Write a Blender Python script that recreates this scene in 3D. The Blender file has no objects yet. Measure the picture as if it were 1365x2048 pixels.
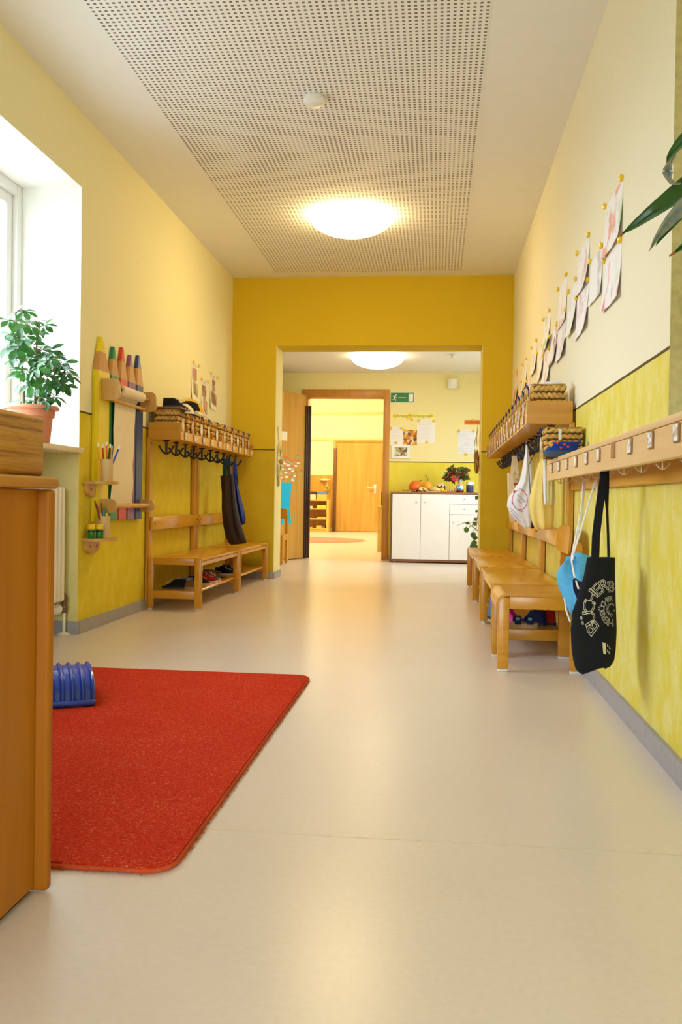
import bpy, bmesh, math, random
from mathutils import Vector, Matrix
random.seed(7)
PI = math.pi
S = bpy.context.scene
COL = S.collection

# ------------------------------------------------------------------ camera
W_, H_ = 1365.0, 2048.0
FPX = 1800.0
YAW, PITCH, ROLL = 0.10588, -0.01346, 0.01524
CAM = Vector((0, 0, 0.72))
_f = Vector((-math.sin(YAW) * math.cos(PITCH), math.cos(YAW) * math.cos(PITCH), math.sin(PITCH)))
_r = Vector((math.cos(YAW), math.sin(YAW), 0))
_u = _r.cross(_f)
RT = _r * math.cos(ROLL) + _u * math.sin(ROLL)
UP = _u * math.cos(ROLL) - _r * math.sin(ROLL)
FW = _f


def U(px, py, ax, v):
    """the point of the place seen at photo pixel (px, py) on the plane ax = v"""
    d = RT * ((px - W_ / 2) / FPX) - UP * ((py - H_ / 2) / FPX) + FW
    i = 'xyz'.index(ax)
    return CAM + d * ((v - CAM[i]) / d[i])


def UP_(px, py, p0, n):
    d = RT * ((px - W_ / 2) / FPX) - UP * ((py - H_ / 2) / FPX) + FW
    return CAM + d * ((Vector(p0) - CAM).dot(n) / d.dot(n))


cam_d = bpy.data.cameras.new('camera')
cam_d.sensor_fit = 'VERTICAL'
cam_d.sensor_height = 36.0
cam_d.lens = FPX / H_ * 36.0
cam_d.clip_start = 0.05
cam = bpy.data.objects.new('camera', cam_d)
COL.objects.link(cam)
m = Matrix.Identity(4)
for i in range(3):
    m[i][0], m[i][1], m[i][2], m[i][3] = RT[i], UP[i], -FW[i], CAM[i]
cam.matrix_world = m
S.camera = cam

# ------------------------------------------------------------------ materials
MATS = {}


def _new(name):
    mt = bpy.data.materials.new(name)
    mt.use_nodes = True
    nt = mt.node_tree
    b = nt.nodes['Principled BSDF']
    MATS[name] = mt
    return mt, nt, b


def _coord(nt, scale=(1, 1, 1), kind='Object'):
    tc = nt.nodes.new('ShaderNodeTexCoord')
    mp = nt.nodes.new('ShaderNodeMapping')
    mp.inputs['Scale'].default_value = scale
    nt.links.new(tc.outputs[kind], mp.inputs['Vector'])
    return mp.outputs['Vector']


def _ramp(nt, src, stops):
    r = nt.nodes.new('ShaderNodeValToRGB')
    el = r.color_ramp.elements
    while len(el) < len(stops):
        el.new(0.5)
    for e, (p, c) in zip(el, stops):
        e.position = p
        e.color = (c[0], c[1], c[2], 1)
    nt.links.new(src, r.inputs['Fac'])
    return r.outputs['Color']


def _noise(nt, vec, scale=5, detail=3, rough=0.5, dist=0.0):
    n = nt.nodes.new('ShaderNodeTexNoise')
    n.inputs['Scale'].default_value = scale
    n.inputs['Detail'].default_value = detail
    n.inputs['Roughness'].default_value = rough
    n.inputs['Distortion'].default_value = dist
    nt.links.new(vec, n.inputs['Vector'])
    return n.outputs['Fac']


def _bump(nt, b, src, strength=0.2, dist=0.01):
    bp = nt.nodes.new('ShaderNodeBump')
    bp.inputs['Strength'].default_value = strength
    bp.inputs['Distance'].default_value = dist
    nt.links.new(src, bp.inputs['Height'])
    nt.links.new(bp.outputs['Normal'], b.inputs['Normal'])


def plain(name, c, rough=0.5, spec=0.4, var=0.08, scale=12, bump=0.0, metal=0.0):
    mt, nt, b = _new(name)
    v = _coord(nt)
    n = _noise(nt, v, scale, 3)
    lo = tuple(x * (1 - var) for x in c)
    hi = tuple(min(1, x * (1 + var)) for x in c)
    nt.links.new(_ramp(nt, n, [(0.3, lo), (0.7, hi)]), b.inputs['Base Color'])
    b.inputs['Roughness'].default_value = rough
    b.inputs['Specular IOR Level'].default_value = spec
    b.inputs['Metallic'].default_value = metal
    if bump:
        _bump(nt, b, n, bump, 0.004)
    return mt


def wood(name, c1, c2, axis='y', rough=0.38, scale=1.0, spec=0.4, bump=0.0, contrast=(0.35, 0.65)):
    mt, nt, b = _new(name)
    k = {'x': (1.2, 22, 22), 'y': (22, 1.2, 22), 'z': (22, 22, 1.2)}[axis]
    v = _coord(nt, tuple(a * scale for a in k))
    n = _noise(nt, v, 1.6, 5, 0.6, 0.6)
    nt.links.new(_ramp(nt, n, [(contrast[0], c2), (contrast[1], c1)]), b.inputs['Base Color'])
    b.inputs['Roughness'].default_value = rough
    b.inputs['Specular IOR Level'].default_value = spec
    if bump:
        _bump(nt, b, n, bump, 0.003)
    return mt


def fabric(name, c, var=0.15, scale=300, rough=0.9, big=6, trans=0.0):
    mt, nt, b = _new(name)
    v = _coord(nt)
    n1 = _noise(nt, v, scale, 2)
    n2 = _noise(nt, v, big, 3)
    mx = nt.nodes.new('ShaderNodeMath')
    mx.operation = 'ADD'
    nt.links.new(n1, mx.inputs[0])
    nt.links.new(n2, mx.inputs[1])
    hf = nt.nodes.new('ShaderNodeMath')
    hf.operation = 'MULTIPLY'
    hf.inputs[1].default_value = 0.5
    nt.links.new(mx.outputs[0], hf.inputs[0])
    lo = tuple(x * (1 - var) for x in c)
    hi = tuple(min(1, x * (1 + var)) for x in c)
    nt.links.new(_ramp(nt, hf.outputs[0], [(0.35, lo), (0.65, hi)]), b.inputs['Base Color'])
    b.inputs['Roughness'].default_value = rough
    b.inputs['Specular IOR Level'].default_value = 0.15
    _bump(nt, b, n1, 0.25, 0.002)
    return mt


def patches(name, cols, scale=14, bg=None, thr=0.5, vscale=(1, 1, 1)):
    """voronoi patches of a few colours (photo prints, collages)"""
    mt, nt, b = _new(name)
    v = _coord(nt, vscale)
    vo = nt.nodes.new('ShaderNodeTexVoronoi')
    vo.inputs['Scale'].default_value = scale
    nt.links.new(v, vo.inputs['Vector'])
    sp = nt.nodes.new('ShaderNodeSeparateColor')
    nt.links.new(vo.outputs['Color'], sp.inputs[0])
    st = [(i / len(cols), c) for i, c in enumerate(cols)]
    r = nt.nodes.new('ShaderNodeValToRGB')
    r.color_ramp.interpolation = 'CONSTANT'
    el = r.color_ramp.elements
    while len(el) < len(st):
        el.new(0.5)
    for e, (p, c) in zip(el, st):
        e.position = p
        e.color = (c[0], c[1], c[2], 1)
    nt.links.new(sp.outputs[0], r.inputs['Fac'])
    nt.links.new(r.outputs['Color'], b.inputs['Base Color'])
    b.inputs['Roughness'].default_value = 0.6
    return mt


def scribble(name, c, seed=0.0, c2=None):
    """white drawing paper with soft crayon marks"""
    mt, nt, b = _new(name)
    tc = nt.nodes.new('ShaderNodeTexCoord')
    mp = nt.nodes.new('ShaderNodeMapping')
    mp.inputs['Location'].default_value = (seed, seed * 1.7, seed * 0.6)
    mp.inputs['Scale'].default_value = (1, 3.0, 3.4)
    nt.links.new(tc.outputs['Object'], mp.inputs['Vector'])
    n = _noise(nt, mp.outputs['Vector'], 2.4, 2, 0.5, 0.4)
    fine = _noise(nt, mp.outputs['Vector'], 40, 2, 0.6, 2.0)
    mu = nt.nodes.new('ShaderNodeMath')
    mu.operation = 'MULTIPLY_ADD'
    mu.inputs[1].default_value = 0.16
    nt.links.new(fine, mu.inputs[0])
    nt.links.new(n, mu.inputs[2])
    w = (0.86, 0.85, 0.86)
    st = [(0.0, w), (0.58, w), (0.66, c), (0.8, c)]
    if c2:
        st = [(0.40, c2), (0.47, w), (0.61, w), (0.69, c)]
    nt.links.new(_ramp(nt, mu.outputs[0], st), b.inputs['Base Color'])
    b.inputs['Roughness'].default_value = 0.8
    return mt


def emit(name, c, strength):
    mt, nt, b = _new(name)
    b.inputs['Base Color'].default_value = (0.9, 0.9, 0.88, 1)
    b.inputs['Emission Color'].default_value = (c[0], c[1], c[2], 1)
    b.inputs['Emission Strength'].default_value = strength
    b.inputs['Roughness'].default_value = 0.4
    return mt


# ------------------------------------------------------------------ mesh builder
class MB:
    def __init__(s):
        s.v, s.f, s.mi, s.sm = [], [], [], []

    def add(s, vs, fs, mi=0, smooth=False, M=None):
        o = len(s.v)
        for p in vs:
            p = Vector(p)
            if M is not None:
                p = M @ p
            s.v.append(p)
        for f in fs:
            s.f.append([i + o for i in f])
            s.mi.append(mi)
            s.sm.append(smooth)
        return s

    def box(s, x0, x1, y0, y1, z0, z1, mi=0, M=None):
        if x0 > x1: x0, x1 = x1, x0
        if y0 > y1: y0, y1 = y1, y0
        if z0 > z1: z0, z1 = z1, z0
        vs = [(x0, y0, z0), (x1, y0, z0), (x1, y1, z0), (x0, y1, z0), (x0, y0, z1), (x1, y0, z1), (x1, y1, z1), (x0, y1, z1)]
        return s.add(vs, [(0, 3, 2, 1), (4, 5, 6, 7), (0, 1, 5, 4), (1, 2, 6, 5), (2, 3, 7, 6), (3, 0, 4, 7)], mi, False, M)

    def rbox(s, x0, x1, y0, y1, z0, z1, r=0.004, seg=2, mi=0, M=None, smooth=True):
        if x0 > x1: x0, x1 = x1, x0
        if y0 > y1: y0, y1 = y1, y0
        if z0 > z1: z0, z1 = z1, z0
        r = min(r, 0.45 * min(x1 - x0, y1 - y0, z1 - z0))
        bm = bmesh.new()
        bmesh.ops.create_cube(bm, size=1)
        for v in bm.verts:
            v.co = Vector(((x0 + x1) / 2 + v.co.x * (x1 - x0), (y0 + y1) / 2 + v.co.y * (y1 - y0), (z0 + z1) / 2 + v.co.z * (z1 - z0)))
        bmesh.ops.bevel(bm, geom=list(bm.edges), offset=r, segments=seg, affect='EDGES', profile=0.5)
        k0 = len(s.sm)
        s.bm(bm, mi, smooth and seg > 1, M)
        if smooth and seg > 1:      # the six broad faces stay flat
            for k in range(k0, len(s.f)):
                q = [s.v[i] for i in s.f[k]]
                if len(q) == 4:
                    e1, e2 = (q[1] - q[0]).length, (q[2] - q[1]).length
                    if min(e1, e2) > 1.2 * r: s.sm[k] = False
        return s

    def bm(s, bm, mi=0, smooth=False, M=None):
        bm.verts.index_update()
        s.add([v.co.copy() for v in bm.verts], [[v.index for v in f.verts] for f in bm.faces], mi, smooth, M)
        bm.free()
        return s

    def tube(s, pts, r, n=8, mi=0, M=None, cap=True):
        pts = [Vector(p) for p in pts]
        rs = r if isinstance(r, (list, tuple)) else [r] * len(pts)
        vs, fs = [], []
        prev = None
        for i, p in enumerate(pts):
            t = (pts[min(i + 1, len(pts) - 1)] - pts[max(i - 1, 0)])
            if t.length < 1e-9: t = Vector((0, 0, 1))
            t.normalize()
            if prev is None:
                a = Vector((0, 0, 1)) if abs(t.z) < 0.9 else Vector((1, 0, 0))
                nrm = t.cross(a).normalized()
            else:
                nrm = (prev - t * prev.dot(t))
                nrm = nrm.normalized() if nrm.length > 1e-6 else t.orthogonal().normalized()
            prev = nrm
            bn = t.cross(nrm)
            for k in range(n):
                a = 2 * PI * k / n
                vs.append(p + (nrm * math.cos(a) + bn * math.sin(a)) * rs[i])
        for i in range(len(pts) - 1):
            for k in range(n):
                k2 = (k + 1) % n
                fs.append((i * n + k, i * n + k2, (i + 1) * n + k2, (i + 1) * n + k))
        if cap:
            fs.append(tuple(range(n))[::-1])
            fs.append(tuple((len(pts) - 1) * n + k for k in range(n)))
        return s.add(vs, fs, mi, True, M)

    def cyl(s, p0, p1, r, n=16, mi=0, M=None):
        return s.tube([p0, p1], r, n, mi, M)

    def lathe(s, prof, c=(0, 0, 0), n=24, mi=0, M=None, sx=1.0, sy=1.0):
        vs, fs = [], []
        for r, z in prof:
            for k in range(n):
                a = 2 * PI * k / n
                vs.append((c[0] + r * sx * math.cos(a), c[1] + r * sy * math.sin(a), c[2] + z))
        for i in range(len(prof) - 1):
            for k in range(n):
                k2 = (k + 1) % n
                fs.append((i * n + k, i * n + k2, (i + 1) * n + k2, (i + 1) * n + k))
        if prof[0][0] > 1e-5: fs.append(tuple(range(n))[::-1])
        if prof[-1][0] > 1e-5: fs.append(tuple((len(prof) - 1) * n + k for k in range(n)))
        return s.add(vs, fs, mi, True, M)

    def ball(s, c, rad, sub=2, mi=0, M=None, noise=0.0, rot=None):
        bm = bmesh.new()
        bmesh.ops.create_icosphere(bm, subdivisions=sub, radius=1)
        R = rot if rot is not None else Matrix.Identity(3)
        if isinstance(rad, (int, float)): rad = (rad, rad, rad)
        for v in bm.verts:
            q = Vector((v.co.x * rad[0], v.co.y * rad[1], v.co.z * rad[2]))
            if noise: q *= 1 + random.uniform(-noise, noise)
            v.co = R @ q + Vector(c)
        return s.bm(bm, mi, True, M)

    def prism(s, poly, axis, a0, a1, mi=0, M=None, smooth=False):
        """extrude a 2-D polygon; axis x: poly=(y,z), y: (x,z), z: (x,y)"""
        def P(p, a):
            return {'x': (a, p[0], p[1]), 'y': (p[0], a, p[1]), 'z': (p[0], p[1], a)}[axis]
        n = len(poly)
        vs = [P(p, a0) for p in poly] + [P(p, a1) for p in poly]
        fs = [tuple(range(n)), tuple(range(2 * n - 1, n - 1, -1))]
        for k in range(n):
            k2 = (k + 1) % n
            fs.append((k, k2, k2 + n, k + n)[::-1])
        return s.add(vs, fs, mi, smooth, M)

    def grid(s, fn, nu, nv, mi=0, smooth=True, M=None, thick=0.0, tdir=None, closed_u=False):
        vs = [Vector(fn(i / nu, j / nv)) for j in range(nv + 1) for i in range(nu + 1)]
        fs = []
        w = nu + 1
        for j in range(nv):
            for i in range(nu):
                fs.append((j * w + i, j * w + i + 1, (j + 1) * w + i + 1, (j + 1) * w + i))
        if thick and tdir is not None:
            off = Vector(tdir) * thick
            o = len(vs)
            vs2 = [p + off for p in vs]
            fs2 = [tuple(i + o for i in f)[::-1] for f in fs]
            rim = []
            for i in range(nu):
                rim.append((i, i + o, i + 1 + o, i + 1))
                k = nv * w + i
                rim.append((k, k + 1, k + 1 + o, k + o))
            for j in range(nv):
                k = j * w
                rim.append((k, k + w, k + w + o, k + o))
                k = j * w + nu
                rim.append((k, k + o, k + w + o, k + w))
            return s.add(vs + vs2, fs + fs2 + rim, mi, smooth, M)
        return s.add(vs, fs, mi, smooth, M)

    def ribbon(s, pts, wv, th=0.002, mi=0, M=None):
        """flat strap along pts, wv = half-width vector(s)"""
        pts = [Vector(p) for p in pts]
        wvs = [Vector(w) for w in wv] if isinstance(wv, list) else [Vector(wv)] * len(pts)
        vs, fs = [], []
        for i, p in enumerate(pts):
            t = (pts[min(i + 1, len(pts) - 1)] - pts[max(i - 1, 0)]).normalized()
            n = t.cross(wvs[i])
            n = n.normalized() * (th / 2) if n.length > 1e-9 else Vector((0, th / 2, 0))
            vs += [p - wvs[i] - n, p + wvs[i] - n, p + wvs[i] + n, p - wvs[i] + n]
        for i in range(len(pts) - 1):
            for k in range(4):
                k2 = (k + 1) % 4
                fs.append((i * 4 + k, i * 4 + k2, i * 4 + 4 + k2, i * 4 + 4 + k))
        fs += [(3, 2, 1, 0), tuple((len(pts) - 1) * 4 + k for k in range(4))]
        return s.add(vs, fs, mi, False, M)

    def build(s, name, mats, parent=None, off=None):
        me = bpy.data.meshes.new(name)
        o_ = Vector(off) if off is not None else Vector((0, 0, 0))
        me.from_pydata([tuple(p - o_) for p in s.v], [], s.f)
        if not isinstance(mats, (list, tuple)): mats = [mats]
        for mm in mats: me.materials.append(mm)
        me.polygons.foreach_set('material_index', s.mi)
        me.polygons.foreach_set('use_smooth', s.sm)
        me.update()
        bm = bmesh.new()
        bm.from_mesh(me)
        bmesh.ops.recalc_face_normals(bm, faces=bm.faces)
        bm.to_mesh(me)
        bm.free()
        if any(s.sm):
            try:
                me.set_sharp_from_angle(angle=math.radians(38))
            except Exception:
                pass
        o = bpy.data.objects.new(name, me)
        COL.objects.link(o)
        if parent is not None: o.parent = parent
        return o


def thing(name, label, cat, loc=(0, 0, 0), rz=0.0, group=None):
    o = bpy.data.objects.new(name, None)
    COL.objects.link(o)
    o.empty_display_size = 0.05
    o.location = loc
    o.rotation_euler = (0, 0, rz)
    o['label'] = label
    o['category'] = cat
    if group: o['group'] = group
    return o


def root_of(o):
    while o.parent is not None: o = o.parent
    return o


def part(name, mb, mats, parent, label=None, world=True):
    """a part; world=True: mb is in room coordinates, parent unrotated"""
    off = root_of(parent).location if world else None
    o = mb.build(name, mats, parent, off)
    if label: o['label'] = label
    return o


def solo(name, mb, mats, label, cat, loc, group=None, kind=None):
    o = mb.build(name, mats, None, loc)
    o.location = loc
    o['label'] = label
    o['category'] = cat
    if group: o['group'] = group
    if kind: o['kind'] = kind
    return o


def struct(name, mb, mats, parent=None, off=None):
    o = mb.build(name, mats, parent, off)
    if parent is None: o['kind'] = 'structure'
    return o


def dup(root, loc, rz=None, label=None, group=None, scale=None):
    r = root.copy()
    COL.objects.link(r)
    r.location = loc
    if rz is not None: r.rotation_euler = (0, 0, rz)
    if scale is not None: r.scale = scale
    if label: r['label'] = label
    if group: r['group'] = group
    for ch in list(root.children):
        c = ch.copy()
        COL.objects.link(c)
        c.parent = r
        for g in list(ch.children):
            d = g.copy()
            COL.objects.link(d)
            d.parent = c
    return r


def text_geo(s, size, outline=0.0, extr=0.0004):
    cu = bpy.data.curves.new('t', 'FONT')
    cu.body = s
    cu.size = size
    cu.align_x = 'CENTER'
    if outline:
        cu.fill_mode = 'NONE'
        cu.bevel_depth = outline
        cu.bevel_resolution = 0
        cu.resolution_u = 4
    else:
        cu.extrude = extr
        cu.resolution_u = 4
    o = bpy.data.objects.new('t', cu)
    COL.objects.link(o)
    bpy.context.view_layer.update()
    dg = bpy.context.evaluated_depsgraph_get()
    me = bpy.data.meshes.new_from_object(o.evaluated_get(dg))
    vs = [v.co.copy() for v in me.vertices]
    fs = [list(p.vertices) for p in me.polygons]
    bpy.data.objects.remove(o)
    bpy.data.curves.remove(cu)
    bpy.data.meshes.remove(me)
    return vs, fs


def arc(c, r, a0, a1, n, f):
    return [f(c, r, a0 + (a1 - a0) * i / n) for i in range(n + 1)]


def leaf_verts(L, w, fold=0.25, droop=0.25, n=6, pw=0.8):
    """a leaf along +x from the origin, lying in xy; returns verts, faces"""
    vs, fs = [], []
    for i in range(n + 1):
        t = i / n
        ww = w * math.sin(PI * (t ** pw)) * (1 if 0 < i < n else 0.02)
        z = -droop * L * t * t
        vs += [(L * t, -ww, z + fold * ww), (L * t, 0, z), (L * t, ww, z + fold * ww)]
    for i in range(n):
        a = i * 3
        fs += [(a, a + 1, a + 4, a + 3), (a + 1, a + 2, a + 5, a + 4)]
    return vs, fs


def frame(d, up=(0, 0, 1)):
    """matrix whose x axis is d"""
    x = Vector(d).normalized()
    u = Vector(up)
    y = u.cross(x)
    if y.length < 1e-4: y = x.orthogonal()
    y.normalize()
    z = x.cross(y)
    M = Matrix.Identity(4)
    for i in range(3):
        M[i][0], M[i][1], M[i][2] = x[i], y[i], z[i]
    return M
# ================================================================== the setting
XL, XR, ZC = -1.855, 0.64, 2.70
YE0, YE1 = 7.967, 8.30          # wall with the wide opening
YF, YF1 = 10.92, 11.07          # wall of the hall beyond
YB = 20.5                       # far wall of the group room
OX0, OX1, OZ = -1.452, 0.380, 2.09
WL = 1.16                       # height of the painted line


def wall_mat(name, upper, lower, zl, mott=(0.85, 0.78, 0.34), line=(0.10, 0.07, 0.02), mottle_amt=0.6):
    mt, nt, b = _new(name)
    v = _coord(nt)
    sep = nt.nodes.new('ShaderNodeSeparateXYZ')
    nt.links.new(v, sep.inputs[0])
    vv = _coord(nt, (7, 7, 5.0))
    n = _noise(nt, vv, 1.6, 8, 0.74, 0.1)
    low = _ramp(nt, n, [(0.40, lower), (0.40 + 0.5 * (1.3 - mottle_amt), mott)])
    nf = _noise(nt, v, 30, 2)
    upc = _ramp(nt, nf, [(0.3, tuple(x * 0.985 for x in upper)), (0.7, upper)])
    gt = nt.nodes.new('ShaderNodeMath')
    gt.operation = 'GREATER_THAN'
    gt.inputs[1].default_value = zl
    nt.links.new(sep.outputs['Z'], gt.inputs[0])
    mx = nt.nodes.new('ShaderNodeMix')
    mx.data_type = 'RGBA'
    nt.links.new(gt.outputs[0], mx.inputs['Factor'])
    nt.links.new(low, mx.inputs['A'])
    nt.links.new(upc, mx.inputs['B'])
    # thin painted line
    sb = nt.nodes.new('ShaderNodeMath')
    sb.operation = 'SUBTRACT'
    sb.inputs[1].default_value = zl
    nt.links.new(sep.outputs['Z'], sb.inputs[0])
    ab = nt.nodes.new('ShaderNodeMath')
    ab.operation = 'ABSOLUTE'
    nt.links.new(sb.outputs[0], ab.inputs[0])
    lt = nt.nodes.new('ShaderNodeMath')
    lt.operation = 'LESS_THAN'
    lt.inputs[1].default_value = 0.005
    nt.links.new(ab.outputs[0], lt.inputs[0])
    m2 = nt.nodes.new('ShaderNodeMix')
    m2.data_type = 'RGBA'
    nt.links.new(lt.outputs[0], m2.inputs['Factor'])
    nt.links.new(mx.outputs['Result'], m2.inputs['A'])
    m2.inputs['B'].default_value = (line[0], line[1], line[2], 1)
    nt.links.new(m2.outputs['Result'], b.inputs['Base Color'])
    b.inputs['Roughness'].default_value = 0.75
    b.inputs['Specular IOR Level'].default_value = 0.2
    _bump(nt, b, nf, 0.06, 0.003)
    return mt


PALE = (0.87, 0.81, 0.50)
DEEP = (0.66, 0.47, 0.02)
LOW = (0.68, 0.52, 0.016)
M_side = wall_mat('paint left wall', PALE, LOW, WL, (0.78, 0.65, 0.07))
M_right = wall_mat('window-lit paint right wall', (0.83, 0.785, 0.585), (0.72, 0.60, 0.07), WL, (0.80, 0.75, 0.34))  # paler copy of the left wall paint, window light put into its colour
M_end = wall_mat('paint end wall', DEEP, (0.58, 0.42, 0.016), WL, (0.62, 0.46, 0.03))
M_far = wall_mat('paint hall walls', (0.87, 0.79, 0.40), (0.80, 0.68, 0.06), 1.19, (0.84, 0.73, 0.12))
M_jamb = plain('paint jambs', (0.85, 0.78, 0.36), 0.75, 0.2, 0.03)
M_reveal = plain('paint reveal', (0.90, 0.90, 0.86), 0.7, 0.2, 0.01)
M_niche = plain('paint niche', (0.78, 0.70, 0.30), 0.75, 0.2, 0.06, 8)
M_olive = plain('shaded paint recess', (0.60, 0.53, 0.24), 0.85, 0.15, 0.12, 40, 0.5)  # wall paint darkened, the shade of the recess is put into the colour
M_white = plain('ceiling paint', (0.86, 0.86, 0.85), 0.8, 0.15, 0.01)
M_group = wall_mat('paint group room', (0.90, 0.84, 0.52), (0.62, 0.36, 0.06), -1.0)
M_base = plain('grey baseboard vinyl', (0.36, 0.34, 0.36), 0.5, 0.35, 0.08, 60)

# linoleum
mt, nt, b = _new('linoleum')
v = _coord(nt)
n1 = _noise(nt, v, 2.5, 3, 0.5)
n2 = _noise(nt, v, 70, 4, 0.7)
ad = nt.nodes.new('ShaderNodeMath')
ad.operation = 'MULTIPLY_ADD'
ad.inputs[1].default_value = 0.7
nt.links.new(n2, ad.inputs[0])
half = nt.nodes.new('ShaderNodeMath')
half.operation = 'MULTIPLY'
half.inputs[1].default_value = 0.3
nt.links.new(n1, half.inputs[0])
nt.links.new(half.outputs[0], ad.inputs[2])
nt.links.new(_ramp(nt, ad.outputs[0], [(0.15, (0.67, 0.58, 0.51)), (0.85, (0.77, 0.69, 0.63))]), b.inputs['Base Color'])
# weld seams of the sheets, 2 m apart
sp = nt.nodes.new('ShaderNodeSeparateXYZ')
nt.links.new(v, sp.inputs[0])
b.inputs['Roughness'].default_value = 0.27
b.inputs['Specular IOR Level'].default_value = 0.42
M_floor = mt

# perforated acoustic board
mt, nt, b = _new('perforated board')
v = _coord(nt)
sp = nt.nodes.new('ShaderNodeSeparateXYZ')
nt.links.new(v, sp.inputs[0])


def _hole(out, pitch, frac, off):
    a = nt.nodes.new('ShaderNodeMath')
    a.operation = 'ADD'
    a.inputs[1].default_value = off
    nt.links.new(out, a.inputs[0])
    d = nt.nodes.new('ShaderNodeMath')
    d.operation = 'DIVIDE'
    d.inputs[1].default_value = pitch
    nt.links.new(a.outputs[0], d.inputs[0])
    f = nt.nodes.new('ShaderNodeMath')
    f.operation = 'FRACT'
    nt.links.new(d.outputs[0], f.inputs[0])
    l = nt.nodes.new('ShaderNodeMath')
    l.operation = 'LESS_THAN'
    l.inputs[1].default_value = frac
    nt.links.new(f.outputs[0], l.inputs[0])
    return l.outputs[0]


hx = _hole(sp.outputs['X'], 0.0262, 0.46, 10.0)
hy = _hole(sp.outputs['Y'], 0.0282, 0.44, 10.0)
mu = nt.nodes.new('ShaderNodeMath')
mu.operation = 'MULTIPLY'
nt.links.new(hx, mu.inputs[0])
nt.links.new(hy, mu.inputs[1])
mx = nt.nodes.new('ShaderNodeMix')
mx.data_type = 'RGBA'
mx.inputs['A'].default_value = (0.88, 0.88, 0.87, 1)
mx.inputs['B'].default_value = (0.20, 0.17, 0.15, 1)
nt.links.new(mu.outputs[0], mx.inputs['Factor'])
nt.links.new(mx.outputs['Result'], b.inputs['Base Color'])
b.inputs['Roughness'].default_value = 0.8
b.inputs['Specular IOR Level'].default_value = 0.15
M_perf = mt

# ---- floor, one sheet through all rooms
mb = MB()
mb.box(-2.62, 1.5, -2.76, 11.0, -0.12, 0.0)
mb.box(-3.85, 3.2, 11.0, YB + 0.25, -0.12, 0.0)
struct('floor', mb, M_floor)
mb = MB().box(-0.50, 0.62, 1.903, 1.906, 0, 0.0006)
struct('trim_1', mb, plain('seam weld', (0.60, 0.50, 0.36), 0.4))

# ---- ceilings
mb = MB()
mb.box(XL - 0.5, XR + 0.6, -2.7, YE0, ZC, ZC + 0.15, 0)
mb.box(-1.435, 0.182, 0.2, 7.785, ZC - 0.003, ZC, 1)
struct('ceiling', mb, [M_white, M_perf])
mb = MB().box(-2.7, 1.3, YE1 - 0.33, YF + 0.15, 2.265, 2.42)
struct('ceiling_hall', mb, M_white)
mb = MB().box(-3.85, 3.2, YF1, YB + 0.25, 3.3, 3.45)
struct('ceiling_group_room', mb, M_white)

# ---- left wall with window opening and radiator niche
WY0, WY1, WZ0, WZ1 = 2.75, 4.515, 0.94, 2.322
XO = XL - 0.33
mb = MB()
mb.box(XL - 0.45, XL, WY1, YE0 + 0.33, 0, ZC, 0)
mb.box(XL - 0.45, XL, -2.7, WY0, 0, ZC, 0)
mb.box(XL - 0.45, XL, WY0, WY1, WZ1, ZC, 0)
mb.box(XL - 0.45, XO, WY0, WY1, 0, WZ0, 2)
# linings of the reveal (white above the sill, pale yellow in the niche)
mb.box(XO - 0.1, XL - 0.0005, WY1 - 0.004, WY1, WZ0 + 0.03, WZ1, 1)
mb.box(XO - 0.1, XL - 0.0005, WY0, WY0 + 0.004, WZ0 + 0.03, WZ1, 1)
mb.box(XO - 0.1, XL - 0.0005, WY0, WY1, WZ1 - 0.004, WZ1, 1)
mb.box(XO, XL - 0.0005, WY1 - 0.004, WY1, 0, WZ0, 2)
mb.box(XO, XL - 0.0005, WY0, WY0 + 0.004, 0, WZ0, 2)
struct('wall_left', mb, [M_side, M_reveal, M_niche])

# ---- right wall with the recess near the camera
RY0, RY1, RZ0, RZ1, RXD = 1.30, 2.605, 0.925, 2.42, 0.98
mb = MB()
mb.box(XR, XR + 0.5, RY1, YE0 + 0.33, 0, ZC, 0)
mb.box(XR, XR + 0.5, -2.7, RY0, 0, ZC, 0)
mb.box(XR, XR + 0.5, RY0, RY1, 0, RZ0, 0)
mb.box(XR, XR + 0.5, RY0, RY1, RZ1, ZC, 0)
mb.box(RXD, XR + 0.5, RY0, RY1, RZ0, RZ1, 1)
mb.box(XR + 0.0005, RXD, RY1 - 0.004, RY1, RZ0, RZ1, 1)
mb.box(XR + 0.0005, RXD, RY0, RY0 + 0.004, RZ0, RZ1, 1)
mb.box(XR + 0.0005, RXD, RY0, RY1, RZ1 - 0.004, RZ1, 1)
struct('wall_right', mb, [M_right, M_olive])

# ---- end wall with the wide opening
mb = MB()
mb.box(XL, OX0, YE0, YE1, 0, ZC, 0)
mb.box(OX1, XR, YE0, YE1, 0, ZC, 0)
mb.box(OX0, OX1, YE0, YE1, OZ, ZC, 0)
mb.box(OX0 - 0.0005, OX0 + 0.003, YE0 + 0.004, YE1, 0, OZ, 1)
mb.box(OX1 - 0.003, OX1 + 0.0005, YE0 + 0.004, YE1, 0, OZ, 1)
struct('wall_end', mb, [M_end, M_jamb])

# ---- wall behind the camera with an unseen glazed door opening, added for daylight
mb = MB()
mb.box(XL - 0.45, -1.55, -2.75, -2.5, 0, ZC)
mb.box(0.45, XR + 0.5, -2.75, -2.5, 0, ZC)
mb.box(-1.55, 0.45, -2.75, -2.5, 2.35, ZC)
mb.box(-1.55, 0.45, -2.75, -2.5, 0, 0.12)
struct('wall_back', mb, M_side)

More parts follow.
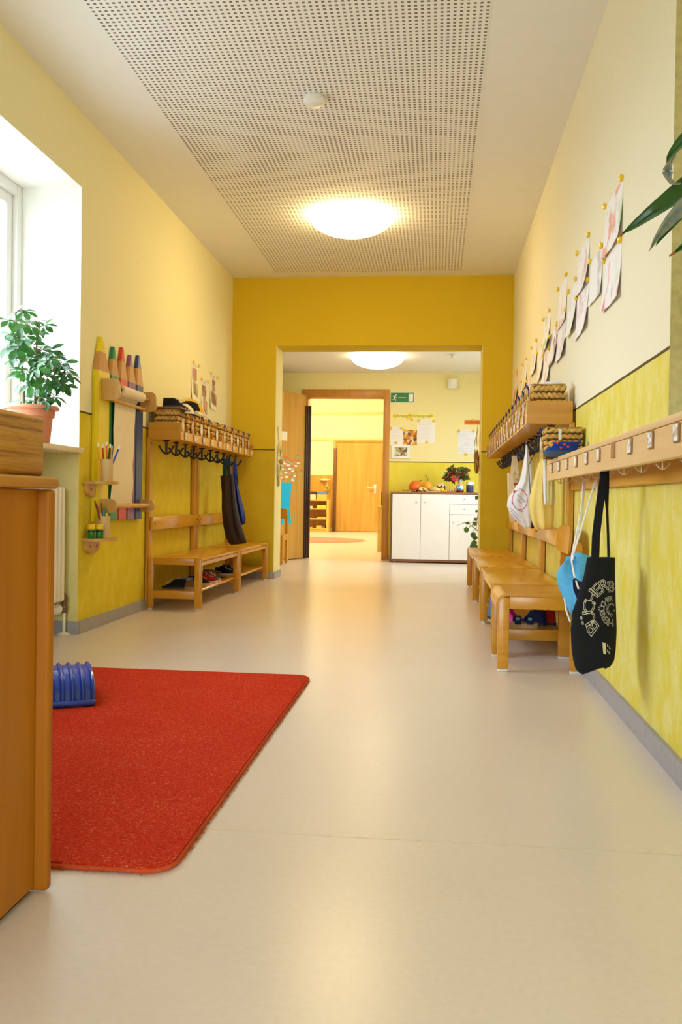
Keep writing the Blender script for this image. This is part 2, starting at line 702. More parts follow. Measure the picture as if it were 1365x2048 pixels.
# ---- hall beyond the opening
mb = MB()
mb.box(-2.85, -2.6, YE1 - 0.33, YF1, 0, 2.42)
struct('wall_hall_left', mb, M_far)
HW0, HW1 = 8.85, 10.25
mb = MB()
mb.box(1.2, 1.5, YE1 - 0.33, HW0, 0, 2.42)
mb.box(1.2, 1.5, HW1, YF1, 0, 2.42)
mb.box(1.2, 1.5, HW0, HW1, 0, 0.75)
mb.box(1.2, 1.5, HW0, HW1, 2.1, 2.42)
struct('wall_hall_right', mb, M_far)
mb = MB()
mb.box(-2.7, XL - 0.44, YE0, YE1, 0, 2.42)
mb.box(XR + 0.49, 1.3, YE0, YE1, 0, 2.42)
struct('wall_hall_near', mb, M_far)
# far wall with door opening
DX0, DX1, DZ = -1.595, -0.650, 1.972
mb = MB()
mb.box(-2.6, DX0, YF, YF1, 0, 2.30)
mb.box(DX1, 1.2, YF, YF1, 0, 2.30)
mb.box(DX0, DX1, YF, YF1, DZ, 2.30)
struct('wall_far', mb, M_far)
# ---- group room
mb = MB()
mb.box(-3.85, 3.2, YB, YB + 0.25, 0, 3.45)
struct('wall_group_room', mb, M_group)
mb = MB()
mb.box(-3.85, -3.6, YF1, YB + 0.2, 0, 3.45)
struct('wall_group_room_left', mb, M_group)
mb = MB()
mb.box(3.0, 3.25, YF1, YB + 0.2, 0, 3.45)
struct('wall_group_room_right', mb, M_group)
mb = MB()
mb.box(-3.85, -2.6, YF, YF1, 0, 3.45)
mb.box(1.2, 3.2, YF, YF1, 0, 3.45)
mb.box(-2.6, 1.2, YF, YF1, 2.30, 3.45)
struct('wall_group_room_near', mb, M_group)
# picture rails of the group room
M_beam = wood('pale rail wood', (0.80, 0.66, 0.28), (0.72, 0.56, 0.2), 'x')
struct('trim_2', MB().box(-3.6, 3.0, YB - 0.03, YB, 2.665, 2.73), M_beam)
struct('trim_3', MB().box(-3.6, 3.0, YB - 0.03, YB, 2.07, 2.13), M_beam)
# veneer panel on the lower wall, left and right of the inner door
M_veneer = wood('orange veneer', (0.66, 0.36, 0.06), (0.52, 0.27, 0.04), 'z', 0.35, 0.5)
struct('trim_4', MB().box(-3.59, -2.38, YB - 0.02, YB, 0.08, 1.28), M_veneer)
struct('trim_5', MB().box(-1.17, 2.9, YB - 0.02, YB, 0.08, 1.28), M_veneer)

# ---- baseboards
bt = 0.014
struct('baseboard_right', MB().box(XR - bt, XR, -2.5, YE0, 0, 0.066), M_base)
struct('baseboard_left', MB().box(XL, XL + bt, WY1, YE0, 0, 0.066), M_base)
struct('baseboard_niche', MB().box(XO, XL + bt, WY1 - 0.004 - bt, WY1 - 0.004, 0, 0.066).box(XO, XO + bt, WY0, WY1 - 0.02, 0, 0.066), M_base)
struct('baseboard_end_left', MB().box(XL + bt, OX0 + bt, YE0 - bt, YE0, 0, 0.062).box(OX0 + 0.003, OX0 + bt, YE0, YE1, 0, 0.062), M_base)
struct('baseboard_end_right', MB().box(OX1 - bt, XR - bt, YE0 - bt, YE0, 0, 0.062).box(OX1 - bt, OX1 - 0.003, YE0, YE1, 0, 0.062), M_base)
struct('baseboard_far', MB().box(-0.575, 1.2, YF - bt, YF, 0, 0.062).box(-2.6, -1.68, YF - bt, YF, 0, 0.062), M_base)

# ---- window_1 (left)
M_frame = plain('white window frame', (0.86, 0.86, 0.84), 0.35, 0.5, 0.01)
mt, nt, b = _new('window glass')
out = nt.nodes['Material Output']
tr = nt.nodes.new('ShaderNodeBsdfTransparent')
gl = nt.nodes.new('ShaderNodeBsdfGlossy')
gl.inputs['Roughness'].default_value = 0.02
lw = nt.nodes.new('ShaderNodeLayerWeight')
lw.inputs['Blend'].default_value = 0.5
pw = nt.nodes.new('ShaderNodeMath')
pw.operation = 'POWER'
pw.inputs[1].default_value = 5.0
nt.links.new(lw.outputs['Facing'], pw.inputs[0])
fr = nt.nodes.new('ShaderNodeMath')
fr.operation = 'MULTIPLY_ADD'
fr.inputs[1].default_value = 0.6
fr.inputs[2].default_value = 0.02
nt.links.new(pw.outputs[0], fr.inputs[0])
ms = nt.nodes.new('ShaderNodeMixShader')
nt.links.new(fr.outputs[0], ms.inputs[0])
nt.links.new(tr.outputs[0], ms.inputs[1])
nt.links.new(gl.outputs[0], ms.inputs[2])
nt.links.new(ms.outputs[0], out.inputs['Surface'])
nt.nodes.remove(b)
M_glass = mt


def window_x(name, x, y0, y1, z0, z1, inward, mull=(0.5,), fw=0.055, sw=0.06):
    """a window in an x = const wall; inward = +1 if the room is at +x"""
    mb = MB()
    d0, d1 = x, x + 0.07 * inward
    for a, b_ in ((y0, y0 + fw), (y1 - fw, y1)):
        mb.rbox(d0, d1, a, b_, z0, z1, 0.006, 2)
    mb.rbox(d0, d1, y0 + fw, y1 - fw, z0, z0 + fw, 0.006, 2)
    mb.rbox(d0, d1, y0 + fw, y1 - fw, z1 - fw, z1, 0.006, 2)
    fo = struct(name, mb, M_frame)
    ys = [y0 + fw] + [y0 + (y1 - y0) * k for k in mull] + [y1 - fw]
    for i in range(len(ys) - 1):
        a, b_ = ys[i] + 0.003, ys[i + 1] - 0.003
        e0, e1 = x - 0.015 * inward, x + 0.045 * inward
        mb = MB()
        mb.rbox(e0, e1, a, a + sw, z0 + fw, z1 - fw, 0.006, 2)
        mb.rbox(e0, e1, b_ - sw, b_, z0 + fw, z1 - fw, 0.006, 2)
        mb.rbox(e0, e1, a + sw, b_ - sw, z0 + fw, z0 + fw + sw, 0.006, 2)
        mb.rbox(e0, e1, a + sw, b_ - sw, z1 - fw - sw, z1 - fw, 0.006, 2)
        sa = struct('sash', mb, M_frame, fo)
        g = MB().box(x + 0.008 * inward, x + 0.014 * inward, a + sw - 0.005, b_ - sw + 0.005, z0 + fw + sw - 0.005, z1 - fw - sw + 0.005)
        struct('pane', g, M_glass, sa)
    return fo


w1 = window_x('window_1', -2.245, WY0 + 0.004, WY1 - 0.004, WZ0 + 0.03, WZ1 - 0.004, 1)
M_stone = plain('sill stone', (0.74, 0.64, 0.46), 0.35, 0.4, 0.12, 50)
mb = MB().rbox(XO - 0.06, XL + 0.03, WY0 + 0.006, WY1 - 0.006, WZ0, WZ0 + 0.028, 0.004, 2)
struct('trim_6', mb, M_stone)
struct('trim_7', MB().rbox(XR + 0.002, RXD, RY0 + 0.006, RY1 - 0.006, RZ0, RZ0 + 0.012, 0.003, 2), M_stone)
window_x('window_3', 1.36, HW0, HW1, 0.75, 2.1, -1)
# window_2_added: unseen glazed door behind the camera, added to let daylight in
mb = MB()
for a, b_ in ((-1.55, -1.47), (0.37, 0.45), (-0.59, -0.51)):
    mb.rbox(a, b_, -2.68, -2.60, 0.12, 2.35, 0.006, 2)
mb.rbox(-1.47, 0.37, -2.68, -2.60, 2.27, 2.35, 0.006, 2)
mb.rbox(-1.47, 0.37, -2.68, -2.60, 0.12, 0.22, 0.006, 2)
w2 = struct('window_2_added', mb, M_frame)
struct('pane', MB().box(-1.48, 0.38, -2.645, -2.638, 0.21, 2.28), M_glass, w2)

# ---- door_1 : open wooden door to the group room
M_door = wood('door veneer', (0.66, 0.385, 0.085), (0.53, 0.29, 0.05), 'z', 0.35, 0.35)
M_case = wood('door casing', (0.58, 0.27, 0.045), (0.48, 0.21, 0.03), 'z', 0.35, 0.5)
mb = MB()
fx0, fx1, ft = -1.657, -0.583, 2.062
ix0, ix1, it = -1.585, -0.660, 1.966
mb.rbox(fx0, ix0, YF - 0.022, YF1 + 0.02, 0, ft, 0.004, 2)
mb.rbox(ix1, fx1, YF - 0.022, YF1 + 0.02, 0, ft, 0.004, 2)
mb.rbox(ix0, ix1, YF - 0.022, YF1 + 0.02, it, ft, 0.004, 2)
d1 = struct('door_1', mb, M_case)
HP = Vector((-1.60, 10.868, 0))
LD = Vector((-0.40, -0.915, 0)).normalized()
LN = Vector((LD.y, -LD.x, 0))           # towards the camera side
if LN.dot(-FW) < 0: LN = -LN


def leaf_box(s0, s1, n0, n1, z0, z1, r=0.002):
    """box in door-leaf coordinates: s along the leaf from the hinge, n out of its visible face"""
    m_ = Matrix.Identity(4)
    for i in range(3):
        m_[i][0], m_[i][1], m_[i][2], m_[i][3] = LD[i], LN[i], (0, 0, 1)[i], HP[i]
    return MB().rbox(s0, s1, n0, n1, z0, z1, r, 1, 0, m_)


struct('leaf', leaf_box(0, 0.94, -0.04, 0, 0.008, 1.985), M_door, d1)
M_guard = plain('dark finger guard', (0.060, 0.028, 0.018), 0.3, 0.5, 0.15)
mb = MB()
for x0, x1, yy in ((-1.607, -1.583, 10.835), (-1.583, -1.562, 10.842), (-1.562, -1.536, 10.855)):
    mb.rbox(x0, x1, yy, yy + 0.03, 0.006, 1.858, 0.008, 3)
struct('finger_guard', mb, M_guard, d1)

# ---- door_2 : closed door at the far end of the group room
mb = MB()
mb.rbox(-2.37, -2.31, YB - 0.05, YB, 0, 2.09, 0.005, 2)
mb.rbox(-1.25, -1.19, YB - 0.05, YB, 0, 2.09, 0.005, 2)
mb.rbox(-2.31, -1.25, YB - 0.05, YB, 2.04, 2.09, 0.005, 2)
d2 = struct('door_2', mb, M_door)
struct('leaf', MB().rbox(-2.305, -1.255, YB - 0.04, YB, 0.008, 2.035, 0.003, 1), M_door, d2)
M_dark = plain('dark brown strip', (0.16, 0.07, 0.025), 0.35, 0.4, 0.1)
struct('finger_guard', MB().rbox(-2.36, -2.29, YB - 0.085, YB - 0.045, 0.01, 1.90, 0.008, 2), M_dark, d2)
M_steel = plain('brushed steel', (0.72, 0.72, 0.70), 0.28, 0.5, 0.03, 40, 0, 0.9)
mb = MB().rbox(-1.43, -1.37, YB - 0.052, YB - 0.04, 0.88, 1.08, 0.004, 2)
mb.tube([(-1.40, YB - 0.045, 1.0), (-1.40, YB - 0.10, 1.0), (-1.42, YB - 0.105, 1.0), (-1.58, YB - 0.105, 1.0)], 0.012, 8)
struct('door_handle', mb, M_steel, d2)

# ================================================================== light
S.view_settings.view_transform = 'Standard'
S.view_settings.look = 'None'
S.view_settings.gamma = 1.0
S.view_settings.use_curve_mapping = False
S.view_settings.exposure = EXPOSURE = 0.22
wd = bpy.data.worlds.new('overcast sky')
S.world = wd
wd.use_nodes = True
bg = wd.node_tree.nodes['Background']
wt = wd.node_tree
wtc = wt.nodes.new('ShaderNodeTexCoord')
wsp = wt.nodes.new('ShaderNodeSeparateXYZ')
wt.links.new(wtc.outputs['Generated'], wsp.inputs[0])
wmr = wt.nodes.new('ShaderNodeMapRange')
wmr.inputs['From Min'].default_value = -0.10
wmr.inputs['From Max'].default_value = 0.06
wt.links.new(wsp.outputs['Z'], wmr.inputs['Value'])
wmx = wt.nodes.new('ShaderNodeMix')
wmx.data_type = 'RGBA'
wmx.inputs['A'].default_value = (0.20, 0.23, 0.24, 1)      # the ground outside
wmx.inputs['B'].default_value = (0.74, 0.87, 1.0, 1)       # overcast sky
wt.links.new(wmr.outputs['Result'], wmx.inputs['Factor'])
wt.links.new(wmx.outputs['Result'], bg.inputs['Color'])
bg.inputs['Strength'].default_value = SKY = 13.5


def portal(name, loc, rot, sx, sy):
    ld = bpy.data.lights.new(name, 'AREA')
    ld.shape = 'RECTANGLE'
    ld.size, ld.size_y = sx, sy
    ld.cycles.is_portal = True
    o = bpy.data.objects.new(name, ld)
    COL.objects.link(o)
    o.location, o.rotation_euler = loc, rot
    return o


portal('portal window left', (-2.29, (WY0 + WY1) / 2, (WZ0 + WZ1) / 2), (0, -PI / 2, 0), 1.4, 1.8)
portal('portal added door', (-0.55, -2.74, 1.23), (PI / 2, 0, 0), 2.0, 2.25)
portal('portal hall window', (1.45, (HW0 + HW1) / 2, 1.425), (0, PI / 2, 0), 1.4, 1.4)

S.cycles.max_bounces = 10
S.cycles.diffuse_bounces = 6
S.cycles.glossy_bounces = 4
S.cycles.transmission_bounces = 4
S.cycles.transparent_max_bounces = 8
S.cycles.caustics_reflective = False
S.cycles.caustics_refractive = False
S.cycles.sample_clamp_indirect = 6.0
S.cycles.use_denoising = True
S.cycles.use_adaptive_sampling = True
S.cycles.adaptive_threshold = 0.02

LAMPC = (1.0, 0.74, 0.34)
M_lamp = emit('lit lamp glass', LAMPC, 25.0)
M_lamp_h = emit('lit hall lamp glass', (1.0, 0.78, 0.46), 11.0)
M_lamp_g = emit('lit group room lamp glass', (1.0, 0.84, 0.50), 60.0)
M_base_w = plain('lamp base white', (0.85, 0.85, 0.83), 0.4)


def ceiling_lamp(loc, R, depth, label, mt_=None):
    t = thing('ceiling_lamp', label, 'lamp', loc)
    prof = [(R * math.sin(a), -0.02 - depth * (1 - math.cos(a)) / (1 - math.cos(1.35)) ) for a in [0]]
    n = 10
    prof = []
    for i in range(n + 1):
        a = (PI / 2) * i / n
        prof.append((R * math.sin(a), -0.018 - depth * math.cos(a)))
    prof[0] = (0.0, prof[0][1])
    mb = MB().lathe(prof, loc, 36)
    part('lamp_shade', mb, mt_ or M_lamp, t)
    mb = MB().lathe([(R * 0.93, -0.02), (R * 0.96, -0.001), (0.0, -0.001)], loc, 32)
    part('mounting_plate', mb, M_base_w, t)
    return t


ceiling_lamp((-0.625, 6.25, ZC - 0.003), 0.285, 0.12, 'round lit dome lamp on the perforated corridor ceiling', )
for k, (gx, gy) in enumerate(((-1.0, 13.2), (-2.6, 15.4), (-0.6, 18.0), (-2.8, 18.6))):
    ceiling_lamp((gx, gy, 3.3), 0.30, 0.12, ['round lit dome lamp of the group room nearest its door', 'round lit dome lamp above the pink rug of the group room', 'round lit dome lamp before the closed inner door', 'round lit dome lamp above the low bookshelf'][k], M_lamp_g)
ceiling_lamp((-0.655, 9.62, 2.265), 0.285, 0.12, 'round lit dome lamp on the hall ceiling seen through the opening', M_lamp_h)
# ================================================================== woods and common materials
M_beech = wood('varnished beech', (0.66, 0.34, 0.032), (0.61, 0.30, 0.026), 'y', 0.22, 0.6)
M_beech_x = wood('varnished beech crosswise', (0.58, 0.275, 0.018), (0.50, 0.225, 0.012), 'x', 0.28, 0.6)
M_beech_z = wood('varnished beech upright', (0.60, 0.29, 0.022), (0.52, 0.24, 0.015), 'z', 0.28, 0.6)
M_beech_pale = wood('pale beech', (0.74, 0.52, 0.27), (0.66, 0.44, 0.21), 'y', 0.4, 0.5)
M_black = plain('black metal', (0.018, 0.016, 0.015), 0.4, 0.5, 0.1)
M_glide = plain('white felt glide', (0.75, 0.72, 0.66), 0.8)
M_screw = plain('dark screw', (0.03, 0.02, 0.015), 0.4)
M_plq_edge = plain('plaque wood', (0.30, 0.15, 0.06), 0.5)
M_plq = patches('plaque picture', [(0.85, 0.84, 0.82), (0.84, 0.83, 0.82), (0.45, 0.38, 0.34), (0.82, 0.82, 0.80), (0.55, 0.50, 0.30), (0.86, 0.85, 0.83)], 110)
M_sticker = plain('white sticker', (0.82, 0.80, 0.76), 0.6)

UL = 1.128      # length of one coat bench unit


def anchor_hook(x, y, z, L=0.085, span=0.042, r=0.0055, along='x', rise=0.034):
    """a double coat hook hanging from z; prongs along x or y"""
    mb = MB()
    pts = []
    for k in range(-8, 9):
        a = k / 8
        d = a * span
        pts.append(((x + d, y, z - L + rise * a * a) if along == 'x' else (x, y + d, z - L + rise * a * a)))
    mb.tube(pts, [r * (0.8 + 0.2 * (1 - abs(k) / 8)) for k in range(-8, 9)], 7)
    mb.tube([(x, y, z), (x, y, z - L)], r * 1.2, 8)
    for e in (pts[0], pts[-1]):
        mb.ball(e, r * 1.35, 1)
    mb.rbox(x - 0.02, x + 0.02, y - 0.012, y + 0.012, z - 0.008, z, 0.003, 1)
    return mb


def plaque_bm(x, y, z, s=0.023, th=0.006, nx=1):
    """square picture plaque standing on a face at x, facing nx"""
    return MB().rbox(x, x + th * nx, y - s, y + s, z - s, z + s, 0.002, 1), MB().box(x + th * nx, x + (th + 0.0012) * nx, y - s * 0.84, y + s * 0.84, z - s * 0.84, z + s * 0.84)


def make_unit():
    """bench with coat shelf; local: u = +x away from the wall, y 0..UL along it"""
    t = thing('coat_rack_bench', '', 'coat rack')
    L, T = UL, 0.03
    for y0 in (0.0, L - T):
        mb = MB()
        mb.rbox(0.015, 0.060, y0, y0 + T, 0.014, 0.333, 0.004, 2)
        mb.rbox(0.328, 0.376, y0, y0 + T, 0.014, 0.333, 0.006, 2)
        mb.rbox(0.058, 0.330, y0, y0 + T, 0.288, 0.333, 0.004, 2)
        mb.rbox(0.058, 0.330, y0 + 0.002, y0 + T - 0.002, 0.072, 0.124, 0.004, 2)
        ef = part('end_frame', mb, M_beech_x, t, world=False)
        for xx in (0.038, 0.352):
            mb = MB().lathe([(0.0, 0.0), (0.014, 0.0), (0.014, 0.007), (0.008, 0.008), (0.008, 0.015)], (xx, y0 + T / 2, 0.0), 12)
            part('foot', mb, M_glide, ef, world=False)
    part('seat', MB().rbox(0.03, 0.372, T + 0.001, L - T - 0.001, 0.313, 0.332, 0.006, 2), M_beech, t, world=False)
    part('apron', MB().rbox(0.345, 0.365, T, L - T, 0.283, 0.311, 0.003, 1).rbox(0.05, 0.07, T, L - T, 0.283, 0.311, 0.003, 1), M_beech, t, world=False)
    part('shoe_shelf', MB().rbox(0.07, 0.335, T, L - T, 0.106, 0.122, 0.003, 1), M_beech, t, world=False)
    for y0 in (0.0, L - 0.06):
        mb = MB().rbox(0.004, 0.030, y0, y0 + 0.06, 0.0, 1.10, 0.003, 1)
        p = part('back_post', mb, M_beech_z, t, world=False)
        part('screw', MB().cyl((0.029, y0 + 0.03, 1.065), (0.032, y0 + 0.03, 1.065), 0.006, 10), M_screw, p, world=False)
    mb = MB().rbox(0.031, 0.052, 0.012, L - 0.012, 0.508, 0.594, 0.004, 2)
    br = part('backrest', mb, M_beech, t, world=False)
    for y0 in (0.045, L - 0.045):
        part('screw', MB().cyl((0.0515, y0, 0.555), (0.0535, y0, 0.555), 0.008, 10), M_screw, br, world=False)
    # coat shelf
    part('shelf_board', MB().rbox(0.016, 0.210, 0.014, L - 0.014, 1.092, 1.107, 0.002, 1), M_beech_x, t, world=False)
    for y0 in (0.0, L - 0.016):
        part('shelf_side', MB().rbox(0.014, 0.229, y0, y0 + 0.016, 1.088, 1.198, 0.003, 1), M_beech_x, t, world=False)
    part('front_lip', MB().rbox(0.211, 0.228, 0.016, L - 0.016, 1.088, 1.146, 0.003, 1), M_beech, t, world=False)
    part('back_lip', MB().rbox(0.014, 0.026, 0.016, L - 0.016, 1.107, 1.190, 0.003, 1), M_beech, t, world=False)
    p5 = (L - 0.016) / 5
    for k in range(1, 5):
        part('divider', MB().rbox(0.027, 0.212, 0.008 + p5 * k - 0.006, 0.008 + p5 * k + 0.006, 1.107, 1.196, 0.003, 1), M_beech_x, t, world=False)
    for k in range(5):
        yc = 0.008 + p5 * (k + 0.5)
        part('coat_hook', anchor_hook(0.100, yc, 1.092, 0.088, 0.046, 0.0072, 'x', 0.044), M_black, t, world=False)
        a, b_ = plaque_bm(0.228, yc - 0.01, 1.117)
        pl = part('picture_plaque', a, M_plq_edge, t, world=False)
        part('picture', b_, M_plq, pl, world=False)
        part('sticker', MB().cyl((0.228, yc + 0.055, 1.120), (0.2292, yc + 0.055, 1.120), 0.009, 12), M_sticker, pl, world=False)
    return t


u0 = make_unit()
u0.location = (XL, 5.585, 0)
GRP = 'coat rack benches along the corridor walls'
u0['label'] = 'beech coat rack bench on the left wall, beside the drawing board'
u0['group'] = GRP
dup(u0, (XL, 5.585 + 1.15, 0), 0, 'beech coat rack bench on the left wall, next to the opening', GRP)
RS = [4.295, 5.425, 6.555]
for k, y in enumerate(RS):
    dup(u0, (XR, y + UL, 0), PI, ['beech coat rack bench on the right wall, right behind the small chair',
                                 'middle beech coat rack bench of the three on the right wall',
                                 'farthest beech coat rack bench on the right wall, next to the opening'][k], GRP)

# ================================================================== woven baskets
M_straw = plain('braided straw', (0.58, 0.34, 0.085), 0.7, 0.2, 0.30, 45)
M_straw_d = plain('basket lining', (0.16, 0.08, 0.02), 0.85, 0.1, 0.2, 30)
M_ribbon = fabric('blue ribbon', (0.02, 0.03, 0.20), 0.2)
M_ribbon_v = fabric('dark violet ribbon', (0.06, 0.02, 0.10), 0.2)
M_tagc = plain('beige photo tag', (0.66, 0.57, 0.42), 0.6, 0.3, 0.25, 40)
M_tagw = plain('pale photo tag', (0.78, 0.74, 0.68), 0.5, 0.3, 0.1, 40)
M_tagp = patches('portrait tag', [(0.65, 0.40, 0.28), (0.60, 0.38, 0.27), (0.10, 0.06, 0.04), (0.66, 0.60, 0.55), (0.20, 0.32, 0.5)], 45)
BW, BD, BH = 0.166, 0.158, 0.178    # along the wall, away from the wall, height


def braid_side(mb, p0, p1, z0, z1, out, rows=5, per=6):
    p0, p1, out = Vector(p0), Vector(p1), Vector(out)
    d = (p1 - p0)
    L = d.length
    d.normalize()
    rh = (z1 - z0) / rows
    for r in range(rows):
        for k in range(per):
            c = p0 + d * (L * (k + 0.5 + (0.18 if r % 2 else -0.18)) / per) + Vector((0, 0, z0 + rh * (r + 0.5))) + out * 0.002
            c += Vector((random.uniform(-1, 1), random.uniform(-1, 1), random.uniform(-1, 1))) * 0.0012
            tilt = (0.58 if r % 2 else -0.58) + random.uniform(-0.1, 0.1)
            ax = d * math.cos(tilt) + Vector((0, 0, 1)) * math.sin(tilt)
            zz = out.cross(ax)
            R = Matrix((ax, out, zz)).transposed()
            mb.ball(c, (L / per * 0.88, 0.0080, rh * 0.33), 2, 0, None, 0.0, R)


def make_basket(kind):
    """local: front faces +x, footprint centred at the origin"""
    t = thing('woven_basket', '', 'basket')
    x0, x1, y0, y1 = -BD / 2, BD / 2, -BW / 2, BW / 2
    i = 0.008
    mb = MB()
    mb.box(x0 + i, x1 - i, y0 + i, y1 - i, 0.0, 0.006)
    mb.box(x0 + i, x0 + i + 0.006, y0 + i, y1 - i, 0, BH - 0.01)
    mb.box(x1 - i - 0.006, x1 - i, y0 + i, y1 - i, 0, BH - 0.01)
    mb.box(x0 + i, x1 - i, y0 + i, y0 + i + 0.006, 0, BH - 0.01)
    mb.box(x0 + i, x1 - i, y1 - i - 0.006, y1 - i, 0, BH - 0.01)
    part('lining', mb, M_straw_d, t, world=False)
    mb = MB()
    j = 0.008
    braid_side(mb, (x1 - j, y0 + j, 0), (x1 - j, y1 - j, 0), 0.002, BH - 0.006, (1, 0, 0))
    braid_side(mb, (x0 + j, y0 + j, 0), (x0 + j, y1 - j, 0), 0.002, BH - 0.006, (-1, 0, 0))
    braid_side(mb, (x0 + j, y0 + j, 0), (x1 - j, y0 + j, 0), 0.002, BH - 0.006, (0, -1, 0))
    braid_side(mb, (x0 + j, y1 - j, 0), (x1 - j, y1 - j, 0), 0.002, BH - 0.006, (0, 1, 0))
    mb.tube([(x0 + j, y0 + j, BH - 0.006), (x1 - j, y0 + j, BH - 0.006), (x1 - j, y1 - j, BH - 0.006), (x0 + j, y1 - j, BH - 0.006), (x0 + j, y0 + j, BH - 0.006)], 0.006, 6)
    part('woven_wall', mb, M_straw, t, world=False)
    # ribbon and tag
    yo = [-0.01, 0.012, 0.0][kind]
    xf = x1 + 0.006
    mb = MB()
    mb.ribbon([(xf - 0.02, yo, BH + 0.004), (xf + 0.002, yo, BH + 0.002), (xf + 0.005, yo + 0.004, BH - 0.03), (xf + 0.006, yo - 0.003, BH - 0.062)], (0, 0.006, 0), 0.002)
    mb.ribbon([(xf + 0.006, yo, BH - 0.012), (xf + 0.012, yo + 0.016, BH - 0.006), (xf + 0.008, yo + 0.026, BH - 0.022)], (0, 0.0015, 0.006), 0.002)
    mb.ribbon([(xf + 0.006, yo, BH - 0.012), (xf + 0.012, yo - 0.014, BH - 0.002), (xf + 0.010, yo - 0.022, BH - 0.024)], (0, -0.0015, 0.006), 0.002)
    mb.ball((xf + 0.007, yo, BH - 0.012), (0.005, 0.007, 0.006), 1)
    part('ribbon', mb, [M_ribbon, M_ribbon_v, M_ribbon][kind], t, world=False)
    poly = [(yo + 0.026 * math.cos(a), BH - 0.098 + 0.045 * math.sin(a)) for a in [2 * PI * k / 20 for k in range(20)]]
    Mt = Matrix.Rotation([0.05, -0.06, 0.1][kind], 4, 'Y')
    part('name_tag', MB().prism(poly, 'x', xf + 0.004, xf + 0.008), [M_tagc, M_tagw, M_tagp][kind], t, world=False)
    return t


protos = [make_basket(k) for k in range(3)]
used = [False] * 3


def place_basket(kind, loc, rz, label, group):
    if not used[kind]:
        used[kind] = True
        o = protos[kind]
        o.location, o.rotation_euler = loc, (0, 0, rz)
        o['label'] = label
        if group: o['group'] = group
        return o
    return dup(protos[kind], loc, rz, label, group)


ORD = ['first', 'second', 'third', 'fourth', 'fifth', 'sixth', 'seventh', 'eighth', 'ninth', 'tenth', 'eleventh', 'twelfth', 'thirteenth', 'fourteenth', 'fifteenth']
kinds = [0, 2, 1, 0, 1, 0, 1, 1, 0, 2, 0, 1, 0, 1, 2]
p5 = (UL - 0.016) / 5
n = 0
for ui, y0 in enumerate((5.585, 6.735)):
    for k in range(5):
        lab = 'straw basket on the left coat shelf, %s from the drawing board' % ORD[n]
        if n == 0: lab = 'straw basket under the brown tray on the left coat shelf'
        if n == 9: lab = 'straw basket on the left coat shelf, last one by the end wall'
        place_basket(kinds[n], (XL + 0.120, y0 + 0.008 + p5 * (k + 0.5), 1.107), 0, lab, 'straw baskets on the left coat shelf')
        n += 1
n = 0
for ui, y0 in enumerate(RS):
    for k in range(5):
        lab = 'straw basket on the right coat shelf, %s from the near end' % ORD[n]
        if n == 0: lab = 'straw basket at the near end of the right coat shelf, holding a paper roll'
        if n == 14: lab = 'straw basket on the right coat shelf, last one by the end wall'
        place_basket(kinds[(n * 2 + 1) % 15], (XR - 0.120, y0 + 0.008 + p5 * (k + 0.5), 1.107), PI, lab, 'straw baskets on the right coat shelf')
        n += 1

# tray and shoes on the first basket
M_tray = plain('brown tray', (0.20, 0.09, 0.03), 0.45, 0.4, 0.1)
yb0 = 5.585 + 0.008 + p5 * 0.5
mb = MB().rbox(XL + 0.012, XL + 0.226, yb0 - 0.10, yb0 + 0.112, 1.2865, 1.2995, 0.004, 2)
solo('tray', mb, M_tray, 'flat brown tray lying on the first basket beside the drawing board', 'tray', (XL + 0.12, yb0, 1.2865))


def shoe_geo(L=0.17, wd=0.062, ht=0.055, sole=0.012, toe=1.0):
    """a low shoe, toe towards +x, centred, resting on z=0; returns (sole mb, upper mb, inner mb)"""
    so, up, inn = MB(), MB(), MB()
    n = 24

    def outline(a, grow=0.0):
        ca, sa = math.cos(a), math.sin(a)
        w = wd / 2 * (1.0 + 0.12 * ca) + grow
        return (L / 2 + grow) * ca * (1 if ca > 0 else 0.97), w * sa * (abs(sa) ** -0.15 if abs(sa) > 1e-3 else 1)
    ring = [outline(2 * PI * k / n, 0.002) for k in range(n)]
    so.prism(ring, 'z', 0, sole, smooth=False)
    rows = 6
    vs, fs = [], []
    for j in range(rows + 1):
        t = j / rows
        for k in range(n):
            a = 2 * PI * k / n
            x, y = outline(a)
            front = max(0.0, math.cos(a))
            sh = 1 - 0.5 * t * t * (0.4 + 0.6 * abs(math.sin(a)))
            xx = x * (1 - t * (0.30 + 0.42 * front) * toe) if x > 0 else x * (1 - 0.06 * t)
            h = sole * 0.8 + (ht - sole) * t * (1.0 if x <= 0 else (1 - 0.28 * front * toe))
            vs.append((xx - (0.0 if x < 0 else 0.02 * t * front), y * sh, h))
    for j in range(rows):
        for k in range(n):
            k2 = (k + 1) % n
            fs.append((j * n + k, j * n + k2, (j + 1) * n + k2, (j + 1) * n + k))
    up.add(vs, fs, 0, True)
    top = [vs[rows * n + k] for k in range(n)]
    inn.add([(p[0] * 0.96 - 0.001, p[1] * 0.9, p[2] - 0.006) for p in top], [tuple(range(n))], 0, False)
    return so, up, inn


def make_shoe(mu, ms, label, loc, rz, L=0.17, wd=0.062, ht=0.055, group=None, extra=None):
    t = thing('shoe', label, 'shoe', loc, rz, group)
    so, up, inn = shoe_geo(L, wd, ht)
    part('sole', so, ms, t, world=False)
    part('upper', up, mu, t, world=False)
    part('insole', inn, M_black, t, world=False)
    if extra: extra(t, L, wd, ht)
    return t


M_shoe_k = fabric('black shoe fabric', (0.015, 0.013, 0.014), 0.3)
M_sole_w = plain('white rubber sole', (0.70, 0.66, 0.58), 0.6)
M_sole_k = plain('black rubber sole', (0.02, 0.02, 0.022), 0.6)
M_cream = fabric('cream cloth', (0.74, 0.68, 0.52), 0.1)


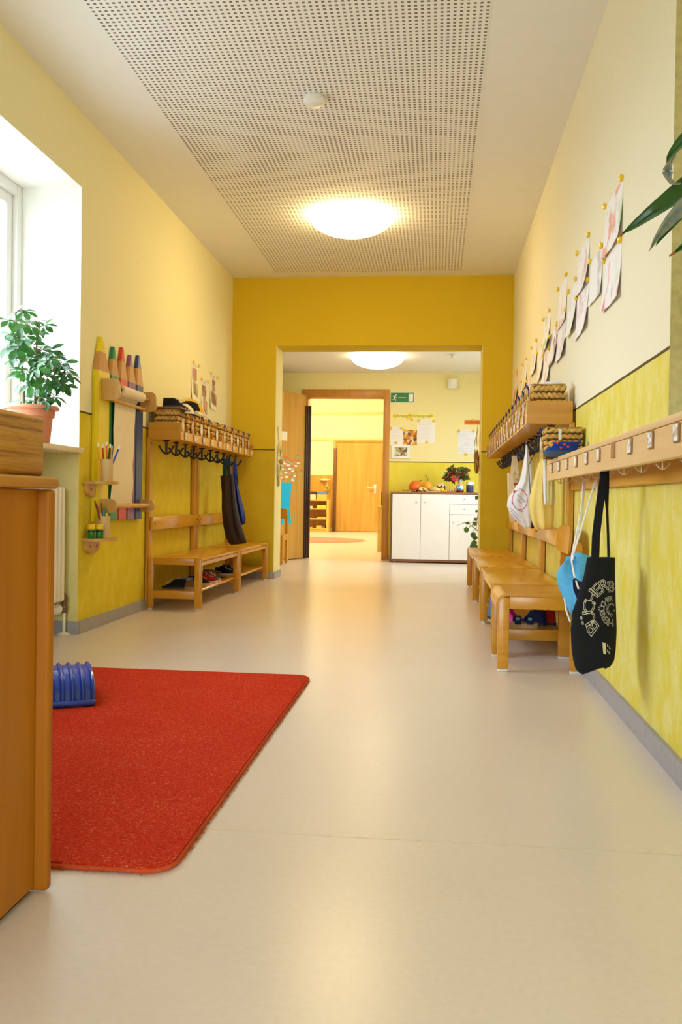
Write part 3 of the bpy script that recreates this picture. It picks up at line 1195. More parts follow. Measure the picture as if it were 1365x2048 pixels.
def laces(mat):
    def f(t, L, wd, ht):
        mb = MB()
        for i in range(4):
            x = 0.005 + i * 0.013
            mb.tube([(x, -0.016, ht * 0.93 - i * 0.006), (x + 0.004, 0, ht * 0.99 - i * 0.006), (x, 0.016, ht * 0.93 - i * 0.006)], 0.002, 5)
        part('laces', mb, mat, t, world=False)
    return f


make_shoe(M_shoe_k, M_sole_k, 'black shoe lying on the brown tray, the one nearer the drawing board', (XL + 0.160, yb0 - 0.045, 1.2995), 0.12, 0.150, 0.064, 0.062, None, laces(M_sticker))
make_shoe(M_shoe_k, M_sole_k, 'black shoe lying on the brown tray, the one nearer the cream cap', (XL + 0.150, yb0 + 0.045, 1.2995), 0.35, 0.150, 0.064, 0.068, None, laces(M_sticker))


def cloth_blob(c, rad, folds, seed, nz=0.3):
    rnd = random.Random(seed)
    ph = [rnd.uniform(0, 6.28) for _ in range(6)]

    def fn(u, v):
        a = 2 * PI * u
        b_ = PI * 0.5 * v
        w = 1 + nz * math.sin(folds * a + ph[0]) * math.sin(b_) + 0.12 * math.sin(3 * a + ph[1])
        return (c[0] + rad[0] * w * math.cos(a) * math.sin(b_), c[1] + rad[1] * w * math.sin(a) * math.sin(b_), c[2] + rad[2] * math.cos(b_) * (1 + 0.1 * math.sin(2 * a + ph[2])))
    return MB().grid(fn, 40, 12)


def basket_y(y0, k): return y0 + 0.008 + p5 * (k + 0.5)


yb1, yb2 = basket_y(5.585, 1), basket_y(5.585, 2)
def cap_mb(c, R, h, tilt=0.0):
    M_ = Matrix.Translation(c) @ Matrix.Rotation(tilt, 4, 'Y')
    mb = MB()
    mb.lathe([(R, 0), (R * 0.97, h * 0.5), (R * 0.78, h * 0.85), (R * 0.35, h), (0, h)], (0, 0, 0), 20, 0, M_)
    return mb


solo('knitted_cap', cloth_blob((XL + 0.150, yb1 - 0.01, 1.280), (0.070, 0.088, 0.066), 5, 3, 0.10), M_cream, 'cream knitted cap bulging out of the second basket on the left', 'cap', (XL + 0.150, yb1 - 0.01, 1.280))
mb = cap_mb((XL + 0.128, yb2 - 0.02, 1.281), 0.078, 0.108)
t = thing('dark_cap', 'dark cap with a rolled white brim in the third basket on the left', 'cap', (XL + 0.128, yb2 - 0.02, 1.281))
part('crown', mb, M_shoe_k, t)
mb = MB().tube([(XL + 0.200, yb2 - 0.085, 1.303), (XL + 0.206, yb2 + 0.02, 1.296)], 0.016, 12)
part('rolled_brim', mb, M_cream, t)
M_ochre = fabric('ochre cloth', (0.72, 0.45, 0.05), 0.12)
mb = MB().grid(lambda u, v: (XL + 0.030 + 0.035 * math.sin(PI * u) * v + 0.008 * math.sin(9 * u), 6.27 + 0.60 * u, 1.285 + 0.172 * (1 - v) * math.sin(PI * (0.10 + 0.80 * u)) ** 0.5), 30, 6, 0, True, None, 0.005, (1, 0, 0))
solo('ochre_scarf', mb, M_ochre, 'ochre yellow scarf draped against the wall behind the left baskets', 'scarf', (XL + 0.05, 6.57, 1.285))

# paper roll in the first right basket
M_paper = plain('white paper', (0.86, 0.85, 0.84), 0.75, 0.2, 0.01)
rb = (XR - 0.120, RS[0] + 0.008 + p5 * 0.5)
mb = MB()
Mr = Matrix.Translation((rb[0] + 0.02, rb[1] - 0.03, 1.284)) @ Matrix.Rotation(0.5, 4, 'Z') @ Matrix.Rotation(1.35, 4, 'Y')
mb.lathe([(0.016, -0.04), (0.020, -0.04), (0.020, 0.04), (0.016, 0.04), (0.016, -0.04)], (0, 0, 0), 20, 0, Mr)
solo('paper_roll', mb, M_paper, 'small white paper roll lying on the near basket of the right shelf', 'paper roll', (rb[0] + 0.02, rb[1] - 0.03, 1.284))

# ================================================================== shoes under the benches
M_red = fabric('red shoe fabric', (0.42, 0.02, 0.015), 0.2)
M_brown = plain('brown leather', (0.20, 0.09, 0.035), 0.5, 0.4, 0.2)
M_grey = fabric('grey shoe fabric', (0.22, 0.20, 0.19), 0.2)
M_cork = plain('cork footbed', (0.46, 0.33, 0.16), 0.8, 0.2, 0.2, 60)
M_navy = fabric('navy felt', (0.015, 0.02, 0.07), 0.2)
zs = 0.122
gl = 'shoes on the left shoe shelves'
spec = [
    (0.15, 5.76, PI, M_shoe_k, M_sole_k, 'black shoe under the left bench, first from its near end and close to the wall'),
    (0.25, 5.77, PI - 0.3, M_brown, M_cork, 'brown leather shoe with cork sole under the near left bench'),
    (0.15, 5.93, PI, M_grey, M_sole_k, 'grey shoe under the near left bench, behind the first black shoe'),
    (0.24, 6.05, 0.2, M_shoe_k, M_sole_w, 'black shoe with white sole in the middle of the near left bench shelf'),
    (0.24, 6.21, 0.15, M_red, M_sole_w, 'red shoe with white sole under the left bench, the nearer of the pair'),
    (0.24, 6.31, 0.1, M_red, M_sole_w, 'red shoe with white sole under the left bench, the farther of the pair'),
    (0.20, 6.46, 0.0, M_grey, M_sole_w, 'grey shoe with white sole next to the red pair under the left bench'),
    (0.20, 6.60, 0.1, M_brown, M_sole_k, 'dark brown shoe at the far end of the near left bench shelf'),
    (0.22, 6.88, 0.0, M_shoe_k, M_sole_w, 'black shoe with white sole on the far left bench shelf, nearest us'),
    (0.22, 7.03, 0.1, M_shoe_k, M_sole_k, 'all black shoe on the far left bench shelf, middle one'),
    (0.20, 7.20, 0.1, M_grey, M_sole_k, 'grey shoe on the far left bench shelf, farthest one'),
]
for ux, yy, rz, mu_, ms_, lb in spec:
    make_shoe(mu_, ms_, lb, (XL + ux, yy, zs), rz, 0.168, 0.066, 0.062, gl, laces(M_sticker))
# right, seen between the legs of the small chair
M_pink = plain('pink plastic', (0.72, 0.04, 0.36), 0.4, 0.5, 0.1)
yr = RS[0]
t = make_shoe(M_pink, M_pink, 'bright pink plastic clog on the right shoe shelf behind the small chair', (0.365, yr + 0.22, zs), -0.5, 0.16, 0.072, 0.085)


def sandal(label, loc, rz, mstrap, buckle):
    t = thing('sandal', label, 'sandal', loc, rz)
    so, up, inn = shoe_geo(0.175, 0.07, 0.05, 0.022)
    part('cork_sole', so, M_cork, t, world=False)
    for x0 in (-0.012, 0.045):
        mb = MB()
        mb.ribbon([(x0, 0.036 * math.cos(a) * (1.02), 0.018 + 0.036 * math.sin(a)) for a in [PI * k / 10 for k in range(11)]], (0.016, 0, 0), 0.004)
        st = part('strap', mb, mstrap, t, world=False)
        mb = MB().rbox(x0 - 0.009, x0 + 0.009, -0.036, -0.028, 0.036, 0.052, 0.002, 1)
        part('buckle', mb, buckle, st, world=False)
    return t


M_teal = plain('teal buckle', (0.08, 0.30, 0.28), 0.4)
M_blueg = fabric('blue denim', (0.10, 0.17, 0.34), 0.2)
sandal('cork sandal with dark blue straps on the right shoe shelf, toe towards the wall', (0.405, yr + 0.085, zs), 0.05, M_navy, M_teal)
make_shoe(M_navy, M_sole_k, 'dark blue slipper lying between the sandal and the pink clog', (0.475, yr + 0.19, zs), 2.6, 0.15, 0.06, 0.075)
make_shoe(M_red, M_sole_k, 'dark red shoe close to the wall on the right shoe shelf', (0.54, yr + 0.25, zs), 2.2, 0.16, 0.06, 0.07)
make_shoe(M_blueg, M_sole_k, 'pale blue cloth shoe behind the pink clog on the right shoe shelf', (0.345, yr + 0.36, zs), -0.3, 0.16, 0.065, 0.11)
# ================================================================== low cupboard at the front left
M_cup = wood('orange cupboard veneer', (0.47, 0.175, 0.010), (0.40, 0.14, 0.006), 'z', 0.5, 0.5, 0.2)
M_cup_s = wood('orange cupboard solid', (0.44, 0.155, 0.008), (0.37, 0.12, 0.005), 'z', 0.5, 0.7, 0.2)
M_cup_t = wood('cupboard top edge', (0.54, 0.24, 0.022), (0.47, 0.19, 0.014), 'y', 0.45, 0.7, 0.25)
t = thing('low_cupboard', 'low orange wooden cupboard at the front left, its side towards the corridor', 'cupboard', (-0.93, 1.2, 0))
CX0, CX1, CY0, CY1 = -1.22, -0.712, 0.62, 1.549
part('body', MB().rbox(CX0, CX1, CY0, CY1, 0.012, 0.731, 0.002, 1), M_cup, t)
part('end_panel', MB().rbox(CX0, -0.6885, CY1, CY1 + 0.024, 0.004, 0.731, 0.008, 4), M_cup_s, t)
part('top', MB().rbox(CX0 - 0.02, -0.688, CY0 - 0.02, 1.586, 0.732, 0.7535, 0.006, 3), M_cup_t, t)
part('plinth', MB().box(CX0 + 0.02, CX1 - 0.012, CY0 + 0.02, CY1 - 0.005, 0.0, 0.012), M_black, t)

# weathered pine block planter standing on it
mt, nt, b = _new('grooved pine')
v = _coord(nt, (1, 1, 1))
mp2 = _coord(nt, (0.5, 0.42, 11.0))
nz = _noise(nt, mp2, 1.5, 2, 0.45, 0.25)
wv = nt.nodes.new('ShaderNodeMath')
wv.operation = 'MULTIPLY'
wv.inputs[1].default_value = 42
nt.links.new(nz, wv.inputs[0])
sn = nt.nodes.new('ShaderNodeMath')
sn.operation = 'SINE'
nt.links.new(wv.outputs[0], sn.inputs[0])
fine = _noise(nt, _coord(nt, (8, 8, 160)), 1.5, 3)
mm = nt.nodes.new('ShaderNodeMath')
mm.operation = 'MULTIPLY_ADD'
mm.inputs[1].default_value = 0.28
nt.links.new(sn.outputs[0], mm.inputs[0])
nt.links.new(fine, mm.inputs[2])
nt.links.new(_ramp(nt, mm.outputs[0], [(0.15, (0.22, 0.075, 0.006)), (0.40, (0.44, 0.19, 0.014)), (0.7, (0.52, 0.25, 0.024))]), b.inputs['Base Color'])
b.inputs['Roughness'].default_value = 0.5
_bump(nt, b, mm.outputs[0], 0.5, 0.004)
M_pine = mt
BX0, BX1, BY0, BY1 = -1.00, -0.712, 1.25, 1.575
t = thing('planter_box', 'grooved pine planter box standing on the low orange cupboard', 'planter', (-0.85, 1.41, 0.7535))
w_ = 0.025
part('front_board', MB().rbox(BX1 - w_, BX1, BY0, BY1, 0.7537, 0.862, 0.009, 3), M_pine, t)
part('rear_board', MB().rbox(BX0, BX0 + w_, BY0, BY1, 0.7537, 0.862, 0.006, 2), M_pine, t)
part('end_board', MB().rbox(BX0 + w_, BX1 - w_, BY0 + 0.002, BY0 + w_, 0.7537, 0.860, 0.004, 2), M_pine, t)
part('end_board', MB().rbox(BX0 + w_, BX1 - w_, BY1 - w_, BY1 - 0.002, 0.7537, 0.860, 0.004, 2), M_pine, t)
M_soil = plain('potting soil', (0.05, 0.032, 0.02), 0.95, 0.1, 0.3, 60, 0.5)
part('soil', MB().box(BX0 + w_, BX1 - w_, BY0 + w_, BY1 - w_, 0.755, 0.815), M_soil, t)

# ================================================================== schefflera on the window sill
def leaf_mat(name, c1, c2, rough=0.35, trans=0.35):
    mt, nt, b = _new(name)
    v = _coord(nt)
    n = _noise(nt, v, 26, 2)
    col = _ramp(nt, n, [(0.35, c2), (0.65, c1)])
    nt.links.new(col, b.inputs['Base Color'])
    b.inputs['Roughness'].default_value = rough
    b.inputs['Specular IOR Level'].default_value = 0.5
    out = nt.nodes['Material Output']
    tl = nt.nodes.new('ShaderNodeBsdfTranslucent')
    nt.links.new(_ramp(nt, n, [(0.3, tuple(min(1, a * 1.6) for a in c1)), (0.7, tuple(min(1, a * 1.9) for a in c1))]), tl.inputs['Color'])
    ms = nt.nodes.new('ShaderNodeMixShader')
    ms.inputs[0].default_value = trans
    nt.links.new(b.outputs[0], ms.inputs[1])
    nt.links.new(tl.outputs[0], ms.inputs[2])
    nt.links.new(ms.outputs[0], out.inputs['Surface'])
    return mt


M_leaf = leaf_mat('umbrella plant leaf', (0.040, 0.16, 0.022), (0.012, 0.062, 0.016), 0.22, 0.2)
M_terra = plain('terracotta plastic', (0.60, 0.24, 0.13), 0.5, 0.35, 0.05)
M_stem = plain('plant stem', (0.20, 0.15, 0.07), 0.7, 0.2, 0.2)
PX, PY, PZ = -1.905, 4.06, 0.9685
t = thing('potted_umbrella_plant', 'bushy green potted plant in a terracotta pot on the window sill', 'potted plant', (PX, PY, PZ))
prof = [(0.0, 0.0), (0.083, 0.0), (0.087, 0.006), (0.098, 0.115), (0.106, 0.118), (0.110, 0.150), (0.126, 0.152), (0.128, 0.158), (0.122, 0.170), (0.110, 0.168), (0.103, 0.13), (0.0, 0.13)]
part('pot', MB().lathe(prof, (PX, PY, PZ), 36), M_terra, t)
part('soil', MB().lathe([(0.0, 0.142), (0.104, 0.138)], (PX, PY, PZ), 24), M_soil, t)
rnd = random.Random(11)
tips = []
# (photo x, photo y, depth) of the leaf clusters
for (px, py, yy) in [(18, 640, 3.98), (48, 622, 4.08), (38, 650, 4.0), (70, 640, 4.14), (88, 650, 4.18), (22, 668, 4.1), (50, 672, 3.98), (72, 668, 4.1),
                     (14, 690, 4.02), (36, 694, 3.92), (62, 690, 4.12), (82, 700, 4.16), (98, 702, 4.12), (30, 716, 4.15), (58, 715, 4.0), (110, 712, 4.08), (84, 722, 4.02),
                     (100, 734, 4.16), (124, 726, 4.1), (50, 742, 3.94), (72, 742, 4.08), (92, 752, 3.98), (116, 748, 4.14), (136, 750, 4.08), (34, 738, 4.05), (60, 768, 3.92),
                     (82, 772, 4.06), (28, 626, 4.1), (60, 650, 3.94), (44, 706, 4.14), (10, 672, 3.96), (76, 734, 3.92), (112, 730, 4.16), (98, 718, 3.94), (66, 756, 4.16), (118, 762, 4.0), (78, 786, 4.12), (132, 738, 4.16), (24, 704, 3.94), (106, 768, 4.0), (126, 770, 4.12), (46, 764, 4.08), (90, 800, 4.02), (108, 792, 4.08), (44, 800, 4.12), (68, 798, 4.1)]:
    tips.append(U(px, py, 'y', yy))
mb_l, mb_s = MB(), MB()
stems = [(PX - 0.03, PY - 0.02), (PX + 0.005, PY + 0.01), (PX + 0.03, PY - 0.005), (PX + 0.05, PY + 0.02)]
tops = [(PX - 0.06, PY - 0.03, PZ + 0.60), (PX + 0.02, PY + 0.03, PZ + 0.52), (PX + 0.06, PY + 0.0, PZ + 0.42), (PX + 0.13, PY + 0.02, PZ + 0.38)]
curves = []
for (sx, sy), (tx, ty, tz) in zip(stems, tops):
    c = []
    for k in range(9):
        f = k / 8
        c.append(Vector((sx + (tx - sx) * f ** 1.3 + 0.008 * math.sin(5 * f), sy + (ty - sy) * f, PZ + 0.135 + (tz - PZ - 0.135) * f)))
    curves.append(c)
    mb_s.tube(c, [0.008 - 0.005 * k / 8 for k in range(9)], 7)
for T in tips:
    best = min((p for c in curves for p in c if p.z < T.z + 0.02), key=lambda p: (p - T).length, default=curves[0][0])
    mid = (best + T) / 2 + Vector((0, 0, 0.012))
    mb_s.tube([best, mid, T], [0.003, 0.0022, 0.002], 5)
    nl = rnd.choice([6, 7, 7])
    axis = Vector((rnd.uniform(-0.5, 0.6), rnd.uniform(-1.3, -0.2), 0.8)).normalized()
    off = rnd.uniform(0, 6.28)
    e1 = axis.orthogonal().normalized()
    e2 = axis.cross(e1)
    for k in range(nl):
        a = off + 2 * PI * k / nl
        d = e1 * math.cos(a) + e2 * math.sin(a)
        dd = (d + axis * rnd.uniform(-0.45, 0.0)).normalized()
        L = rnd.uniform(0.050, 0.074)
        vs, fs = leaf_verts(L, L * 0.25, 0.2, 0.2, 6, 1.25)
        M_ = Matrix.Translation(T + dd * 0.008) @ frame(dd, axis)
        mb_l.add(vs, fs, 0, True, M_)
part('stem', mb_s, M_stem, t)
part('foliage', mb_l, M_leaf, t)

# ================================================================== radiator in the niche
M_rad = plain('cream radiator enamel', (0.80, 0.74, 0.60), 0.4, 0.45, 0.03)
M_brass = plain('dull brass valve', (0.17, 0.10, 0.05), 0.4, 0.5, 0.2, 20, 0, 0.5)
t = thing('radiator', 'cream ribbed radiator in the niche below the window', 'radiator', (-2.02, 3.8, 0.0))
y = 4.435
k = 0
while y > 3.0:
    mb = MB()
    for xx in (-2.050, -1.985, -1.920):
        mb.rbox(xx - 0.024, xx + 0.024, y - 0.020, y + 0.020, 0.175, 0.765, 0.016, 3)
    mb.rbox(-2.065, -1.905, y - 0.019, y + 0.019, 0.70, 0.755, 0.012, 2)
    mb.rbox(-2.065, -1.905, y - 0.019, y + 0.019, 0.185, 0.24, 0.012, 2)
    part('rib', mb, M_rad, t)
    y -= 0.046
    k += 1
for yy in (3.3, 4.2):
    part('support', MB().rbox(XO, -2.06, yy, yy + 0.03, 0.20, 0.24, 0.004, 1).rbox(-2.0, -1.97, yy, yy + 0.03, 0.0, 0.19, 0.004, 1), M_rad, t)
vx, vy = -1.908, 4.470
mb = MB().tube([(vx, vy, 0.013), (vx, vy, 0.12)], 0.008, 12)
mb.lathe([(0.0, 0.010), (0.034, 0.0005), (0.036, 0.004), (0.020, 0.013), (0.010, 0.018), (0.0, 0.018)], (vx, vy, 0), 24)
part('supply_pipe', mb, M_rad, t)
mb = MB().tube([(vx, vy, 0.115), (vx, vy, 0.20)], [0.013, 0.013], 12).tube([(vx, vy, 0.20), (vx, vy - 0.02, 0.215), (vx - 0.02, vy - 0.03, 0.215)], 0.014, 10)
mb.lathe([(0.016, 0.0), (0.018, 0.004), (0.018, 0.018), (0.016, 0.022)], (vx, vy, 0.13), 8).lathe([(0.016, 0.0), (0.018, 0.004), (0.018, 0.018), (0.016, 0.022)], (vx, vy, 0.175), 8)
part('valve_body', mb, M_brass, t)
Mv = Matrix.Translation((vx - 0.008, vy - 0.010, 0.135)) @ Matrix.Rotation(-0.9, 4, 'Z') @ Matrix.Rotation(PI / 2, 4, 'X')
mb = MB()
prof = [(0.014, 0.0), (0.022, 0.006), (0.027, 0.02), (0.027, 0.045), (0.022, 0.06), (0.0, 0.064)]
mb.lathe(prof, (0, 0, 0), 22, 0, Mv)
for k in range(16):
    a = 2 * PI * k / 16
    mb.rbox(-0.0022, 0.0022, 0.0255, 0.0290, 0.014, 0.052, 0.001, 1, 0, Mv @ Matrix.Rotation(a, 4, 'Z'))
part('thermostat_knob', mb, M_rad, t)

# ================================================================== drawing board of five giant pencils
t = thing('drawing_board', 'wall drawing board of five giant coloured pencils with a paper roll', 'drawing board', (XL, 5.06, 0.583))
PC = [('yellow', (0.80, 0.62, 0.005)), ('green', (0.02, 0.22, 0.07)), ('red', (0.66, 0.05, 0.015)), ('violet', (0.25, 0.09, 0.22)), ('blue', (0.018, 0.05, 0.19))]
ys = [4.678, 4.882, 5.024, 5.166, 5.309, 5.452]
tipz = [1.590, 1.568, 1.588, 1.567, 1.588]
M_tipwood = wood('pencil wood', (0.58, 0.31, 0.08), (0.48, 0.23, 0.05), 'z', 0.4, 1.0)
d0, d1 = XL + 0.002, XL + 0.030
for i, (cn, cc) in enumerate(PC):
    mp_ = plain(cn + ' lacquer', cc, 0.32, 0.45, 0.04)
    y0, y1 = ys[i] + 0.001, ys[i + 1] - 0.001
    ch = 0.022 if i == 0 else 0.014
    sec = [(d0, y0), (d1 - 0.013, y0), (d1, y0 + ch), (d1, y1 - ch), (d1 - 0.013, y1), (d0, y1)]
    mb = MB().prism(sec, 'z', 0.583, 1.402)
    pn = part('pencil_panel', mb, mp_, t, cn + ' pencil shaped panel')
    ym = (y0 + y1) / 2 - (0.02 if i == 0 else 0.0)
    zt = tipz[i]
    zm = 1.402 + (zt - 1.402) * 0.56

    def ring(f, z):
        hw0, hw1 = (ym - y0), (y1 - ym)
        k_ = 1 - f * 0.86
        a, b_ = ym - hw0 * k_, ym + hw1 * k_
        c_ = ch * k_
        dd = d0 + (d1 - d0) * (1 - 0.35 * f)
        return [(d0, a, z), (dd - 0.013 * k_, a, z), (dd, a + c_, z), (dd, b_ - c_, z), (dd - 0.013 * k_, b_, z), (d0, b_, z)]

    def frus(f0, z0, f1, z1):
        r0, r1 = ring(f0, z0), ring(f1, z1)
        fs = [(k, (k + 1) % 6, (k + 1) % 6 + 6, k + 6) for k in range(6)] + [tuple(range(6))[::-1], tuple(range(6, 12))]
        return MB().add(r0 + r1, fs)
    part('sharpened_wood', frus(0, 1.402, 0.56, zm), M_tipwood, pn)
    part('pencil_lead', frus(0.56, zm, 1.0, zt), mp_, pn)
M_light = wood('light beech bracket', (0.62, 0.36, 0.09), (0.54, 0.29, 0.06), 'z', 0.35, 0.7)


def bracket(y, dz0, dz1, out, th, rnd_top):
    pts = [(XL + 0.031, dz0), (XL + 0.031, dz1)]
    n = 10
    if rnd_top:
        c = [(out - 0.03, dz1 - 0.03, 0.03, PI / 2, 0), (out - 0.03, dz0 + 0.035, 0.035, 0, -PI / 2)]
    else:
        rr_ = (dz1 - dz0) / 2
        c = [(out - rr_, dz1 - rr_, rr_, PI / 2, 0), (out - rr_, dz0 + rr_, rr_, 0, -PI / 2)]
    for cx, cz, r_, a0, a1 in c:
        for k in range(n + 1):
            a = a0 + (a1 - a0) * k / n
            pts.append((cx + r_ * math.cos(a), cz + r_ * math.sin(a)))
    return MB().prism(pts, 'y', y, y + th)


part('roll_bracket', bracket(4.738, 1.243, 1.362, XL + 0.130, 0.02, True), M_light, t)
part('roll_bracket', bracket(5.372, 1.243, 1.362, XL + 0.130, 0.02, True), M_light, t)
part('crossbar', MB().rbox(XL + 0.040, XL + 0.075, 4.758, 5.372, 1.246, 1.263, 0.004, 2), M_light, t)
part('roll_rod', MB().cyl((XL + 0.085, 4.758, 1.315), (XL + 0.085, 5.372, 1.315), 0.009, 12), M_light, t)
M_draw = plain('cream drawing paper', (0.80, 0.70, 0.50), 0.7, 0.2, 0.03)
mb = MB()
ry0, ry1, rc, rz_, rr_ = 4.875, 5.235, XL + 0.085, 1.315, 0.030
mb.tube([(rc, ry0, rz_), (rc, ry1, rz_)], rr_, 24, 0, None, False)
mb.tube([(rc, ry0, rz_), (rc, ry1, rz_)], 0.014, 16, 0, None, False)
for yy in (ry0, ry1):
    o_, i_ = [], []
    for k in range(24):
        a = 2 * PI * k / 24
        o_.append((rc + rr_ * math.cos(a), yy, rz_ + rr_ * math.sin(a)))
        i_.append((rc + 0.014 * math.cos(a), yy, rz_ + 0.014 * math.sin(a)))
    mb.add(o_ + i_, [(k, (k + 1) % 24, (k + 1) % 24 + 24, k + 24) for k in range(24)])
rp = part('paper_roll', mb, M_draw, t)


def sheet(u, v):
    z = 1.30 - v * (1.30 - 0.668)
    w = 0.012 * math.sin(3.2 * PI * v) * (v ** 0.5)
    y = 4.884 + (5.236 - 4.884) * u + (0.012 * math.sin(6 * v) if u < 0.5 else -0.020 * math.sin(PI * v) ** 2 * (1 if u > 0.9 else 0)) * v
    x = XL + 0.034 + 0.020 * (1 - v) ** 4 + 0.006 * math.sin(PI * v) + abs(w) * (0.6 if u in (0, 1) else 0.2)
    if v < 0.05: x += 0.02 * (1 - v / 0.05)
    return (x, y, z)


part('paper_sheet', MB().grid(sheet, 12, 30, 0, True, None, 0.0006, (1, 0, 0)), M_draw, rp)
part('bar_bracket', bracket(4.735, 0.628, 0.706, XL + 0.125, 0.018, False), M_light, t)
part('bar_bracket', bracket(5.390, 0.628, 0.706, XL + 0.125, 0.018, False), M_light, t)
part('bottom_bar', MB().cyl((XL + 0.085, 4.753, 0.668), (XL + 0.085, 5.390, 0.668), 0.014, 16), M_light, t)

# two small round wall shelves with pencil pots
M_cupw = wood('birch plywood pot', (0.66, 0.47, 0.20), (0.60, 0.41, 0.16), 'z', 0.5, 1.0)


def wall_shelf(y0, z, label):
    yc, hw, out = y0 + 0.112, 0.108, 0.150
    t = thing('wall_shelf', label, 'shelf', (XL, yc, z))
    pts = [(XL + 0.001, yc - hw), (XL + 0.07, yc - hw)]
    for k in range(13):
        a = -PI / 2 + PI * k / 12
        pts.append((XL + 0.07 + (out - 0.07) * math.cos(a), yc + hw * math.sin(a)))
    pts.append((XL + 0.001, yc + hw))
    part('board', MB().prism(pts, 'z', z - 0.016, z), M_light, t)
    br = []
    for k in range(13):
        a = PI * k / 12
        br.append((yc + 0.088 * math.cos(a), z - 0.045 - 0.040 * math.sin(a)))
    poly = [(yc + 0.088, z - 0.016)] + br + [(yc - 0.088, z - 0.016)]
    bk = part('bracket', MB().prism(poly, 'x', XL + 0.001, XL + 0.024), M_light, t)
    for s in (-0.045, 0.045):
        part('screw', MB().cyl((XL + 0.0235, yc + s, z - 0.045), (XL + 0.026, yc + s, z - 0.045), 0.006, 10), M_screw, bk)
    return yc


def pencil(base, top, col, label, dip=None, group=None):
    base, top = Vector(base), Vector(top)
    d = (top - base).normalized()
    t = thing('coloured_pencil', label, 'pencil', base, 0, group)
    mp_ = col if not isinstance(col, tuple) else plain('pencil %0.2f %0.2f %0.2f' % col, col, 0.35)
    part('barrel', MB().tube([base, top - d * 0.022], 0.0048, 6), mp_, t)
    part('dipped_end', MB().tube([top - d * 0.022, top - d * 0.004, top], [0.0048, 0.0045, 0.0016], 6), dip or M_sticker, t)
    return t


M_pin = plain('glossy yellow plastic', (0.86, 0.56, 0.01), 0.3, 0.5, 0.03)
z1, z2 = 0.800, 0.496
yA = wall_shelf(4.557, z1, 'small rounded beech wall shelf, upper one of the two left of the drawing board')
yB = wall_shelf(4.553, z2, 'small rounded beech wall shelf, lower one of the two left of the drawing board')
cA, cB = Vector((XL + 0.088, yA + 0.005, z1)), Vector((XL + 0.072, yB + 0.02, z2))
for c, hgt, lb in ((cA, 0.118, 'cylindrical plywood pot full of pencils on the upper wall shelf'), (cB, 0.118, 'cylindrical plywood pot of pencils on the lower wall shelf')):
    mb = MB().lathe([(0.0, 0.0), (0.034, 0.0), (0.034, hgt), (0.030, hgt), (0.030, 0.006), (0.0, 0.006)], c, 24)
    solo('pencil_pot', mb, M_cupw, lb, 'pot', c)
cols = [((0.80, 0.42, 0.02), 'orange yellow pencil leaning left in the upper plywood pot', (-0.022, -0.024), (-0.030, -0.052, 0.205)),
        ((0.50, 0.03, 0.02), 'dark red pencil in the upper plywood pot', (-0.004, -0.010), (-0.016, -0.022, 0.200)),
        ((0.78, 0.17, 0.02), 'orange pencil standing tallest in the upper plywood pot', (0.004, 0.008), (0.000, -0.005, 0.215)),
        ((0.012, 0.05, 0.025), 'dark green pencil in the upper plywood pot', (0.004, -0.018), (0.018, 0.004, 0.202)),
        ((0.80, 0.45, 0.22), 'pale orange pencil at the back of the upper plywood pot', (0.014, 0.016), (0.018, 0.026, 0.196)),
        ((0.02, 0.08, 0.45), 'blue pencil leaning right in the upper plywood pot', (0.000, -0.004), (0.062, 0.030, 0.195))]
for cc, lb, (bx, by), (tx, ty, tz) in cols:
    pencil(cA + Vector((bx, by, 0.008)), cA + Vector((tx, ty, tz)), cc, lb, None, 'pencils in the upper pot')
cols = [((0.22, 0.05, 0.02), 'brown pencil leaning farthest left in the lower plywood pot', (0.005, -0.005), (-0.030, -0.055, 0.200)),
        ((0.62, 0.10, 0.02), 'rust red pencil in the lower plywood pot', (0.004, -0.012), (-0.028, -0.030, 0.180)),
        ((0.02, 0.12, 0.40), 'blue pencil in the lower plywood pot', (0.008, 0.004), (-0.012, -0.012, 0.190)),
        ((0.03, 0.28, 0.06), 'green pencil in the lower plywood pot', (0.012, 0.010), (0.000, 0.004, 0.170))]
for cc, lb, (bx, by), (tx, ty, tz) in cols:
    pencil(cB + Vector((bx, by, 0.008)), cB + Vector((tx, ty, tz)), cc, lb, plain('dip %.2f %.2f' % (cc[0], cc[2]), cc, 0.35), 'pencils in the lower pot')
M_gluegreen = plain('green glue jar', (0.01, 0.20, 0.03), 0.25, 0.5, 0.1)
for k, (dx, dy) in enumerate(((0.030, -0.075), (0.062, -0.045))):
    c = Vector((XL + dx + 0.012, yB + dy, z2))
    t = thing('glue_jar', ['small green jar with yellow lid at the left end of the lower wall shelf', 'small green jar with yellow lid in front of the lower plywood pot'][k], 'jar', c)
    part('jar_body', MB().lathe([(0.0, 0.0), (0.017, 0.0), (0.019, 0.004), (0.019, 0.046), (0.016, 0.050)], c, 18), M_gluegreen, t)
    part('lid', MB().lathe([(0.018, 0.048), (0.020, 0.050), (0.020, 0.072), (0.017, 0.075), (0.0, 0.075)], c, 18), M_pin, t)
    part('label_band', MB().lathe([(0.0193, 0.034), (0.0196, 0.034), (0.0196, 0.042), (0.0193, 0.042)], c, 18), M_black, t)

# ================================================================== pins and notices
def pin_at(p, nrm, label, group, r=0.013):
    """round yellow pin with its base on a wall at p"""
    n_ = Vector(nrm)
    M_ = Matrix.Translation(p) @ frame(n_, (0, 0, 1)) @ Matrix.Rotation(PI / 2, 4, 'Y')
    mb = MB().lathe([(r * 0.8, 0.0), (r * 0.85, 0.006), (r, 0.007), (r, 0.011), (r * 0.8, 0.014), (0.0, 0.0155)], (0, 0, 0), 16, 0, M_)
    return solo('push_pin', mb, M_pin, label, 'pin', p, group)


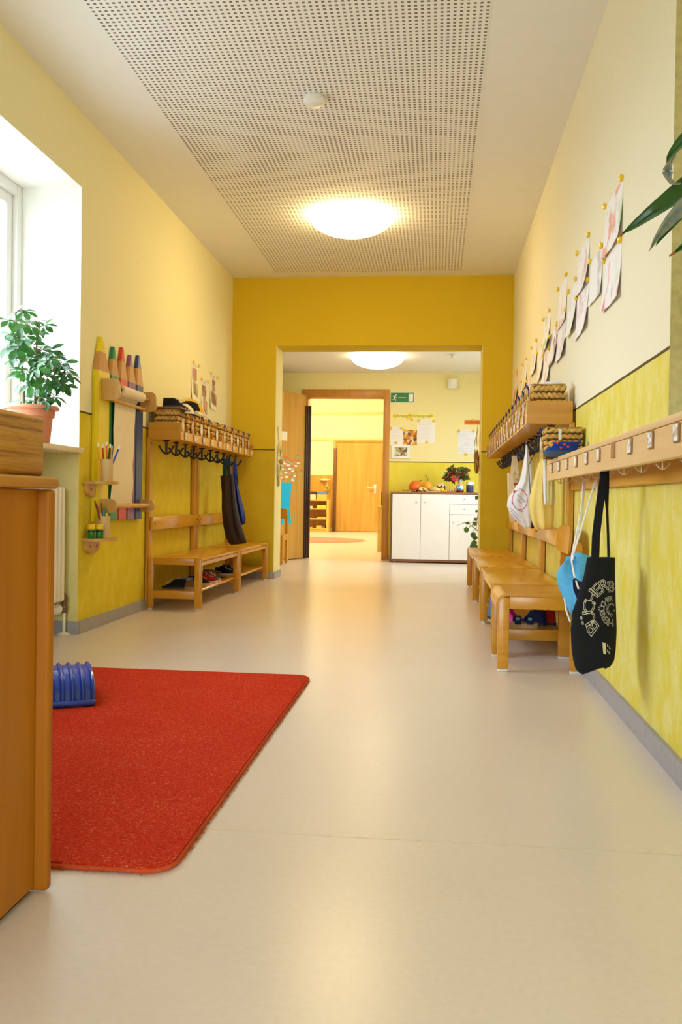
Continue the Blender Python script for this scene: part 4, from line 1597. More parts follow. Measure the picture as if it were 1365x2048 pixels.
M_print1 = patches('photo print warm', [(0.60, 0.25, 0.14), (0.62, 0.34, 0.20), (0.50, 0.22, 0.10), (0.66, 0.46, 0.34), (0.45, 0.26, 0.15)], 18)
M_print2 = patches('photo print olive', [(0.45, 0.34, 0.08), (0.30, 0.22, 0.07), (0.55, 0.42, 0.14), (0.40, 0.30, 0.20), (0.62, 0.50, 0.25)], 24)
M_print3 = patches('photo print brown', [(0.30, 0.14, 0.04), (0.40, 0.22, 0.06), (0.48, 0.30, 0.08), (0.25, 0.12, 0.05)], 16)
M_print4 = patches('photo print red', [(0.42, 0.07, 0.03), (0.35, 0.10, 0.04), (0.55, 0.20, 0.10), (0.30, 0.24, 0.08), (0.5, 0.33, 0.2)], 22)
M_ink = plain('grey print', (0.30, 0.28, 0.27), 0.7)
M_notice = plain('cream notice paper', (0.86, 0.82, 0.66), 0.7, 0.2, 0.01)
px_ = XL - 0.0005


def notice(y0, y1, z0, z1, label, photos):
    t = thing('photo_notice', label, 'notice', (px_, (y0 + y1) / 2, z0), 0, None)

    def fn(u, v):
        return (px_ + 0.010 * (1 - v) ** 2 * (1 if u < 0.3 else 0.5) , y0 + (y1 - y0) * u, z0 + (z1 - z0) * v)
    part('sheet', MB().grid(fn, 6, 10, 0, True, None, 0.0008, (1, 0, 0)), M_notice, t)
    for (a, b_, c, d, skew, mt_) in photos:
        mb = MB()
        ya, yb_ = y0 + (y1 - y0) * a, y0 + (y1 - y0) * b_
        za, zb = z0 + (z1 - z0) * c, z0 + (z1 - z0) * d
        mb.prism([(ya, za + skew), (yb_, za - skew), (yb_, zb - skew), (ya, zb + skew)], 'x', px_ + 0.0095 * (1 - c) ** 2 + 0.001, px_ + 0.0095 * (1 - c) ** 2 + 0.0025)
        part('photo', mb, mt_, t)
    mb = MB()
    mb.box(px_ + 0.0009, px_ + 0.0014, y0 + (y1 - y0) * 0.38, y0 + (y1 - y0) * 0.72, z1 - 0.030, z1 - 0.026)
    mb.box(px_ + 0.0009, px_ + 0.0014, y0 + (y1 - y0) * 0.22, y0 + (y1 - y0) * 0.86, z1 - 0.045, z1 - 0.041)
    part('printed_lines', mb, M_ink, t)


notice(6.625, 6.83, 1.462, 1.765, 'cream notice with two photos on the left wall, the first from us', [(0.12, 0.72, 0.50, 0.80, 0.0, M_print1), (0.3, 0.88, 0.15, 0.45, 0.012, M_print2)])
notice(6.915, 7.12, 1.370, 1.672, 'cream notice with two photos on the left wall, the middle and lowest one', [(0.12, 0.72, 0.50, 0.80, 0.0, M_print3), (0.35, 0.80, 0.12, 0.44, 0.02, M_print1)])
notice(7.19, 7.40, 1.450, 1.755, 'cream notice with two reddish photos on the left wall, the third from us', [(0.35, 0.78, 0.50, 0.80, 0.0, M_print4), (0.2, 0.92, 0.15, 0.45, 0.014, M_print4)])
for (a, b_) in ((386, 723.5), (397, 731), (402.3, 757.5), (415, 763.5), (421, 746.5), (433.5, 755.5)):
    p = U(a, b_, 'x', XL - 0.0005)
    pin_at(p, (1, 0, 0), 'round yellow pin holding a photo notice on the left wall', 'yellow pins of the left wall notices', 0.014)
# ================================================================== bags
def bag_mb(rows, bulge=0.03, n=18, fold=0.004, seed=1, side=0.5):
    """rows: (left Vector, right Vector) from top to bottom; a soft closed pouch. bulge along the face normal"""
    rnd = random.Random(seed)
    ph = [rnd.uniform(0, 6.28) for _ in range(4)]
    R = len(rows)
    vs, fs = [], []
    N = 2 * n
    for j, (a, b_) in enumerate(rows):
        t = j / (R - 1)
        d = (b_ - a)
        w = d.length
        dn = Vector((d.y, -d.x, 0))
        dn = dn.normalized() if dn.length > 1e-6 else Vector((0, -1, 0))
        if dn.dot(Vector((0, -1, 0))) < 0: dn = -dn
        bl = bulge * (math.sin(PI * min(1, 0.12 + 0.83 * t)) ** 0.8)
        if j == R - 1: bl *= 0.35
        for k in range(N):
            ang = 2 * PI * k / N
            s = 0.5 - 0.5 * math.cos(ang)
            off = math.sin(ang) * bl
            wob = fold * math.sin(4.3 * PI * s + ph[0] + 1.1 * t) * math.sin(PI * s) + fold * 0.6 * math.sin(9 * s + 5 * t + ph[1]) * math.sin(PI * s)
            vs.append(a + d * s + dn * (off + (wob if off >= 0 else -wob * 0.3)))
    for j in range(R - 1):
        for k in range(N):
            k2 = (k + 1) % N
            fs.append((j * N + k, j * N + k2, (j + 1) * N + k2, (j + 1) * N + k))
    fs.append(tuple(range(N))[::-1])
    fs.append(tuple((R - 1) * N + k for k in range(N)))
    return MB().add(vs, fs, 0, True)


def rows_px(lst, ax, v):
    """list of (pyL, pxL, pyR, pxR[, planeL, planeR]) -> rows, at depth y = v"""
    out = []
    for r in lst:
        va, vb = (r[4], r[5]) if len(r) > 5 else (v, v)
        out.append((U(r[1], r[0], ax, va), U(r[3], r[2], ax, vb)))
    return out


def densify(rows, m=4):
    out = []
    for i in range(len(rows) - 1):
        for k in range(m):
            f = k / m
            f2 = f
            out.append((rows[i][0].lerp(rows[i + 1][0], f2), rows[i][1].lerp(rows[i + 1][1], f2)))
    out.append(rows[-1])
    return out


# dark brown bag and blue bag on the left, hanging over the far left bench
M_bagbrown = fabric('dark brown nylon', (0.035, 0.022, 0.018), 0.25, 120, 0.55)
M_teald = fabric('dark teal strap', (0.012, 0.035, 0.045), 0.2)
yh = 6.735 + 0.008 + (UL - 0.016) / 5 * 1.5
t = thing('gym_bag', 'long dark brown bag hanging from the left coat shelf down to the bench', 'bag', (XL + 0.14, 7.1, 0.60))
D = 6.95
rows = rows_px([(952, 441, 948, 466), (985, 444, 975, 470), (1020, 444, 1010, 474), (1050, 447, 1045, 481), (1075, 452, 1072, 490), (1086, 458, 1084, 494), (1090, 463, 1087, 490)], 'y', D)
part('bag_body', bag_mb(densify(rows), 0.055, 24, 0.013, 3), M_bagbrown, t)
hook1 = Vector((XL + 0.100, yh, 1.012))
pL, pR = U(447, 950, 'y', D), U(457, 948, 'y', D)
part('strap', MB().ribbon([pL + Vector((0.01, 0, -0.02)), U(449, 935, 'y', D), U(453, 918, 'y', D + 0.02), hook1 + Vector((0, 0, 0.002))], (0.014, 0.004, 0), 0.004)
     .ribbon([pR + Vector((0.0, 0.03, -0.02)), U(457, 932, 'y', D + 0.03), U(456, 918, 'y', D + 0.03), hook1 + Vector((0.004, 0.005, 0.002))], (0.012, 0.004, 0), 0.004), M_teald, t)
M_bagblue = fabric('royal blue nylon', (0.012, 0.03, 0.26), 0.3, 120, 0.5)
yh2 = yh + (UL - 0.016) / 5 * 1
t = thing('tote_bag', 'royal blue bag hanging beside the dark brown bag on the left', 'bag', (XL + 0.14, 7.3, 0.6))
D2 = 7.28
rows = rows_px([(966, 467, 968, 474), (985, 469, 978, 478), (1005, 472, 1000, 483), (1025, 474, 1022, 489), (1040, 477, 1038, 492), (1051, 481, 1048, 490)], 'y', D2)
part('bag_body', bag_mb(densify(rows), 0.045, 24, 0.011, 5), M_bagblue, t)
hook2 = Vector((XL + 0.100, yh2, 1.012))
part('strap', MB().ribbon([U(468, 970, 'y', D2), U(469, 945, 'y', D2), U(469, 925, 'y', D2 + 0.02), hook2], (0.012, 0.004, 0), 0.004)
     .ribbon([U(475, 972, 'y', D2), U(473.5, 950, 'y', D2), U(471, 925, 'y', D2 + 0.03), hook2 + Vector((0.006, 0.004, 0))], (0.008, 0.004, 0), 0.004), M_bagblue, t)

# ---- bags on the right coat shelf
M_totec = fabric('natural cotton', (0.76, 0.62, 0.38), 0.08)
M_totew = fabric('white cotton', (0.80, 0.80, 0.83), 0.05)
M_toteY = fabric('yellow cotton', (0.83, 0.64, 0.20), 0.12)
M_heart = plain('red print', (0.52, 0.04, 0.02), 0.7)
M_pinkp = plain('pink print', (0.70, 0.08, 0.20), 0.7)
M_bluep = plain('blue grey print', (0.22, 0.30, 0.46), 0.7)


def rhook(unit, k):
    return Vector((XR - 0.100, RS[unit] + UL - (0.008 + (UL - 0.016) / 5 * (k + 0.5)), 1.010))


# natural tote with hearts, behind
DT = 5.95
t = thing('tote_bag', 'natural cotton tote bag with red hearts, farthest bag on the right coat shelf', 'bag', (XR - 0.12, DT, 0.6))
rows = rows_px([(946, 1015, 945, 1040), (975, 1015.5, 972, 1042), (1010, 1017, 1005, 1043), (1035, 1019, 1030, 1044), (1045, 1023, 1042, 1042)], 'y', DT)
part('bag_body', bag_mb(densify(rows), 0.025, 18, 0.004, 8), M_totec, t)
hk = Vector((XR - 0.100, DT + 0.06, 1.012))
part('strap', MB().ribbon([U(1025, 948, 'y', DT - 0.02), U(1027, 930, 'y', DT), U(1029, 912, 'y', DT + 0.03), hk], (0.013, 0, 0), 0.003)
     .ribbon([U(1035, 948, 'y', DT - 0.02), U(1033, 930, 'y', DT), U(1030.5, 912, 'y', DT + 0.03), hk + Vector((0.004, 0.003, 0))], (0.012, 0, 0), 0.003), M_totec, t)


def heart(px, py, s, y, mt_, par, name='printed_heart'):
    c = U(px, py, 'y', y)
    pts = []
    for k in range(20):
        a = 2 * PI * k / 20
        pts.append((c.x + s * 0.0625 * 16 * math.sin(a) ** 3, c.z + s * 0.0625 * (13 * math.cos(a) - 5 * math.cos(2 * a) - 2 * math.cos(3 * a) - math.cos(4 * a))))
    part(name, MB().prism(pts, 'y', y, y + 0.004), mt_, par)


heart(1031, 968.5, 0.011, DT - 0.031, M_heart, t)
heart(1036.5, 967.5, 0.011, DT - 0.029, M_heart, t)
c = [U(1033, 958, 'y', DT - 0.030), U(1037, 959.5, 'y', DT - 0.029), U(1036, 962, 'y', DT - 0.029), U(1039, 961, 'y', DT - 0.028)]
part('printed_bow', MB().tube(c, 0.003, 5), M_brown, t)

# white tote with the round print
DW = 5.10
t = thing('tote_bag', 'white cotton tote bag with a round red print, on the right coat shelf', 'bag', (XR - 0.12, DW, 0.6))
rows = rows_px([(888, 1052.5, 888, 1056), (905, 1051, 905, 1058), (925, 1047.5, 925, 1063), (945, 1044, 944, 1066), (962, 1040, 960, 1068), (980, 1028, 976, 1070), (998, 1016, 994, 1071), (1012, 1014.5, 1010, 1071.5),
                (1025, 1020, 1024, 1071), (1038, 1030, 1036, 1069), (1050, 1043, 1048, 1065), (1057, 1050, 1056, 1061)], 'y', DW)
white_body = bag_mb(densify(rows, 3), 0.05, 20, 0.006, 12)
part('bag_body', white_body, M_totew, t)
hk = Vector((XR - 0.100, DW + 0.02, 1.012))
part('strap', MB().tube([U(1054, 890, 'y', DW), U(1053, 884, 'y', DW + 0.01), hk], [0.006, 0.004, 0.003], 7), M_totew, t)


from mathutils.bvhtree import BVHTree
_wt = BVHTree.FromPolygons([tuple(p) for p in white_body.v], white_body.f)


def on_white(px, py):
    d = (RT * ((px - W_ / 2) / FPX) - UP * ((py - H_ / 2) / FPX) + FW).normalized()
    h = _wt.ray_cast(CAM, d)[0]
    return h if h is not None else U(px, py, 'y', DW)


cx, cy, rx, ry = 1040.5, 1000, 15.2, 19.8
ring = []
for k in range(37):
    a = 2 * PI * k / 36
    X, Y = rx * math.cos(a), ry * math.sin(a)
    ring.append(on_white(cx + X * 0.97 - Y * 0.10, cy + Y + X * 0.18))
part('printed_ring', MB().tube(ring, 0.0022, 5), M_pinkp, t)
p = on_white(1030, 984)
part('printed_heart', MB().ball(p, (0.010, 0.003, 0.009), 1), M_heart, t)


def text_on(fn, s, size_px, x0, y0, ang, mt_, par, name, track=1.0):
    vs, fs = text_geo(s, 1.0)
    mb = MB()
    ca, sa = math.cos(ang), math.sin(ang)
    out = []
    for q in vs:
        X, Y = q.x * size_px * track, -q.y * size_px
        base = fn(x0 + X * ca - Y * sa, y0 + X * sa + Y * ca)
        out.append(base + Vector((0, -0.002 - 0.0005 * q.z, 0)))
    mb.add(out, fs)
    part(name, mb, mt_, par)


text_on(on_white, 'NETZWERK', 5.2, 1043, 998.5, 0.72, M_bluep, t, 'printed_word', 0.85)
text_on(on_white, 'VEREIN', 4.6, 1038.5, 1003.5, 0.72, M_pinkp, t, 'printed_word', 0.85)
mb = MB()
for (xa, ya, xb, yb_) in ((1021, 1016, 1043, 1036), (1022, 1022, 1040, 1040), (1024, 1028, 1042, 1044)):
    mb.tube([on_white(xa + (xb - xa) * f, ya + (yb_ - ya) * f) + Vector((0, -0.002, 0)) for f in [k / 8 for k in range(9)]], 0.0011, 4)
mb.tube([on_white(1023 + 24 * f, 1003 + 21 * f + 8 * math.sin(PI * f) * 0.6) + Vector((0, -0.002, 0)) for f in [k / 10 for k in range(11)]], 0.0016, 4)
mb.tube([on_white(1037 + 14 * f, 976.5 + 9 * f * f) + Vector((0, -0.002, 0)) for f in [k / 6 for k in range(7)]], 0.0013, 4)
part('printed_lines', mb, M_bluep, t)

# small navy bag peeping out between the white and the yellow one
DN = 4.95
rows = rows_px([(1040, 1063.5, 1040, 1066), (1050, 1063, 1050, 1068), (1057, 1062.5, 1057, 1069)], 'y', DN)
t = thing('pouch', 'small navy pouch peeping out between the white and the yellow bag', 'pouch', (XR - 0.12, DN, 0.5))
part('bag_body', bag_mb(densify(rows), 0.012, 12, 0.001, 4), M_navy, t)
part('cord', MB().tube([U(1065, 1041, 'y', DN), U(1062, 1000, 'y', DN + 0.04), U(1058, 930, 'y', DN + 0.06), Vector((XR - 0.10, DN + 0.07, 1.01))], 0.002, 5), M_navy, t)

# yellow bag
DY = 4.62
t = thing('cloth_bag', 'big yellow cloth bag hanging behind the end of the near coat rail', 'bag', (XR - 0.12, DY, 0.6))
rows = rows_px([(918, 1082, 918, 1087), (930, 1077, 928, 1093), (950, 1071, 948, 1100), (972, 1065, 970, 1105), (992, 1060.5, 990, 1108), (1010, 1059, 1008, 1109), (1028, 1061, 1027, 1109), (1045, 1065, 1044, 1108), (1055, 1070, 1053, 1107), (1061, 1075, 1058, 1105)], 'y', DY)
part('bag_body', bag_mb(densify(rows, 3), 0.060, 28, 0.014, 21), M_toteY, t)
hk = Vector((XR - 0.100, DY + 0.03, 1.010))
part('strap', MB().ribbon([U(1085, 922, 'y', DY), U(1085, 905, 'y', DY + 0.01), hk], (0.012, 0, 0), 0.004), M_toteY, t)

# white towel edge and pale tote next to the coat rail end
DV = 4.36
t = thing('hand_towel', 'folded white towel hanging at the far end of the near coat rail', 'towel', (XR - 0.1, DV, 0.7))
rows = rows_px([(921, 1087, 921, 1092.5), (950, 1087, 950, 1093), (985, 1087.5, 985, 1093.5), (1003, 1088.5, 1003, 1094), (1009, 1089.5, 1009, 1093)], 'y', DV)
part('towel_cloth', bag_mb(densify(rows), 0.010, 10, 0.001, 2), M_totew, t)
part('loop', MB().tube([U(1090, 922, 'y', DV), Vector((XR - 0.11, DV + 0.03, 1.0))], 0.003, 6), M_totew, t)
M_khaki = fabric('pale khaki cotton', (0.62, 0.54, 0.20), 0.08)
t = thing('cloth_bag', 'flat khaki cloth bag right beside the white towel on the near coat rail', 'bag', (XR - 0.1, 4.40, 0.7))
rows = rows_px([(925, 1094, 925, 1109), (960, 1094, 960, 1110), (990, 1094, 988, 1110.5), (1010, 1095, 1012, 1110)], 'y', 4.42)
part('bag_body', bag_mb(densify(rows), 0.012, 12, 0.002, 6), M_khaki, t)
part('strap', MB().ribbon([U(1100, 927, 'y', 4.42), Vector((XR - 0.105, 4.44, 1.0))], (0.012, 0, 0), 0.004), M_khaki, t)
# ================================================================== coat rail with shelf near the camera, right wall
t = thing('coat_rail_shelf', 'long pale beech coat rail with hooks on the right wall near the camera', 'coat rack', (XR, 2.75, 0.78))
NY0, NY1, NX = 1.02, 4.285, 0.508
part('wall_rail', MB().rbox(XR - 0.022, XR - 0.0005, NY0, NY1, 0.780, 0.856, 0.003, 1), M_beech, t)
part('shelf_board', MB().rbox(NX + 0.023, XR - 0.0005, NY0, NY1, 0.900, 0.918, 0.002, 1), M_beech_pale, t)
part('front_board', MB().rbox(NX, NX + 0.02, NY0, NY1, 0.822, 0.8975, 0.002, 1), M_beech_pale, t)
part('top_strip', MB().rbox(NX + 0.0005, NX + 0.022, NY0, NY1, 0.899, 0.918, 0.003, 2), M_beech_pale, t)
for yy in (NY0, 2.35, NY1 - 0.018):
    part('cross_board', MB().rbox(NX + 0.021, XR - 0.0005, yy, yy + 0.018, 0.857, 0.899, 0.002, 1), M_beech_pale, t)
part('hook_board', MB().rbox(NX + 0.03, XR - 0.022, NY0, NY1, 0.840, 0.856, 0.002, 1), M_beech, t)
M_wire = plain('zinc wire', (0.72, 0.66, 0.58), 0.3, 0.5, 0.05, 20, 0, 0.7)
yh = 4.17
k = 0
M_plq_b = plain('blank brown plaque', (0.36, 0.17, 0.06), 0.5)
HKY = []
while yh > 1.1:
    HKY.append(yh)
    part('coat_hook', anchor_hook(NX + 0.050, yh, 0.840, 0.031, 0.017, 0.0020, 'x', 0.014), M_wire, t)
    a, b_ = plaque_bm(NX, yh - 0.10, 0.874, 0.0215, 0.005, -1)
    blank = (abs(yh - 0.10 - 2.58) < 0.11)
    pl = part('picture_plaque', a, M_plq_b if blank else M_plq_edge, t)
    if not blank: part('picture', b_, M_plq, pl)
    yh -= 0.232
    k += 1

# basket with tag and felt shoe on that shelf
bx = place_basket(0, (0.549, 4.085, 0.919), PI, 'straw basket standing on the pale coat rail behind the blue felt slipper', None)
bx.scale = (1, 1, 0.76)
if 'group' in bx: del bx['group']
p = U(1121, 868, 'y', 3.992)
lp = Vector((-(p.x - 0.549), 0.0915, (p.z - 0.919) / 0.76))
part('paper_strip', MB().rbox(lp.x - 0.0065, lp.x + 0.0065, lp.y - 0.001, lp.y + 0.001, lp.z - 0.032, lp.z + 0.028, 0.0005, 1), M_sticker, bx, 'narrow white paper strip', world=False)
M_felt = fabric('blue felt', (0.015, 0.05, 0.32), 0.3, 160)
M_sole_b = plain('blue grey rubber sole', (0.035, 0.07, 0.12), 0.7)
M_orange_h = plain('orange heart felt', (0.80, 0.36, 0.03), 0.8)
M_red_h = plain('red heart felt', (0.62, 0.04, 0.02), 0.8)
SH = Vector((0.527, 3.935, 0.9185))
t = thing('felt_slipper', 'blue felt slipper with red and orange hearts on the pale coat rail', 'slipper', SH, PI + 0.05)
so, up, inn = shoe_geo(0.150, 0.066, 0.070, 0.026, 0.30)
part('sole', so, M_sole_b, t, world=False)
part('upper', up, M_felt, t, world=False)
part('insole', inn, M_navy, t, world=False)


def felt_heart(x, z, s, y, mt_):
    pts = []
    for k in range(20):
        a = 2 * PI * k / 20
        pts.append((x + s * 0.0625 * 16 * math.sin(a) ** 3, z + s * 0.0625 * (13 * math.cos(a) - 5 * math.cos(2 * a) - 2 * math.cos(3 * a) - math.cos(4 * a))))
    part('felt_heart', MB().prism(pts, 'y', y, y + 0.004), mt_, t, world=False)


felt_heart(0.050, 0.048, 0.0095, 0.0280, M_orange_h)
felt_heart(0.022, 0.058, 0.0075, 0.0275, M_red_h)
felt_heart(-0.006, 0.052, 0.0070, 0.0295, M_red_h)
felt_heart(0.008, 0.036, 0.0060, 0.0315, M_red_h)
felt_heart(-0.022, 0.041, 0.0065, 0.0310, M_red_h)
mb = MB().tube([(-0.075, -0.02, 0.060), (-0.079, 0.0, 0.072), (-0.075, 0.02, 0.060)], 0.005, 6)
part('heel_loop', mb, M_felt, t, world=False)

# ================================================================== small chair
def make_chair():
    """child's chair facing -x; local origin on the floor under the seat centre; y across"""
    t = thing('child_chair', '', 'chair')
    W2 = 0.195
    for s in (-1, 1):
        y0, y1 = (s * W2 - 0.0, s * (W2 - 0.028))
        mb = MB().rbox(-0.185, -0.138, y0, y1, 0.012, 0.318, 0.004, 2)
        lg = part('front_leg', mb, M_beech_c, t, world=False)
        part('glide', MB().rbox(-0.183, -0.140, min(y0, y1) + 0.002, max(y0, y1) - 0.002, 0.0, 0.013, 0.003, 1), M_glide, lg, world=False)
        poly = [(0.118, 0.012), (0.172, 0.012), (0.166, 0.30), (0.160, 0.545), (0.150, 0.556), (0.128, 0.556), (0.119, 0.545), (0.117, 0.30)]
        mb = MB().prism(poly, 'y', y0, y1)
        lg = part('back_leg', mb, M_beech_c, t, world=False)
        part('glide', MB().rbox(0.119, 0.171, min(y0, y1) + 0.002, max(y0, y1) - 0.002, 0.0, 0.013, 0.003, 1), M_glide, lg, world=False)
        part('side_rail', MB().rbox(-0.139, 0.120, y0, y1, 0.268, 0.322, 0.003, 2), M_beech_c, t, world=False)
    part('rear_rail', MB().rbox(0.124, 0.146, -W2 + 0.028, W2 - 0.028, 0.268, 0.318, 0.003, 1), M_beech_c, t, world=False)
    # moulded seat with a rolled front edge
    n = 10
    prof = [(0.150, 0.334)] + [(-0.145, 0.334)]
    for k in range(1, n + 1):
        a = PI / 2 + (PI * 0.60) * k / n
        prof.append((-0.145 + 0.050 * math.cos(a), 0.284 + 0.050 * math.sin(a)))
    inner = []
    for k in range(n, 0, -1):
        a = PI / 2 + (PI * 0.60) * k / n
        inner.append((-0.145 + 0.038 * math.cos(a), 0.284 + 0.038 * math.sin(a)))
    inner += [(-0.145, 0.322), (0.150, 0.322)]
    mb = MB().prism(prof + inner, 'y', -W2 - 0.001, W2 + 0.001)
    part('seat', mb, M_beech_c, t, world=False)
    # curved backrest between the posts
    def fn(u, v):
        y = (-W2 + 0.004) + (2 * W2 - 0.008) * u
        edge = 1 - abs(2 * u - 1) ** 8 * 0.35
        z = 0.558 + (v - 0.5) * 0.122 * edge
        x = 0.104 + 0.022 * (1 - (2 * u - 1) ** 2) + 0.006 * (v - 0.5)
        return (x, y, z)
    mb = MB().grid(fn, 24, 6, 0, True, None, 0.011, (1, 0, 0))
    part('backrest', mb, M_beech_c, t, world=False)
    return t


M_beech_c = wood('orange beech chair', (0.62, 0.29, 0.028), (0.53, 0.23, 0.018), 'x', 0.25, 0.5)
ch = make_chair()
ch.location = (0.452, 4.060, 0)
ch['label'] = 'small orange beech chair standing sideways at the near end of the right benches'

# ================================================================== light blue drawstring bag
M_sky = fabric('light blue nylon', (0.10, 0.42, 0.70), 0.15, 120, 0.5)
M_cord = plain('white cord', (0.84, 0.83, 0.82), 0.7)
t = thing('drawstring_bag', 'light blue drawstring bag with white cords on the right coat rail', 'bag', (0.55, 3.35, 0.4))
DB = 3.40
rows = rows_px([(1118, 1143, 1105, 1160, 3.45, 3.40), (1124, 1133, 1112, 1178, 3.47, 3.38), (1136, 1121, 1120, 1192, 3.50, 3.38), (1152, 1116, 1135, 1200, 3.52, 3.38), (1170, 1119, 1160, 1200, 3.52, 3.38), (1188, 1126, 1180, 1196, 3.50, 3.38), (1205, 1133, 1205, 1186, 3.48, 3.38),
                (1218, 1139, 1222, 1172, 3.46, 3.40), (1228, 1143, 1232, 1160, 3.44, 3.41)], 'y', DB)
part('bag_body', bag_mb(densify(rows, 3), 0.045, 20, 0.010, 17), M_sky, t)
mb = MB().prism([tuple((U(a, b_, 'y', 3.333).x, U(a, b_, 'y', 3.333).z)) for a, b_ in ((1146, 1160), (1150, 1155), (1160, 1163), (1170, 1164), (1176, 1180), (1170, 1200), (1154, 1197), (1147, 1178))], 'y', 3.325, 3.333)
part('navy_patch', mb, M_navy, t)
hkA, hkB = Vector((NX + 0.058 - 0.03, HKY[2], 0.80)), Vector((NX + 0.058 - 0.03, HKY[3], 0.80))
mouth = U(1146, 1120, 'y', 3.40)
cords = [[U(1168, 960, 'y', 3.70), U(1163, 1020, 'y', 3.60), U(1153, 1070, 'y', 3.47), U(1145, 1108, 'y', 3.42), U(1144, 1122, 'y', 3.40), U(1149, 1150, 'y', 3.335), U(1158, 1178, 'y', 3.315)],
         [U(1171, 960, 'y', 3.70), U(1165, 1025, 'y', 3.60), U(1156, 1075, 'y', 3.47), U(1147, 1112, 'y', 3.42)],
         [U(1192, 960, 'y', 3.48), U(1180, 1000, 'y', 3.46), U(1163, 1060, 'y', 3.44), U(1150, 1100, 'y', 3.42), U(1146, 1120, 'y', 3.40)],
         [U(1193, 960, 'y', 3.48), U(1195, 1000, 'y', 3.46), U(1197, 1030, 'y', 3.44), U(1198, 1110, 'y', 3.40)],
         [U(1130, 1195, 'y', 3.46), U(1133, 1220, 'y', 3.45), U(1141, 1243, 'y', 3.43)]]
for c in cords:
    part('cord', MB().tube(c, 0.0034, 7), M_cord, t)

# ================================================================== black cotton bag with lettering
M_blk = fabric('black cotton', (0.012, 0.013, 0.018), 0.15, 220, 0.85)
M_letter = plain('silver print', (0.62, 0.60, 0.52), 0.7)
t = thing('tote_bag', 'black cotton bag with white ring lettering on the right coat rail', 'bag', (0.55, 2.85, 0.3))
# horizontal section of the pouch: front curve from the left edge round to the wall side
DK = 2.86


def bag_row(py, pl, pr, dl, dr):
    return U(pl, py, 'y', dl), U(pr, py, 'y', dr)


rk = [bag_row(1115, 1175, 1231, 2.86, 2.92), bag_row(1150, 1169, 1231, 2.85, 2.93), bag_row(1200, 1154, 1232, 2.83, 2.94), bag_row(1225, 1145, 1233, 2.83, 2.94), bag_row(1260, 1142, 1234, 2.82, 2.94),
      bag_row(1300, 1144, 1232, 2.82, 2.93), bag_row(1320, 1147, 1229, 2.82, 2.92), bag_row(1332, 1150, 1222, 2.82, 2.91), bag_row(1338, 1152, 1211, 2.82, 2.90)]
rk = densify(rk, 4)


def pouch(rows, bulge, n=20):
    vs, fs = [], []
    N = 2 * n
    R = len(rows)
    for j, (a, b_) in enumerate(rows):
        tt = j / (R - 1)
        for k in range(N):
            ang = 2 * PI * k / N
            s = 0.5 - 0.5 * math.cos(ang)
            front = math.sin(ang) >= 0
            bl = bulge * (0.45 + 0.55 * math.sin(PI * min(1, 0.1 + 0.85 * tt)))
            if j == R - 1: bl *= 0.3
            p = a.lerp(b_, s)
            # bottom hem sags
            sag = 0.0
            if tt > 0.9: sag = (tt - 0.9) / 0.1 * 0.016 * math.sin(2 * PI * s) * -1
            off = math.sin(ang) * bl
            w = 0.005 * math.sin(3 * PI * s + 2.0 * tt) * math.sin(PI * s) if front else 0
            vs.append(p + Vector((0.0, -off - w, sag)))
    for j in range(R - 1):
        for k in range(N):
            k2 = (k + 1) % N
            fs.append((j * N + k, j * N + k2, (j + 1) * N + k2, (j + 1) * N + k))
    fs.append(tuple(range(N))[::-1])
    fs.append(tuple((R - 1) * N + k for k in range(N)))
    return MB().add(vs, fs, 0, True)


BULK = 0.045
black_body = pouch(rk, BULK)
part('bag_body', black_body, M_blk, t)


from mathutils.bvhtree import BVHTree


def surface_of(mbx):
    tree = BVHTree.FromPolygons([tuple(p) for p in mbx.v], mbx.f)

    def fn(px, py):
        d = (RT * ((px - W_ / 2) / FPX) - UP * ((py - H_ / 2) / FPX) + FW).normalized()
        h = tree.ray_cast(CAM, d)
        return h[0]
    return fn


on_black_ = surface_of(black_body)


def on_black(px, py):
    r = on_black_(px, py)
    return r if r is not None else U(px, py, 'y', DK + 0.1)


# spiral lettering
word = 'BÜCHER'
C0 = (1224.5, 1217.0)
RXK, RYK = 0.86, 1.06
glyphs = {c: text_geo(c, 1.0, 0.017) for c in set(word)}
mb = MB()
ang = math.radians(219)
rad = 66.0
k = 0
while rad > 7 and k < 60:
    c = word[k % 6]
    size = rad * 0.60
    vs, fs = glyphs[c]
    sc = size / 1.0
    pts = []
    ok = True
    rb_ = rad * 0.66
    for q in vs:
        rr_ = rb_ + (q.y + 0.02) * sc
        aa = ang - q.x * sc / (rb_ + 0.36 * sc) * 1.08
        X, Y = rr_ * math.cos(aa) * RXK, rr_ * math.sin(aa) * RYK
        px, py = C0[0] + X, C0[1] - Y
        if px > 1231.5 or on_black_(px, py) is None: ok = False
        pts.append((px, py, q.z * sc))
    if ok:
        out = []
        for (px, py, zz) in pts:
            r = on_black(px, py)
            out.append(r + Vector((0, -0.0012 - zz * 0.0006, 0)))
        mb.add(out, fs)
    ang -= math.radians(21.0)
    rad *= 0.962 if k < 6 else 0.955
    if k == 5: rad *= 0.90
    k += 1
part('printed_lettering', mb, M_letter, t)
mb = MB()


def patch_on_black(poly):
    vs = [on_black(a, b_) + Vector((0, -0.0014, 0)) for a, b_ in poly]
    n_ = len(vs)
    back = [v_ + Vector((0, 0.001, 0)) for v_ in vs]
    mb.add(vs + back, [tuple(range(n_)), tuple(range(2 * n_ - 1, n_ - 1, -1))])


